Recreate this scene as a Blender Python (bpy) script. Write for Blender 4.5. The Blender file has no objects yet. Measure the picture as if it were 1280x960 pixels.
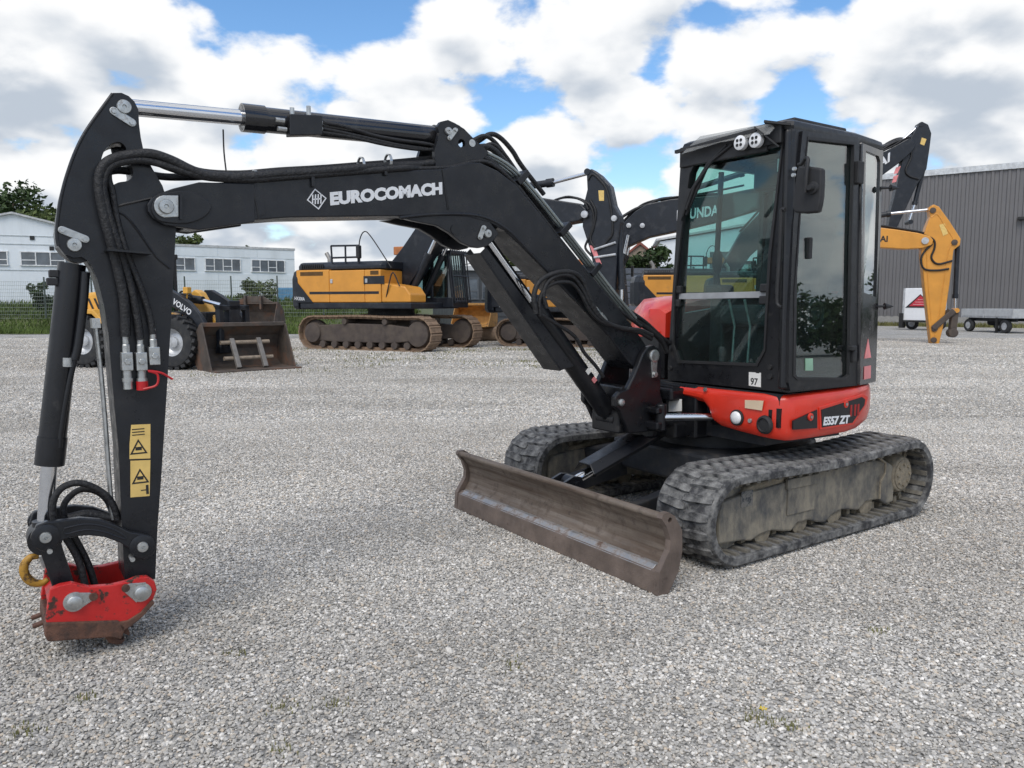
import bpy, bmesh, math, random
import numpy as np
from mathutils import Vector, Matrix
from mathutils.geometry import tessellate_polygon
random.seed(7)
S = bpy.context.scene
C = S.collection
R = math.radians

# ---------------------------------------------------------------- camera, sky, sun, exposure
cam_d = bpy.data.cameras.new('camera')
cam_d.sensor_width = 36.0
cam_d.lens = 27.14
cam_d.clip_start = 0.05
cam_d.clip_end = 3000
cam = bpy.data.objects.new('camera', cam_d)
C.objects.link(cam)
cam.location = (0, 0, 1.44)
cam.rotation_euler = (R(90 - 5.975), 0, 0)
S.camera = cam

SUN_EL, SUN_AZ = R(52), R(200)          # azimuth measured from +Y clockwise (behind the viewer, slightly left)
W = bpy.data.worlds.new('World')
S.world = W
W.use_nodes = True
W.cycles.sampling_method = 'MANUAL'
W.cycles.sample_map_resolution = 512
wn, wl = W.node_tree.nodes, W.node_tree.links
wn.clear()
def wnode(t, **k):
    n = wn.new(t)
    for a, b in k.items():
        setattr(n, a, b)
    return n
def wmath(op, a, b=None, c=None, clamp=False):
    n = wn.new('ShaderNodeMath'); n.operation = op; n.use_clamp = clamp
    for i, v in enumerate((a, b, c)):
        if v is None: continue
        if isinstance(v, (int, float)): n.inputs[i].default_value = v
        else: wl.new(v, n.inputs[i])
    return n.outputs[0]
def wramp(v, a, b, smooth=True):
    n = wn.new('ShaderNodeMapRange'); n.interpolation_type = 'SMOOTHSTEP' if smooth else 'LINEAR'
    wl.new(v, n.inputs[0]); n.inputs[1].default_value = a; n.inputs[2].default_value = b
    return n.outputs[0]
def wmix(f, a, b):
    n = wn.new('ShaderNodeMix'); n.data_type = 'RGBA'
    for s, v in ((n.inputs[0], f), (n.inputs[6], a), (n.inputs[7], b)):
        if isinstance(v, (int, float)): s.default_value = v
        elif isinstance(v, tuple): s.default_value = v
        else: wl.new(v, s)
    return n.outputs[2]
sky = wnode('ShaderNodeTexSky', sky_type='NISHITA', sun_disc=False)
sky.sun_elevation = SUN_EL
sky.sun_rotation = SUN_AZ
sky.air_density = 1.0; sky.dust_density = 0.6; sky.ozone_density = 2.0
tc = wnode('ShaderNodeTexCoord')
sep = wnode('ShaderNodeSeparateXYZ'); wl.new(tc.outputs['Generated'], sep.inputs[0])
dz = wmath('MAXIMUM', sep.outputs[2], 0.0)
den = wmath('ADD', dz, 0.42)
px = wmath('DIVIDE', sep.outputs[0], den)
py = wmath('DIVIDE', sep.outputs[1], den)
def cloud_noise(k, scale, detail, rough, seed, dist=0.0, ox=0.0, oy=0.0):
    cmb = wn.new('ShaderNodeCombineXYZ')
    wl.new(wmath('MULTIPLY_ADD', px, k, ox), cmb.inputs[0]); wl.new(wmath('MULTIPLY_ADD', py, k, oy), cmb.inputs[1])
    cmb.inputs[2].default_value = seed
    n = wn.new('ShaderNodeTexNoise'); n.noise_dimensions = '3D'
    wl.new(cmb.outputs[0], n.inputs['Vector'])
    n.inputs['Scale'].default_value = scale; n.inputs['Detail'].default_value = detail
    n.inputs['Roughness'].default_value = rough; n.inputs['Distortion'].default_value = dist
    return n.outputs[0]
def puffs(k, scale, seed, ox=0.0, oy=0.0):
    cmb = wn.new('ShaderNodeCombineXYZ')
    wl.new(wmath('MULTIPLY_ADD', px, k, ox), cmb.inputs[0]); wl.new(wmath('MULTIPLY_ADD', py, k, oy), cmb.inputs[1]); cmb.inputs[2].default_value = seed
    v = wn.new('ShaderNodeTexVoronoi'); v.feature = 'F1'
    wl.new(cmb.outputs[0], v.inputs['Vector']); v.inputs['Scale'].default_value = scale; v.inputs['Detail'].default_value = 1.0; v.inputs['Roughness'].default_value = 0.4
    return wmath('SUBTRACT', 0.62, v.outputs['Distance'])
CS = 2.9
SEED = 95.5
OX, OY = 0.0, 0.0
def density(k, det):
    big = cloud_noise(k, CS, det, 0.56, SEED, 0.1, OX, OY)
    puf = puffs(k, CS * 2.1, SEED + 2.0, OX, OY)
    huge = cloud_noise(k, CS * 0.42, 2, 0.5, SEED + 5, 0.0, OX, OY)
    return wmath('ADD', wmath('MULTIPLY_ADD', big, 0.58, wmath('MULTIPLY', huge, 0.30)), wmath('MULTIPLY', puf, 0.16))
d0 = density(1.0, 9)
d1 = density(0.945, 4)           # the same cloud a little higher up: what shades it
low = wmath('SUBTRACT', 1.0, wramp(sep.outputs[2], 0.0, 0.40, False))
cov = wmath('MULTIPLY_ADD', low, 0.10, wmath('MULTIPLY_ADD', wmath('SUBTRACT', 1.0, wramp(sep.outputs[2], 0.0, 0.13)), 0.10, d0))
mask = wramp(cov, 0.405, 0.458)
lit = wmath('MULTIPLY_ADD', wmath('SUBTRACT', d0, d1), 5.2, 0.80)
core = wramp(cov, 0.43, 0.60)
lit2 = wmath('SUBTRACT', lit, wmath('MULTIPLY', core, 0.40))
fine = cloud_noise(1.0, CS * 4, 6, 0.6, SEED + 9)
lit3 = wmath('MULTIPLY_ADD', wmath('SUBTRACT', fine, 0.5), 0.40, lit2, clamp=True)
cloud_c = wmix(wramp(lit3, 0.10, 0.85), (3.6, 4.05, 4.65, 1), (6.9, 6.95, 7.0, 1))
sky_c = wmix(1.0, sky.outputs[0], (1, 1, 1, 1))
hs = wnode('ShaderNodeHueSaturation'); hs.inputs['Saturation'].default_value = 1.2
hs.inputs['Value'].default_value = 1.28
wl.new(sky.outputs[0], hs.inputs['Color'])
col = wmix(mask, hs.outputs[0], cloud_c)
bg = wnode('ShaderNodeBackground'); bg.inputs['Strength'].default_value = 0.10
wl.new(col, bg.inputs['Color'])
wo = wnode('ShaderNodeOutputWorld'); wl.new(bg.outputs[0], wo.inputs[0])

sun_d = bpy.data.lights.new('sun', 'SUN')
sun_d.energy = 1.35
sun_d.angle = R(36)
sun_d.color = (1.0, 0.95, 0.88)
sun = bpy.data.objects.new('sun', sun_d)
C.objects.link(sun)
sun.rotation_euler = (R(90) - SUN_EL, 0, R(180) - SUN_AZ)
S.view_settings.view_transform = 'Standard'
S.view_settings.look = 'None'
S.view_settings.exposure = 0.55
S.view_settings.gamma = 1.0
S.view_settings.use_curve_mapping = False
S.cycles.max_bounces = 8
S.cycles.transparent_max_bounces = 16
S.cycles.sample_clamp_indirect = 6

# ---------------------------------------------------------------- materials
MATS = {}
def mat(name, base, rough=0.5, metal=0.0, var=0.25, scale=6.0, dirt=None, dirt_amt=0.0, dirt_scale=3.0, dirt_stretch=(1, 1, 1),
        bump=0.0, bump_scale=60.0, coat=0.0, spec=0.5, rough_var=0.12, dirt_sharp=0.12, dirt2=None, dirt2_amt=0.0, dirt2_scale=12.0, emit=0):
    if name in MATS: return MATS[name]
    m = bpy.data.materials.new(name); m.use_nodes = True
    nt = m.node_tree; N, Lk = nt.nodes, nt.links
    b = N['Principled BSDF']
    co = N.new('ShaderNodeTexCoord')
    def noise(sc, det, ro=0.6, stretch=None):
        n = N.new('ShaderNodeTexNoise'); n.inputs['Scale'].default_value = sc
        n.inputs['Detail'].default_value = det; n.inputs['Roughness'].default_value = ro
        if stretch:
            mp = N.new('ShaderNodeMapping'); mp.inputs['Scale'].default_value = stretch
            Lk.new(co.outputs['Object'], mp.inputs[0]); Lk.new(mp.outputs[0], n.inputs['Vector'])
        else: Lk.new(co.outputs['Object'], n.inputs['Vector'])
        return n.outputs[0]
    def rng(v, a, b_, c=0.0, d=1.0):
        n = N.new('ShaderNodeMapRange'); Lk.new(v, n.inputs[0])
        for i, x in enumerate((a, b_, c, d)): n.inputs[i + 1].default_value = x
        return n.outputs[0]
    def mix(f, a, c, mode='MIX'):
        n = N.new('ShaderNodeMix'); n.data_type = 'RGBA'; n.blend_type = mode
        for s, v in ((n.inputs[0], f), (n.inputs[6], a), (n.inputs[7], c)):
            if isinstance(v, (int, float)): s.default_value = v
            elif isinstance(v, tuple): s.default_value = (*v[:3], 1)
            else: Lk.new(v, s)
        return n.outputs[2]
    n1 = noise(scale, 6)
    lo = tuple(x * (1 - var) for x in base); hi = tuple(min(1, x * (1 + var)) for x in base)
    c_ = mix(rng(n1, 0.3, 0.7), lo, hi)
    rsrc = rng(noise(scale * 2.3, 5), 0.3, 0.7, max(0.03, rough - rough_var), min(1, rough + rough_var))
    for dc, da, ds, st in ((dirt, dirt_amt, dirt_scale, dirt_stretch), (dirt2, dirt2_amt, dirt2_scale, (1, 1, 1))):
        if dc:
            t = 0.5 + (0.5 - da) * 0.5
            f = rng(noise(ds, 9, 0.65, st), t - dirt_sharp / 2, t + dirt_sharp / 2)
            c_ = mix(f, c_, dc)
            mx = N.new('ShaderNodeMix'); Lk.new(f, mx.inputs[0]); Lk.new(rsrc, mx.inputs[2]); mx.inputs[3].default_value = 0.85
            rsrc = mx.outputs[0]
            if metal:
                inv = rng(f, 0, 1, metal, 0.0); Lk.new(inv, b.inputs['Metallic'])
    Lk.new(c_, b.inputs['Base Color']); Lk.new(rsrc, b.inputs['Roughness'])
    if not b.inputs['Metallic'].is_linked: b.inputs['Metallic'].default_value = metal
    b.inputs['Coat Weight'].default_value = coat; b.inputs['Coat Roughness'].default_value = 0.08
    b.inputs['Specular IOR Level'].default_value = spec
    if emit:
        Lk.new(c_, b.inputs['Emission Color']); b.inputs['Emission Strength'].default_value = emit
    if bump:
        bp = N.new('ShaderNodeBump'); bp.inputs['Strength'].default_value = bump; bp.inputs['Distance'].default_value = 0.01
        Lk.new(noise(bump_scale, 5), bp.inputs['Height']); Lk.new(bp.outputs[0], b.inputs['Normal'])
    MATS[name] = m
    return m
def glass_mat(name, tint, ior=1.5, rough=0.01, gloss=1.0, dusty=0.0, refl=1.0):
    if name in MATS: return MATS[name]
    m = bpy.data.materials.new(name); m.use_nodes = True
    nt = m.node_tree; N, Lk = nt.nodes, nt.links; N.clear()
    o = N.new('ShaderNodeOutputMaterial'); mx = N.new('ShaderNodeMixShader')
    tr = N.new('ShaderNodeBsdfTransparent'); tr.inputs[0].default_value = (*tint, 1)
    gl = N.new('ShaderNodeBsdfGlossy'); gl.inputs['Roughness'].default_value = rough; gl.inputs[0].default_value = (gloss, gloss, gloss, 1)
    lw = N.new('ShaderNodeLayerWeight'); pw = N.new('ShaderNodeMath'); pw.operation = 'POWER'; pw.inputs[1].default_value = 5.0; Lk.new(lw.outputs['Facing'], pw.inputs[0])
    fr = N.new('ShaderNodeMath'); fr.operation = 'MULTIPLY_ADD'; fr.inputs[1].default_value = 0.96; fr.inputs[2].default_value = 0.042; Lk.new(pw.outputs[0], fr.inputs[0])
    ml = N.new('ShaderNodeMath'); ml.operation = 'MULTIPLY'; ml.inputs[1].default_value = refl; ml.use_clamp = True
    Lk.new(fr.outputs[0], ml.inputs[0])
    Lk.new(ml.outputs[0], mx.inputs[0]); Lk.new(tr.outputs[0], mx.inputs[1]); Lk.new(gl.outputs[0], mx.inputs[2])
    out = mx.outputs[0]
    if dusty:
        df = N.new('ShaderNodeBsdfDiffuse'); df.inputs[0].default_value = (0.5, 0.5, 0.48, 1)
        m2 = N.new('ShaderNodeMixShader'); nz = N.new('ShaderNodeTexNoise'); nz.inputs['Scale'].default_value = 5
        nz.inputs['Detail'].default_value = 6
        mr = N.new('ShaderNodeMapRange'); mr.inputs[1].default_value = 0.35; mr.inputs[2].default_value = 0.75
        mr.inputs[3].default_value = dusty * 0.3; mr.inputs[4].default_value = dusty
        Lk.new(nz.outputs[0], mr.inputs[0]); Lk.new(mr.outputs[0], m2.inputs[0]); Lk.new(out, m2.inputs[1]); Lk.new(df.outputs[0], m2.inputs[2])
        out = m2.outputs[0]
    Lk.new(out, o.inputs[0])
    MATS[name] = m
    return m
M_BLACK = mat('black_paint', (0.0125, 0.0135, 0.0165), 0.34, dirt=(0.055, 0.052, 0.048), dirt_amt=-0.14, dirt_scale=5, dirt_sharp=0.55, var=0.3, bump=0.06, bump_scale=120, spec=0.42, dirt2=(0.10, 0.095, 0.09), dirt2_amt=-0.30, dirt2_scale=45, rough_var=0.16)
M_SATIN = mat('black_satin', (0.0075, 0.008, 0.010), 0.36, var=0.2, scale=9, dirt=(0.10, 0.09, 0.08), dirt_amt=-0.2, dirt_scale=14, dirt_sharp=0.5, bump=0.04)
M_GLOSSBLK = mat('black_gloss', (0.012, 0.012, 0.014), 0.16, coat=0.5, dirt=(0.10, 0.09, 0.08), dirt_amt=-0.15, dirt_scale=6, dirt_sharp=0.6)
M_PLASTIC = mat('black_plastic', (0.018, 0.018, 0.019), 0.6, bump=0.1, bump_scale=400)
M_HOSE = mat('hose_rubber', (0.012, 0.012, 0.013), 0.55, bump=0.8, bump_scale=70, dirt=(0.07, 0.065, 0.06), dirt_amt=-0.05, dirt_scale=25, dirt_sharp=0.4)
M_RED = mat('red_paint', (0.62, 0.032, 0.014), 0.32, var=0.10, coat=0.25, dirt=(0.30, 0.20, 0.16), dirt_amt=-0.26, dirt_scale=8, dirt_sharp=0.5, rough_var=0.06)
M_REDWORN = mat('worn_red_paint', (0.52, 0.02, 0.018), 0.4, var=0.12, dirt=(0.055, 0.03, 0.022), dirt_amt=0.36, dirt_scale=16, dirt_sharp=0.05, bump=0.15, bump_scale=60)
M_RUST = mat('brown_rust', (0.13, 0.062, 0.04), 0.75, var=0.4, scale=12, dirt=(0.05, 0.032, 0.025), dirt_amt=0.4, dirt_scale=18, dirt_sharp=0.25, bump=0.4, bump_scale=90)
M_BLADE = mat('bare_worn_steel', (0.205, 0.168, 0.135), 0.42, metal=0.35, var=0.3, scale=4, dirt=(0.105, 0.072, 0.052), dirt_amt=0.42, dirt_scale=9, dirt_stretch=(1, 0.14, 2.4), dirt_sharp=0.3, dirt2=(0.03, 0.018, 0.014), dirt2_amt=0.17, dirt2_scale=17, bump=0.15, bump_scale=50)
M_EDGE = mat('cutting_edge_steel', (0.15, 0.115, 0.095), 0.55, metal=0.25, var=0.35, scale=7, dirt=(0.05, 0.03, 0.025), dirt_amt=0.1, dirt_scale=10, dirt_sharp=0.12, bump=0.25, bump_scale=60)
M_SCRAPED = mat('scraped_steel', (0.42, 0.42, 0.42), 0.4, metal=0.6, var=0.3, scale=14, dirt=(0.12, 0.08, 0.06), dirt_amt=0.42, dirt_scale=14, dirt_sharp=0.2)
M_CHROME = mat('chrome_rod', (0.72, 0.73, 0.75), 0.13, metal=1.0, var=0.05, rough_var=0.04)
M_ZINC = mat('zinc_plate', (0.50, 0.51, 0.50), 0.36, metal=0.85, var=0.25, scale=30, dirt=(0.07, 0.06, 0.055), dirt_amt=0.18, dirt_scale=30, dirt_sharp=0.2)
M_RUBBER = mat('track_rubber', (0.036, 0.036, 0.038), 0.8, var=0.4, scale=10, dirt=(0.29, 0.285, 0.27), dirt_amt=0.37, dirt_scale=15, dirt_sharp=0.32, bump=0.3, bump_scale=90)
M_MUD = mat('muddy_frame', (0.045, 0.05, 0.058), 0.6, var=0.3, dirt=(0.27, 0.24, 0.185), dirt_amt=0.60, dirt_scale=6, dirt_stretch=(1.7, 1.7, 0.8), dirt_sharp=0.30, dirt2=(0.04, 0.043, 0.05), dirt2_amt=0.20, dirt2_scale=6, bump=0.25, bump_scale=80)
M_MUDDRY = mat('dry_mud', (0.24, 0.205, 0.15), 0.9, var=0.3, scale=20, bump=0.6, bump_scale=60)
M_RIB = mat('dusty_rib', (0.15, 0.138, 0.115), 0.85, var=0.35, scale=25, bump=0.3)
M_DARK = mat('underbody_dark', (0.012, 0.014, 0.018), 0.6, dirt=(0.07, 0.06, 0.05), dirt_amt=0.1, dirt_scale=10, dirt_sharp=0.4)
M_WHITE = mat('white_print', (0.72, 0.73, 0.74), 0.5, var=0.06)
M_STICKER = mat('yellow_sticker', (0.72, 0.50, 0.16), 0.5, var=0.12, scale=14, dirt=(0.35, 0.25, 0.1), dirt_amt=-0.1, dirt_scale=30)
M_PAPER = mat('paper_sticker', (0.75, 0.74, 0.70), 0.6, var=0.08)
M_CREAM = mat('cream_sticker', (0.70, 0.55, 0.38), 0.6, var=0.1)
M_PINK = mat('red_white_print', (0.75, 0.25, 0.25), 0.5)
M_INK = mat('black_ink', (0.015, 0.015, 0.015), 0.6)
M_GLASS = glass_mat('tinted_cab_glass', (0.70, 0.86, 0.84), dusty=0.025)
M_GLASSD = glass_mat('darker_cab_glass', (0.50, 0.64, 0.62), dusty=0.02, refl=3.0)
M_VISOR = glass_mat('smoked_visor', (0.80, 0.81, 0.82), dusty=0.35)
M_LENS = mat('lamp_lens', (0.80, 0.80, 0.80), 0.15, var=0.08, coat=0.6)
M_YELLOW = mat('yellow_machine_paint', (0.66, 0.29, 0.04), 0.4, var=0.1, scale=2, dirt=(0.32, 0.19, 0.07), dirt_amt=-0.1, dirt_scale=3, dirt_sharp=0.4, coat=0.1)
M_HYBLK = mat('dark_blue_black_paint', (0.009, 0.012, 0.018), 0.42, dirt=(0.07, 0.07, 0.07), dirt_amt=-0.05, dirt_scale=3, dirt_sharp=0.5)
M_SHOE = mat('rusty_track_shoe', (0.30, 0.205, 0.135), 0.75, var=0.35, scale=5, dirt=(0.09, 0.055, 0.035), dirt_amt=0.35, dirt_scale=5, dirt_sharp=0.3, bump=0.3)
M_OLDTRK = mat('worn_track_frame', (0.070, 0.054, 0.046), 0.75, var=0.3, scale=4, dirt=(0.12, 0.095, 0.072), dirt_amt=0.25, dirt_scale=3, dirt_sharp=0.4)
M_TYRE = mat('tyre_rubber', (0.022, 0.023, 0.025), 0.8, var=0.3, bump=0.2, dirt=(0.10, 0.095, 0.085), dirt_amt=0.05, dirt_scale=7, dirt_sharp=0.5)
M_RIM = mat('grey_wheel_rim', (0.50, 0.51, 0.52), 0.45, metal=0.4)
M_BUCKET = mat('rusty_bucket_steel', (0.085, 0.068, 0.056), 0.7, metal=0.1, var=0.35, scale=3, dirt=(0.20, 0.082, 0.036), dirt_amt=0.2, dirt_scale=2.6, dirt_sharp=0.3, bump=0.2, bump_scale=30)
M_TAN = mat('tan_dusty_steel', (0.25, 0.20, 0.15), 0.8, var=0.35, scale=12)

# ---------------------------------------------------------------- mesh helpers
def lerp(a, b, t): return a + (b - a) * t
class MB:
    def __init__(s): s.v = []; s.f = []
    def add(s, vs, fs):
        o = len(s.v); s.v += [tuple(v) for v in vs]; s.f += [tuple(i + o for i in f) for f in fs]; return s
    def box(s, c, d, rot=None, taper=(1, 1)):
        vs = []
        for z in (-1, 1):
            tx, ty = (taper if z > 0 else (1, 1))
            for x, y in ((-1, -1), (1, -1), (1, 1), (-1, 1)):
                p = Vector((x * d[0] / 2 * tx, y * d[1] / 2 * ty, z * d[2] / 2))
                if rot is not None: p = rot @ p
                vs.append(p + Vector(c))
        return s.add(vs, [(3, 2, 1, 0), (4, 5, 6, 7), (0, 1, 5, 4), (1, 2, 6, 5), (2, 3, 7, 6), (3, 0, 4, 7)])
    def bb(s, x0, x1, y0, y1, z0, z1):
        return s.box(((x0 + x1) / 2, (y0 + y1) / 2, (z0 + z1) / 2), (abs(x1 - x0), abs(y1 - y0), abs(z1 - z0)))
    def bar(s, p0, p1, w, h, up=(0, 0, 1)):
        p0, p1 = Vector(p0), Vector(p1); d = (p1 - p0); L = d.length; d.normalize()
        u = Vector(up); y = u.cross(d)
        if y.length < 1e-4: y = Vector((0, 1, 0)).cross(d)
        y.normalize(); z = d.cross(y)
        M = Matrix((d, y, z)).transposed()
        return s.box((p0 + p1) / 2, (L, w, h), M)
    def prism(s, outer, fn, t0, t1, holes=()):
        """polygon (u,v) swept from t0 to t1; fn(u,v,t)->point"""
        loops = [list(outer)] + [list(h) for h in holes]
        flat = [p for l in loops for p in l]; n = len(flat)
        vs = [fn(u, v, t0) for u, v in flat] + [fn(u, v, t1) for u, v in flat]
        fs = []
        if not holes:
            fs += [tuple(range(n))[::-1], tuple(range(n, 2 * n))]
        else:
            tr = tessellate_polygon([[Vector((u, v, 0)) for u, v in l] for l in loops])
            fs += [(a, b, c) for a, b, c in tr] + [(c + n, b + n, a + n) for a, b, c in tr]
        o = 0
        for l in loops:
            k = len(l)
            for i in range(k):
                a, b = o + i, o + (i + 1) % k
                fs.append((a, b, b + n, a + n))
            o += k
        return s.add(vs, fs)
    def plate(s, poly, y0, y1, holes=()):           # polygon in x-z, thickness along y
        return s.prism(poly, lambda u, v, t: (u, t, v), y0, y1, holes)
    def frontplate(s, poly, x0, x1, holes=()):      # polygon in y-z, thickness along x
        return s.prism(poly, lambda u, v, t: (t, u, v), x0, x1, holes)
    def slab(s, poly, z0, z1, holes=()):            # polygon in x-y
        return s.prism(poly, lambda u, v, t: (u, v, t), z0, z1, holes)
    def tube(s, pts, r, n=10, closed=False):
        pts = [Vector(p) for p in pts]; k = len(pts)
        rr = r if isinstance(r, (list, tuple)) else [r] * k
        ref = None; vs = []; fs = []
        for i, p in enumerate(pts):
            if closed: d = pts[(i + 1) % k] - pts[i - 1]
            else: d = pts[min(i + 1, k - 1)] - pts[max(i - 1, 0)]
            d.normalize()
            if ref is None: ref = Vector((0, 0, 1)) if abs(d.z) < 0.9 else Vector((1, 0, 0))
            y = d.cross(ref); y.normalize(); z = y.cross(d); ref = z
            for j in range(n):
                a = 2 * math.pi * j / n
                vs.append(p + (y * math.cos(a) + z * math.sin(a)) * rr[i])
        for i in range(k if closed else k - 1):
            i2 = (i + 1) % k
            for j in range(n):
                j2 = (j + 1) % n
                fs.append((i * n + j, i * n + j2, i2 * n + j2, i2 * n + j))
        if not closed:
            fs.append(tuple(range(n))); fs.append(tuple(range((k - 1) * n, k * n))[::-1])
        return s.add(vs, fs)
    def cyl(s, p0, p1, r, r1=None, n=20): return s.tube([p0, p1], [r, r if r1 is None else r1], n)
    def ring(s, p0, p1, ro, ri, n=24):
        p0, p1 = Vector(p0), Vector(p1); d = (p1 - p0).normalized()
        ref = Vector((0, 0, 1)) if abs(d.z) < 0.9 else Vector((1, 0, 0))
        y = d.cross(ref).normalized(); z = y.cross(d); vs = []; fs = []
        for p, r in ((p0, ro), (p1, ro), (p1, ri), (p0, ri)):
            for j in range(n):
                a = 2 * math.pi * j / n; vs.append(p + (y * math.cos(a) + z * math.sin(a)) * r)
        for q in range(4):
            q2 = (q + 1) % 4
            for j in range(n):
                j2 = (j + 1) % n; fs.append((q * n + j, q * n + j2, q2 * n + j2, q2 * n + j))
        return s.add(vs, fs)
    def lathe(s, prof, c, axis='y', n=28, cap=True):          # prof: (radius, along) list
        vs = []; fs = []
        for r, a in prof:
            for j in range(n):
                t = 2 * math.pi * j / n; u, v = r * math.cos(t), r * math.sin(t)
                p = {'y': (u, a, v), 'x': (a, u, v), 'z': (u, v, a)}[axis]
                vs.append((p[0] + c[0], p[1] + c[1], p[2] + c[2]))
        k = len(prof)
        for i in range(k - 1):
            for j in range(n):
                j2 = (j + 1) % n; fs.append((i * n + j, i * n + j2, (i + 1) * n + j2, (i + 1) * n + j))
        if cap: fs.append(tuple(range(n))); fs.append(tuple(range((k - 1) * n, k * n))[::-1])
        return s.add(vs, fs)
    def loft(s, loops, cap=True, closed=True):
        k = len(loops[0]); vs = [p for l in loops for p in l]; fs = []
        for i in range(len(loops) - 1):
            for j in range(k if closed else k - 1):
                j2 = (j + 1) % k; fs.append((i * k + j, i * k + j2, (i + 1) * k + j2, (i + 1) * k + j))
        if cap and closed:
            fs.append(tuple(range(k))[::-1]); fs.append(tuple(range((len(loops) - 1) * k, len(loops) * k)))
        return s.add(vs, fs)
    def mesh(s, name, m=None, smooth=None, fix=True):
        me = bpy.data.meshes.new(name); me.from_pydata(s.v, [], s.f)
        if fix:
            bm = bmesh.new(); bm.from_mesh(me); bmesh.ops.recalc_face_normals(bm, faces=bm.faces); bm.to_mesh(me); bm.free()
        if smooth is not None:
            me.polygons.foreach_set('use_smooth', [True] * len(me.polygons)); me.set_sharp_from_angle(angle=R(smooth))
        if m: me.materials.append(m)
        me.update()
        return me
    def build(s, name, m, parent=None, bevel=0.0, smooth=None, seg=2):
        o = bpy.data.objects.new(name, s.mesh(name, m, smooth)); C.objects.link(o)
        if parent is not None: o.parent = parent
        if bevel:
            b = o.modifiers.new('bevel', 'BEVEL'); b.width = bevel; b.segments = seg; b.limit_method = 'ANGLE'; b.angle_limit = R(35)
            b.use_clamp_overlap = True
        return o
def inst(name, me, parent, loc=(0, 0, 0), rot=(0, 0, 0), scale=(1, 1, 1)):
    o = bpy.data.objects.new(name, me); C.objects.link(o)
    if parent is not None: o.parent = parent
    o.location = loc; o.rotation_euler = rot; o.scale = scale
    return o
def tag(o, label=None, cat=None, group=None, kind=None):
    if label: o['label'] = label
    if cat: o['category'] = cat
    if group: o['group'] = group
    if kind: o['kind'] = kind
    return o
def thing(name, label, cat, loc=(0, 0, 0), rz=0.0, group=None):
    o = bpy.data.objects.new(name, None); C.objects.link(o); o.empty_display_size = 0.2
    o.location = loc; o.rotation_euler = (0, 0, rz)
    return tag(o, label, cat, group)
def arc(cx, cz, r, a0, a1, n):
    return [(cx + r * math.cos(R(lerp(a0, a1, i / (n - 1)))), cz + r * math.sin(R(lerp(a0, a1, i / (n - 1))))) for i in range(n)]
def smooth_pts(pts, sub=6):
    """Catmull-Rom through the points"""
    P = [Vector(p) for p in pts]; P = [P[0] * 2 - P[1]] + P + [P[-1] * 2 - P[-2]]
    out = []
    for i in range(1, len(P) - 2):
        for k in range(sub):
            t = k / sub; a, b, c, d = P[i - 1], P[i], P[i + 1], P[i + 2]
            out.append(0.5 * ((2 * b) + (c - a) * t + (2 * a - 5 * b + 4 * c - d) * t * t + (3 * b - a - 3 * c + d) * t ** 3))
    out.append(P[-2]); return out
def smooth_poly(pts, sub=3):
    """closed Catmull-Rom of a 2-D outline"""
    n = len(pts); out = []
    P = [Vector((p[0], p[1])) for p in pts]
    for i in range(n):
        a, b, c, d = P[i - 1], P[i], P[(i + 1) % n], P[(i + 2) % n]
        for k in range(sub):
            t = k / sub
            q = 0.5 * ((2 * b) + (c - a) * t + (2 * a - 5 * b + 4 * c - d) * t * t + (3 * b - a - 3 * c + d) * t ** 3)
            out.append((q.x, q.y))
    return out
def lettering(name, body, p0, xd, yd, width, height, m, parent, bold=0.0, shear=0.0, depth=0.002):
    """raised letters: text starts at p0, runs along xd, stands along yd, fitted to width x height"""
    cu = bpy.data.curves.new(name, 'FONT'); cu.body = body; cu.offset = bold; cu.shear = shear; cu.resolution_u = 3
    t = bpy.data.objects.new(name, cu); C.objects.link(t)
    dg = bpy.context.evaluated_depsgraph_get()
    me = bpy.data.meshes.new_from_object(t.evaluated_get(dg)); bpy.data.objects.remove(t)
    xs = [v.co.x for v in me.vertices]; ys = [v.co.y for v in me.vertices]
    x0, x1, y0, y1 = min(xs), max(xs), min(ys), max(ys)
    xd, yd, p0 = Vector(xd).normalized(), Vector(yd).normalized(), Vector(p0); nd = xd.cross(yd)
    vs = [p0 + xd * ((v.co.x - x0) / (x1 - x0) * width) + yd * ((v.co.y - y0) / (y1 - y0) * height) for v in me.vertices]
    b = MB(); n = len(vs); fs = [tuple(p.vertices) for p in me.polygons]
    b.add(vs, []); b.v += [tuple(v + nd * depth) for v in vs]
    b.f += [tuple(i + n for i in f) for f in fs]
    cnt = {}
    for f in fs:
        for i in range(len(f)): e = (f[i], f[(i + 1) % len(f)]); cnt[e] = 1
    for (a, c) in cnt:
        if (c, a) not in cnt: b.f.append((a, c, c + n, a + n))
    o = bpy.data.objects.new(name, b.mesh(name, m, fix=False)); C.objects.link(o); o.parent = parent
    return o

# ================================================================ the compact excavator (local x forward, y to its left, z up)
EX = thing('compact_excavator', 'black and red compact excavator with enclosed cab, rubber tracks and its arm hanging down', 'excavator',
           (0.168, 4.512, 0), R(-145.636))
def P3(fz, y): return [(p[0], y, p[1]) for p in fz]
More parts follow.
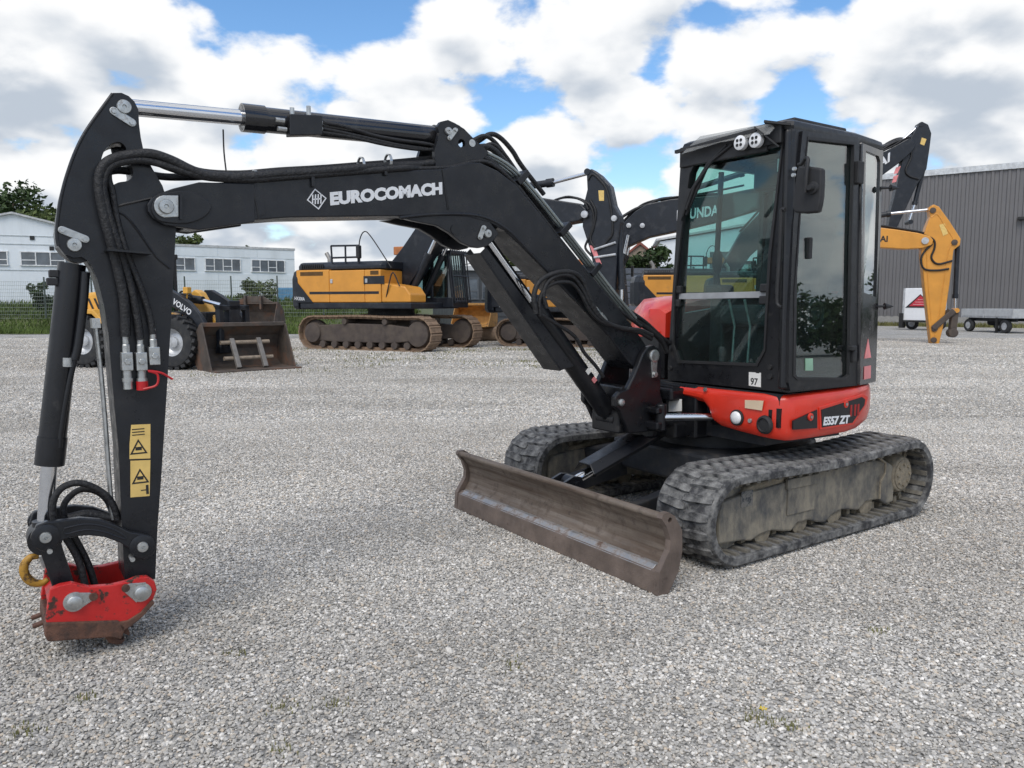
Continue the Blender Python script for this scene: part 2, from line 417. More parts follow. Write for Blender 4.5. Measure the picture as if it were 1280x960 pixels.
# ---------------------------------------------------------------- rubber tracks
def belt_path(n=160):
    fx, fz, fr = -0.635, 0.268, 0.246
    rx, rz, rr = -2.385, 0.273, 0.251
    pts = []
    pts += [(lerp(fx, rx, i / 40), lerp(fz - fr, rz - rr, i / 40)) for i in range(40)]
    pts += [(rx + rr * math.cos(R(a)), rz + rr * math.sin(R(a))) for a in np.linspace(-90, -270, 31)[:-1]]
    for i in range(40):
        t = i / 40; sag = -0.022 * (math.sin(math.pi * t) ** 2) * (1 if t < 1 else 0)
        pts.append((lerp(rx, fx, t), lerp(rz + rr, fz + fr, t) + sag))
    pts += [(fx + fr * math.cos(R(a)), fz + fr * math.sin(R(a))) for a in np.linspace(90, -90, 31)[:-1]]
    P = np.array(pts); d = np.linalg.norm(np.roll(P, -1, 0) - P, axis=1); s = np.concatenate([[0], np.cumsum(d)])
    Pc = np.vstack([P, P[:1]])
    out = []
    for k in range(n):
        q = s[-1] * k / n
        out.append((np.interp(q, s, Pc[:, 0]), np.interp(q, s, Pc[:, 1])))
    return out, s[-1]
BP, BLEN = belt_path(216)
def belt_frame(k):
    a, b = BP[(k - 1) % len(BP)], BP[(k + 1) % len(BP)]
    t = Vector((b[0] - a[0], 0, b[1] - a[1])).normalized()
    nrm = Vector((t.z, 0, -t.x))            # outward (path runs rearwards along the ground)
    if nrm.dot(Vector((BP[k % len(BP)][0] + 1.5, 0, BP[k % len(BP)][1] - 0.28))) < 0: nrm = -nrm
    return Vector((BP[k % len(BP)][0], 0, BP[k % len(BP)][1])), t, nrm
# one tread lug: a moulded bar, wide foot and narrower crown
def lug_mesh(flip):
    b = MB(); w = 0.196
    prof = [(-0.029, -0.004), (-0.022, 0.024), (0.020, 0.024), (0.027, -0.004)]
    loops = []
    for i in range(6):
        t = i / 5; y = lerp(-w / 2, w / 2, t); sk = (0.018 * (t - 0.5)) * (1 if flip else -1)
        k = 1.0 if 0 < i < 5 else 0.72
        loops.append([(x * k + sk, y, z * (1 if k == 1 else 0.55)) for x, z in prof])
    b.loft(loops)
    return b.mesh('tread_lug', M_RUBBER)
LUG = [lug_mesh(0), lug_mesh(1)]
def make_track(yc, side):
    h = 0.20
    b = MB(); n = len(BP)
    loops = []
    for k in range(n):
        p, t, nn = belt_frame(k)
        loops.append([p + nn * o + Vector((0, yc + y, 0)) for y, o in ((-h, -0.042), (-h, -0.004), (-h + 0.012, 0.006), (h - 0.012, 0.006), (h, -0.004), (h, -0.042), (h - 0.012, -0.048), (-h + 0.012, -0.048))])
    b.loft(loops + [loops[0]], cap=False)
    tr = b.build('rubber_track', M_RUBBER, EX, smooth=40)
    # moulded cross ribs and guide horns on the inside of the belt
    r = MB(); hn = MB()
    for k in range(0, n, 4):
        p, t, nn = belt_frame(k)
        M = Matrix((t, Vector((0, 1, 0)), nn)).transposed()
        r.box(p - nn * 0.053 + Vector((0, yc, 0)), (0.030, 0.36, 0.016), M)
        for s in (-1, 1): hn.box(p - nn * 0.078 + Vector((0, yc + s * 0.05, 0)), (0.034, 0.03, 0.05), M)
    tag(r.build('inner_ribs', M_RIB, tr), kind='stuff'); tag(hn.build('guide_horns', M_MUDDRY, tr), kind='stuff')
    for k in range(0, n, 4):
        for s in (-1, 1):
            kk = (k + (2 if s > 0 else 0)) % n
            p, t, nn = belt_frame(kk)
            o = bpy.data.objects.new('tread_lug', LUG[0 if s > 0 else 1]); C.objects.link(o); o.parent = tr
            M = Matrix((t, Vector((0, 1, 0)) if t.cross(Vector((0, 1, 0))).dot(nn) > 0 else Vector((0, -1, 0)), nn)).transposed().to_4x4()
            M.translation = p + Vector((0, yc + s * 0.086, 0)); o.matrix_local = M
    # side frame between the belt runs
    fr_o = [(-0.554,0.129),(-0.559,0.311),(-0.583,0.361),(-0.768,0.384),(-0.984,0.391),(-1.228,0.406),(-1.560,0.437),(-1.755,0.429),(-2.154,0.419),(-2.285,0.355),(-2.299,0.315),(-2.298,0.113),(-2.201,0.110),(-2.121,0.155),(-1.972,0.161),(-1.886,0.116),(-1.795,0.135),(-1.708,0.148),(-1.607,0.133),(-1.535,0.094),(-1.460,0.106),(-1.362,0.137),(-1.252,0.135),(-1.194,0.096),(-1.095,0.113),(-1.020,0.130),(-0.913,0.125),(-0.830,0.102),(-0.740,0.118)]
    fr_o = [(x, z) for x, z in fr_o]
    y0, y1 = yc - 0.09, yc + side * 0.115
    f = MB(); f.plate(fr_o, yc - side * 0.12, y1)
    tf = f.build('track_frame', M_MUD, EX, bevel=0.012)
    tf2 = MB(); tf2.plate([(-0.74, 0.37), (-0.80, 0.41), (-1.1, 0.45), (-1.45, 0.465), (-2.0, 0.468), (-2.07, 0.42)], yc - side * 0.10, yc + side * 0.10)
    tf2.build('mud_crust', M_MUDDRY, tf, bevel=0.02)
    blk = MB(); blk.bb(-1.42, -1.12, y1 - side * 0.001, y1 + side * 0.02, 0.36, 0.42); blk.bb(-1.40, -1.14, y1, y1 + side * 0.009, 0.20, 0.36)
    blk.build('access_cover', M_MUD, tf, bevel=0.008)
    st = MB(); st.plate([(-0.73, 0.31), (-0.83, 0.31), (-0.83, 0.40), (-0.73, 0.40)], y1 + side * 0.001, y1 + side * 0.003)
    st.build('worn_decal', mat('faded_decal', (0.20, 0.19, 0.17), 0.8, var=0.4, scale=40, dirt=(0.05, 0.055, 0.06), dirt_amt=0.45, dirt_scale=40), tf)
    wire = MB(); wire.tube([(-2.03, y1 + side * 0.02, 0.46), (-2.14, y1 + side * 0.02, 0.40), (-2.14, y1 + side * 0.02, 0.33), (-2.09, y1 + side * 0.02, 0.28), (-2.09, y1 + side * 0.02, 0.17)], 0.008, 6)
    wire.build('guard_rod', M_MUDDRY, tf)
    for x in (-0.95, -1.30, -1.65, -2.0):
        q = MB(); q.lathe([(0.05, -0.10), (0.075, -0.095), (0.075, -0.04), (0.06, -0.03), (0.06, 0.03), (0.075, 0.04), (0.075, 0.095), (0.05, 0.10)], (x, yc, 0.135), n=20)
        q.build('bottom_roller', M_MUDDRY, tf, smooth=40)
    q = MB(); q.cyl((-1.5, yc - 0.05, 0.46), (-1.5, yc + side * 0.1, 0.46), 0.035); q.build('carrier_roller', M_MUD, tf, smooth=40)
    i_ = MB(); i_.lathe([(0.06, -0.09), (0.20, -0.07), (0.215, -0.05), (0.215, 0.05), (0.20, 0.07), (0.06, 0.09)], (-0.635, yc, 0.268), n=32)
    i_.build('idler_wheel', M_MUD, EX, smooth=35)
    sp = MB(); teeth = []
    for k in range(44):
        a = 2 * math.pi * k / 44; rr = 0.205 if (k // 2) % 2 else 0.17
        teeth.append((-2.375 + rr * math.cos(a), 0.283 + rr * math.sin(a)))
    sp.plate(teeth, yc - 0.025, yc + 0.025)
    sp.lathe([(0.13, 0.02), (0.13, side * 0.09), (0.115, side * 0.12), (0.10, side * 0.125), (0.10, side * 0.13), (0.02, side * 0.135)], (-2.375, yc, 0.293), n=30)
    spo = sp.build('drive_sprocket', M_MUDDRY, EX, smooth=35)
    for k in range(8):
        a = k * math.pi / 4
        bo = MB(); bo.cyl((-2.375 + 0.07 * math.cos(a), yc + side * 0.128, 0.293 + 0.07 * math.sin(a)), (-2.375 + 0.07 * math.cos(a), yc + side * 0.142, 0.293 + 0.07 * math.sin(a)), 0.011, n=6)
        bo.build('bolt', M_MUDDRY, spo)
make_track(0.77, 1)
make_track(-0.77, -1)
# ---------------------------------------------------------------- undercarriage centre and dozer blade
u = MB()
u.slab([(-0.95, -0.42), (-0.95, 0.42), (-1.25, 0.55), (-1.8, 0.55), (-2.1, 0.42), (-2.1, -0.42), (-1.8, -0.55), (-1.25, -0.55)], 0.30, 0.50)
for s in (-1, 1):
    for x in (-1.05, -1.95): u.bar((x, s * 0.40, 0.38), (x + (0.08 if x > -1.5 else -0.08), s * 0.66, 0.32), 0.22, 0.16)
u.build('centre_frame', M_DARK, EX, bevel=0.02)
q = MB(); q.cyl((-1.53, 0, 0.50), (-1.53, 0, 0.60), 0.42, n=40); q.build('slew_ring', M_DARK, EX, smooth=40)
prof_f = [(0.0, 0.0), (-0.012, 0.10), (-0.045, 0.125), (-0.085, 0.19), (-0.092, 0.25), (-0.075, 0.31), (-0.035, 0.365), (-0.01, 0.385)]
prof_b = [(-0.035, 0.40), (-0.075, 0.385), (-0.13, 0.31), (-0.135, 0.2), (-0.11, 0.11), (-0.05, 0.02), (-0.03, 0.0)]
bl = MB(); bl.plate(smooth_poly(prof_f + prof_b, 2)[:0] or (prof_f[2:] + prof_b[:-1] ), -0.965, 0.965)
bl.v = [tuple(v) for v in bl.v]
blade = bl.build('dozer_blade', M_BLADE, EX, bevel=0.006)
e = MB(); e.plate([(0.012, 0.0), (0.002, 0.115), (-0.03, 0.135), (-0.05, 0.125), (-0.024, 0.0)], -0.965, 0.965)
e.build('cutting_edge', M_EDGE, blade, bevel=0.006)
e = MB(); e.plate([(0.004, 0.112), (-0.028, 0.138), (-0.052, 0.142), (-0.045, 0.127)], -0.94, 0.94)
e.build('scraped_weld', M_SCRAPED, blade, bevel=0.004)
e = MB(); e.tube([(-0.025, -0.965, 0.392), (-0.025, 0.965, 0.392)], 0.020, 12); e.build('top_rail', M_BLADE, blade, smooth=40)
for s in (-1, 1):
    e = MB(); e.plate([(0.014, 0.0), (0.006, 0.12), (-0.02, 0.16), (-0.06, 0.22), (-0.065, 0.27), (-0.04, 0.34), (0.0, 0.39), (-0.01, 0.412), (-0.05, 0.415), (-0.09, 0.39), (-0.145, 0.31), (-0.15, 0.2), (-0.125, 0.1), (-0.06, 0.0)], s * 0.965, s * 1.0, holes=[arc(-0.058, 0.375, 0.014, 0, 330, 12)])
    e.build('end_plate', M_EDGE, blade)
    e = MB(); e.bar((-0.12, s * 0.38, 0.17), (-1.0, s * 0.36, 0.30), 0.075, 0.12); e.build('blade_arm', M_DARK, EX, bevel=0.008)
g = MB()
gp = [(-0.33, 0.43), (-0.98, 0.66)]
g.prism([(-0.095, 0), (-0.055, 0.055), (0.055, 0.055), (0.095, 0), (0.087, 0), (0.05, 0.047), (-0.05, 0.047), (-0.087, 0)],
        lambda a, b_, t: (lerp(-0.34, -1.0, t), a, lerp(0.40, 0.62, t) + b_), 0, 1)
bc = g.build('blade_cylinder_guard', M_SATIN, EX, bevel=0.003)
g = MB(); g.cyl((-0.40, 0, 0.40), (-0.98, 0, 0.59), 0.045); g.build('cylinder_barrel', M_DARK, bc, smooth=40)
g = MB(); g.cyl((-0.20, 0, 0.335), (-0.42, 0, 0.407), 0.028); g.build('cylinder_rod', M_CHROME, bc, smooth=40)
g = MB(); g.lathe([(0.05, -0.035), (0.05, 0.035)], (-0.23, 0, 0.345)); g.cyl((-0.23, -0.08, 0.345), (-0.23, 0.085, 0.345), 0.024)
for s in (-1, 1): g.plate([(-0.10, 0.20), (-0.10, 0.36), (-0.2, 0.40), (-0.26, 0.39), (-0.285, 0.34), (-0.26, 0.30), (-0.16, 0.22)], s * 0.05, s * 0.07)
g.build('blade_clevis', M_SATIN, EX, smooth=35)
# ---------------------------------------------------------------- boom, arm and their pins
def pin(parent, f, z, y, r, keeper=None, side=1, m=M_ZINC):
    b = MB(); b.lathe([(r, 0), (r, 0.010), (r * 0.9, 0.014), (r * 0.3, 0.015), (r * 0.2, 0.009)], (f, y, z), n=24)
    o = b.build('pin', m, parent, smooth=40)
    if keeper:
        ang, ln, w, off = keeper
        k = MB(); ca, sa = math.cos(R(ang)), math.sin(R(ang))
        out = arc(ln / 2, 0, w / 2, 90, -90, 7) + arc(-ln / 2, 0, w / 2, 270, 90, 7)
        ox, oz = f + off[0], z + off[1]
        k.plate([(ox + a * ca - b_ * sa, oz + a * sa + b_ * ca) for a, b_ in out], y, y + 0.008)
        kp = k.build('pin_keeper', m, parent, bevel=0.002)
        for t in (-1, 1):
            h = MB(); h.cyl((ox + t * ln / 2 * ca, y + 0.008, oz + t * ln / 2 * sa), (ox + t * ln / 2 * ca, y + 0.018, oz + t * ln / 2 * sa), w * 0.34, n=6)
            h.build('keeper_bolt', M_ZINC, parent)
    return o
BW, AW = 0.118, 0.088
boom_o = [(1.934,1.936),(1.889,1.947),(1.722,1.968),(1.359,2.021),(1.002,2.080),(0.712,2.119),(0.560,2.166),(0.487,2.173),(0.377,2.142),(0.258,2.078),(0.112,1.947),(-0.046,1.801),(-0.224,1.648),(-0.360,1.525),(-0.542,1.367),(-0.679,1.237),(-0.749,1.156),(-0.765,1.085),(-0.724,1.031),(-0.649,1.030),(-0.581,1.082),(-0.428,1.239),(-0.190,1.426),(0.038,1.606),(0.231,1.758),(0.326,1.827),(0.428,1.867),(0.562,1.888),(0.715,1.887),(0.980,1.866),(1.504,1.827),(1.666,1.806),(1.797,1.778),(1.897,1.756),(1.942,1.757)]
b = MB(); b.plate(boom_o, -BW, BW)
boom = b.build('boom', M_BLACK, EX, bevel=0.006)
cheek = [(1.660,1.964),(1.894,1.950),(1.999,1.915),(2.052,1.891),(2.083,1.870),(2.100,1.843),(2.098,1.814),(2.081,1.789),(2.036,1.763),(1.902,1.750),(1.786,1.773),(1.665,1.797)]
for s in (-1, 1):
    b = MB(); b.plate(cheek, s * 0.095, s * (BW + 0.006)); b.build('boom_fork', M_BLACK, boom, bevel=0.004)
rein = [(2.085,1.840),(2.053,1.885),(1.953,1.909),(1.890,1.894),(1.849,1.857),(1.874,1.809),(1.949,1.774),(2.049,1.775),(2.081,1.802)]
b = MB(); b.plate(smooth_poly(rein, 3), BW + 0.006, BW + 0.016); b.build('boss_plate', M_BLACK, boom, bevel=0.004)
bp_ = [(1.977,1.890),(1.968,1.890),(1.972,1.789),(1.982,1.788)]
b = MB(); b.plate(bp_, BW + 0.016, BW + 0.03); b.build('stop_bar', M_BLACK, boom)
sq = [(2.070,1.870),(1.981,1.886),(1.984,1.798),(2.070,1.792)]
b = MB(); b.plate(sq[1:3] + arc([(2.032,1.837)][0][0], [(2.032,1.837)][0][1], 0.046, -80, 80, 9), BW + 0.016, BW + 0.024); b.build('pin_flag', M_ZINC, boom, bevel=0.003)
pf = [(2.032,1.837)][0]
pin(boom, pf[0], pf[1], BW + 0.024, 0.030)
# fabricated seams: raised weld beads and doubler plates
for seam in ([(0.712,2.115),(0.682,1.917)], [(1.667,1.959),(1.644,1.811)]):
    b = MB(); b.tube(P3(seam, BW + 0.001), 0.005, 6); b.build('weld_seam', M_SATIN, boom)
dbl = [(1.668,1.948),(1.629,1.955),(1.619,1.834),(1.651,1.825)]
b = MB(); b.plate(dbl, BW, BW + 0.004); b.build('doubler_plate', M_BLACK, boom)
rib = [(0.954,1.860),(0.775,1.887),(0.562,1.901),(0.428,1.884),(0.316,1.836),(0.220,1.767),(0.038,1.615),(-0.190,1.435),(-0.415,1.253)]
b = MB(); b.tube(smooth_pts(P3(rib, BW - 0.002), 4), 0.009, 8); b.build('lower_flange', M_BLACK, boom, smooth=50)
lug_o = [(0.967,1.863),(0.879,1.849),(0.743,1.833),(0.673,1.801),(0.602,1.755),(0.539,1.733),(0.489,1.731),(0.444,1.741),(0.403,1.772),(0.367,1.808),(0.428,1.876),(0.562,1.893),(0.715,1.891)]
for s in (-1, 1):
    b = MB(); b.plate(lug_o, s * (BW - 0.034), s * (BW - 0.003)); b.build('cylinder_lug', M_BLACK, boom, bevel=0.004)
lp = [(0.444,1.808)][0]
pin(boom, lp[0], lp[1], BW, 0.022, (-66, 0.055, 0.028, (0.036, 0.004)))
hole = [(0.640,1.819)][0]
b = MB(); b.lathe([(0.026, 0), (0.026, 0.004), (0.008, 0.004)], (hole[0], BW - 0.002, hole[1])); b.build('hole_plug', M_SATIN, boom, smooth=40)
ear = [(0.747,2.209),(0.729,2.258),(0.719,2.299),(0.728,2.329),(0.709,2.355),(0.667,2.369),(0.625,2.358),(0.572,2.337),(0.515,2.295),(0.421,2.236),(0.486,2.163),(0.669,2.121),(0.739,2.119)]
for s in (-1, 1):
    ec = [(0.587,2.262)][0]
    b = MB(); b.plate(ear, s * 0.072, s * 0.10, holes=[arc(ec[0], ec[1], 0.022, 0, 330, 12)] if s > 0 else ())
    b.build('cylinder_ear', M_BLACK, boom, bevel=0.0)
ep = [(0.668,2.313)][0]
pin(boom, ep[0], ep[1], 0.10, 0.019, (-52, 0.055, 0.026, (-0.024, -0.012)))
ed = [(0.524,2.270)][0]
b = MB(); b.lathe([(0.019, 0), (0.019, 0.003)], (ed[0], 0.10, ed[1])); b.build('plate_plug', M_ZINC, boom)
# lettering and emblem on the boom
t0, t1 = [(1.313,1.893),(0.715,1.991)]
lettering('lettering', 'EUROCOMACH', (t0[0], BW + 0.001, t0[1]), (t1[0] - t0[0], 0, t1[1] - t0[1]), (-(t1[1] - t0[1]) * -1 * 0 + 0.02, 0, 1), math.dist(t0, t1), 0.062, M_WHITE, boom, bold=0.06)
tc_ = [(1.378,1.918)][0]
def boomp(u_, v_, s=0.048):
    xd = Vector((t1[0] - t0[0], 0, t1[1] - t0[1])).normalized(); zd = Vector((-xd.z, 0, xd.x)); zd = zd if zd.z > 0 else -zd
    q_ = Vector((tc_[0], 0, tc_[1])) + xd * u_ * s + zd * v_ * s
    return (q_.x, q_.z)
b = MB(); b.plate([boomp(*p) for p in ((-1, 0), (0, 1), (1, 0), (0, -1))], BW + 0.001, BW + 0.003, holes=[[boomp(*p) for p in ((-0.86, 0), (0, 0.86), (0.86, 0), (0, -0.86))]])
em = b.build('diamond_emblem', M_WHITE, boom)
b = MB()
for k in range(4):
    o_ = -0.42 + k * 0.28
    b.plate([boomp(o_ - 0.16, -0.45), (boomp(o_ - 0.04, -0.45)), boomp(o_ + 0.16, 0.45), boomp(o_ + 0.04, 0.45)], BW + 0.001, BW + 0.003)
b.plate([boomp(-0.4, -0.05), boomp(0.45, -0.05), boomp(0.47, 0.07), boomp(-0.38, 0.07)], BW + 0.001, BW + 0.003)
b.build('emblem_monogram', M_WHITE, em)

# ---- arm
arm_o = [(2.201,2.278),(2.169,2.283),(2.143,2.274),(2.123,2.255),(2.110,2.225),(2.110,2.168),(2.106,2.115),(2.097,2.058),(2.069,1.997),(2.032,1.928),(1.986,1.757),(2.022,1.369),(2.056,1.028),(2.088,0.718),(2.115,0.476),(2.134,0.252),(2.252,0.276),(2.252,0.533),(2.249,0.840),(2.257,1.059),(2.263,1.307),(2.274,1.437),(2.292,1.533),(2.307,1.581),(2.322,1.609),(2.344,1.624),(2.372,1.620),(2.402,1.632),(2.422,1.662),(2.425,1.718),(2.416,1.780),(2.401,1.858),(2.377,1.943),(2.342,2.038),(2.296,2.129),(2.241,2.220)]
arm_h = [(2.258,1.985),(2.250,2.029),(2.232,2.063),(2.205,2.084),(2.181,2.087),(2.164,2.070),(2.160,2.042),(2.152,2.011),(2.142,1.986),(2.143,1.958),(2.162,1.937),(2.198,1.927),(2.230,1.909),(2.247,1.923)]
b = MB(); b.plate(arm_o, -AW, AW, holes=[smooth_poly(arm_h, 3)])
arm = b.build('arm', M_BLACK, EX)
e = MB(); e.tube(smooth_pts(P3([(2.201,2.275),(2.296,2.129),(2.342,2.038),(2.377,1.943),(2.401,1.858),(2.416,1.780),(2.425,1.711),(2.422,1.662)], AW - 0.004), 5), 0.007, 8); e.build('edge_rim', M_SATIN, arm, smooth=50)
for w in ([(2.232,1.816),(2.196,1.835),(2.130,1.856),(2.075,1.873)], [(2.233,1.810),(2.198,1.806),(2.169,1.785),(2.127,1.726),(2.070,1.636),(2.019,1.588)]):
    e = MB(); e.tube(smooth_pts(P3(w, AW), 4), 0.006, 6); e.build('weld_seam', M_SATIN, arm, smooth=50)
for (x, y, r, kp) in (((155, 133), AW, 0.028, (30, 0.075, 0.032, (0.006, -0.040))), ((93, 306), AW, 0.027, (22, 0.085, 0.030, (0.0, 0.040)))):
    q_ = {(155, 133): [(2.163,2.228)][0], (93, 306): [(2.367,1.670)][0]}[x]
    pin(arm, q_[0], q_[1], y, r, kp)
# valve couplings with hoses on the near face of the arm
cps = [(2.205,1.217),(2.151,1.215),(2.101,1.236)]
for i, (f, z) in enumerate(cps):
    y = AW + 0.026
    c_ = MB(); c_.box((f, y, z - 0.015), (0.042, 0.05, 0.075)); c_.cyl((f, y, z + 0.02), (f, y, z + 0.055), 0.016, n=6); c_.cyl((f, y, z + 0.05), (f, y, z + 0.10), 0.012, n=12)
    c_.cyl((f, y + 0.02, z - 0.015), (f, y + 0.034, z - 0.015), 0.014, n=6)
    vo = c_.build('hydraulic_valve', M_ZINC, arm, bevel=0.003)
    if i < 2:
        d_ = MB(); d_.cyl((f, y, z - 0.05), (f, y, z - 0.085), 0.017, n=14); d_.cyl((f, y, z - 0.085), (f, y, z - 0.10), 0.021, n=14)
        d_.cyl((f, y, z - 0.10), (f, y, z - 0.13), 0.018, n=14); d_.build('quick_coupler', M_ZINC, vo, smooth=40)
    if i == 1:
        d_ = MB(); d_.cyl((f, y, z - 0.098), (f, y, z - 0.135), 0.023, n=16); d_.build('dust_cap', mat('red_plastic', (0.5, 0.012, 0.015), 0.45), vo, smooth=40)
        st_ = MB(); st_.tube(smooth_pts([(f, y + 0.02, z - 0.13), (f - 0.05, y + 0.03, z - 0.115), (f - 0.055, y + 0.03, z - 0.07), (f - 0.02, y + 0.03, z - 0.055), (f - 0.07, y + 0.03, z - 0.065), (f - 0.115, y + 0.02, z - 0.095)], 5), 0.005, 6)
        st_.build('cap_strap', MATS['red_plastic'], vo, smooth=50)
brk = [(2.263,1.285),(2.102,1.277)]
e = MB(); e.bar((brk[0][0], AW + 0.05, brk[0][1] + 0.02 + 0.0), (brk[1][0], AW + 0.05, brk[1][1] + 0.02), 0.10, 0.008)
e.v = [(v[0], v[1], v[2] + 0.345) for v in e.v]; e.build('hose_bracket', M_SATIN, arm)
# warning stickers
for (pa, nm) in (([(2.197,0.933),(2.123,0.930),(2.130,0.783),(2.210,0.789),(2.207,0.850)], 0), ([(2.207,0.781),(2.130,0.776),(2.140,0.621),(2.214,0.625)], 1)):
    e = MB(); e.plate(pa, AW, AW + 0.0015); so = e.build('warning_sticker', M_STICKER, arm)
    cx = sum(p[0] for p in pa) / len(pa); cz = sum(p[1] for p in pa) / len(pa) + (0.0 if nm == 0 else 0.03)
    tri = [(-0.034, -0.03), (0.034, -0.03), (0, 0.034)]; tin = [(-0.024, -0.024), (0.024, -0.024), (0, 0.022)]
    e = MB(); e.plate([(cx + a, cz - 0.02 + b_) for a, b_ in tri], AW + 0.0015, AW + 0.0025, holes=[[(cx + a, cz - 0.02 + b_) for a, b_ in tin]])
    e.bb(cx - 0.012, cx + 0.012, AW + 0.0015, AW + 0.0025, cz - 0.034, cz - 0.02)
    if nm == 0:
        for k in range(3): e.bb(cx - 0.026, cx + 0.022, AW + 0.0015, AW + 0.0025, cz + 0.03 + k * 0.012, cz + 0.034 + k * 0.012)
    else:
        e.bb(cx - 0.02, cx + 0.0, AW + 0.0015, AW + 0.0025, cz - 0.083, cz - 0.079); e.bb(cx - 0.03, cx - 0.02, AW + 0.0015, AW + 0.0025, cz - 0.10, cz - 0.06)
    e.build('sticker_print', M_INK, so)
# steel pipes down the front of the arm
for k, (xa, xb) in enumerate(((124, 146), (128, 150))):
    pp = [(2.291,1.372),(2.282,1.207),(2.275,0.974),(2.272,0.736),(2.267,0.529)]
    e = MB(); e.tube([(p[0] + k * 0.0 + 0.012, 0.045 - 0.03 * k, p[1]) for p in pp], 0.008, 8); e.build('hydraulic_pipe', M_ZINC, arm, smooth=50)
e = MB()
e.bar(([(2.291,1.378)][0][0] + 0.012, 0.03, [(2.291,1.378)][0][1]), ([(2.290,1.339)][0][0] + 0.012, 0.03, [(2.290,1.339)][0][1]), 0.07, 0.03); e.build('pipe_clamp', M_ZINC, arm)
# ---- arm cylinder (on top of the boom)
a0 = [(2.135,2.249)][0]; a1 = [(1.673,2.268)][0]; a2 = [(0.668,2.298)][0]; a3 = [(0.606,2.314)][0]
b = MB(); b.cyl((a1[0], 0, a1[1]), (a2[0], 0, a2[1]), 0.056, n=28)
b.cyl((a1[0], 0, a1[1]), (lerp(a1[0], a2[0], 0.10), 0, lerp(a1[1], a2[1], 0.10)), 0.062, n=28)
b.cyl((lerp(a1[0], a2[0], 0.97), 0, lerp(a1[1], a2[1], 0.97)), (a2[0] - 0.01, 0, a2[1]), 0.062, n=28)
acyl = b.build('arm_cylinder', M_GLOSSBLK, EX, smooth=40)
b = MB(); b.cyl((a0[0], 0, a0[1]), (a1[0] - 0.02, 0, a1[1]), 0.034, n=24); b.build('cylinder_rod', M_CHROME, acyl, smooth=40)
b = MB(); b.lathe([(0.05, -0.06), (0.05, 0.06)], (a3[0] - 0.01, 0, a3[1])); b.cyl((a2[0], 0, a2[1]), (a3[0], 0, a3[1]), 0.045); b.build('cylinder_eye', M_BLACK, acyl, smooth=40)
vb = [(1.481,2.294),(1.326,2.307),(1.328,2.220),(1.484,2.198)]
b = MB(); b.plate(vb, 0.03, 0.085); vbo = b.build('valve_block', M_SATIN, acyl, bevel=0.004)
vv = [(1.480,2.304),(1.402,2.322)]
for f, z in vv:
    h = MB(); h.cyl((f - 0.02, 0.055, z - 0.02), (f - 0.02, 0.055, z + 0.025), 0.011, n=8); h.build('port_fitting', M_ZINC, vbo)
for (x, y) in [(1.519,2.265),(1.309,2.278),(1.310,2.249),(1.510,2.227)]:
    h = MB(); h.cyl((x - 0.02, 0.06, y), (x + 0.02, 0.06, y), 0.011, n=8); h.build('port_fitting', M_ZINC, vbo)
for pp in ([(1.319,2.279),(1.216,2.274),(1.053,2.249),(0.902,2.243),(0.768,2.243),(0.689,2.228)], [(1.319,2.250),(1.237,2.245),(1.095,2.233),(0.925,2.218),(0.791,2.217),(0.708,2.214)], [(1.324,2.233),(1.173,2.229),(1.006,2.214),(0.831,2.210),(0.712,2.223)]):
    h = MB(); h.tube(smooth_pts(P3(pp, 0.07), 4), 0.009, 8); h.build('cylinder_pipe', M_HOSE, acyl, smooth=50)
# ---- bucket cylinder
c0 = [(2.351,1.657)][0]; c1 = [(2.371,1.599)][0]; c2 = [(2.494,0.783)][0]; c3 = [(2.524,0.486)][0]
b = MB(); b.cyl((c1[0], 0, c1[1]), (c2[0], 0, c2[1]), 0.051, n=28)
b.cyl((lerp(c1[0], c2[0], 0.86), 0, lerp(c1[1], c2[1], 0.86)), (c2[0], 0, c2[1]), 0.055, n=28)
bcyl = b.build('bucket_cylinder', M_SATIN, EX, smooth=40)
b = MB(); b.cyl((c2[0], 0, c2[1]), (c3[0], 0, c3[1] + 0.03), 0.031, n=24); b.build('cylinder_rod', M_CHROME, bcyl, smooth=40)
b = MB(); b.lathe([(0.055, -0.06), (0.055, 0.06)], (c0[0], 0, c0[1])); b.build('cylinder_eye', M_BLACK, bcyl, smooth=40)
b = MB(); b.lathe([(0.062, -0.055), (0.062, 0.055)], (c3[0] + 0.005, 0, c3[1])); b.cyl((c3[0], 0, c3[1] + 0.07), (c3[0], 0, c3[1]), 0.045); b.build('rod_eye', M_BLACK, bcyl, smooth=40)
for pp, rr in (([(2.329,1.566),(2.344,1.437),(2.370,1.275),(2.387,1.211)], 0.018), ([(2.387,1.211),(2.419,1.082),(2.450,0.921),(2.459,0.857)], 0.012)):
    h = MB(); h.tube(smooth_pts(P3(pp, 0.04), 3), rr, 10); h.build('cylinder_pipe', M_SATIN, bcyl, smooth=50)
h = MB(); q_ = [(2.411,1.221),(2.413,1.185)]
h.cyl((q_[0][0], 0.045, q_[0][1]), (q_[1][0], 0.045, q_[1][1]), 0.019, n=12); h.build('pipe_fitting', M_ZINC, bcyl, smooth=40)
h = MB(); q_ = [(2.438,1.558),(2.445,1.526),(2.445,1.122)]
h.box((q_[0][0], 0, q_[0][1]), (0.035, 0.05, 0.03)); h.box((q_[1][0], 0, q_[1][1]), (0.04, 0.06, 0.03)); h.build('cylinder_clamp', M_PLASTIC, bcyl, bevel=0.004)
q_ = [(2.422,1.570),(2.399,1.548),(2.391,1.475),(2.402,1.437),(2.412,1.443),(2.405,1.475),(2.408,1.532),(2.423,1.554)]
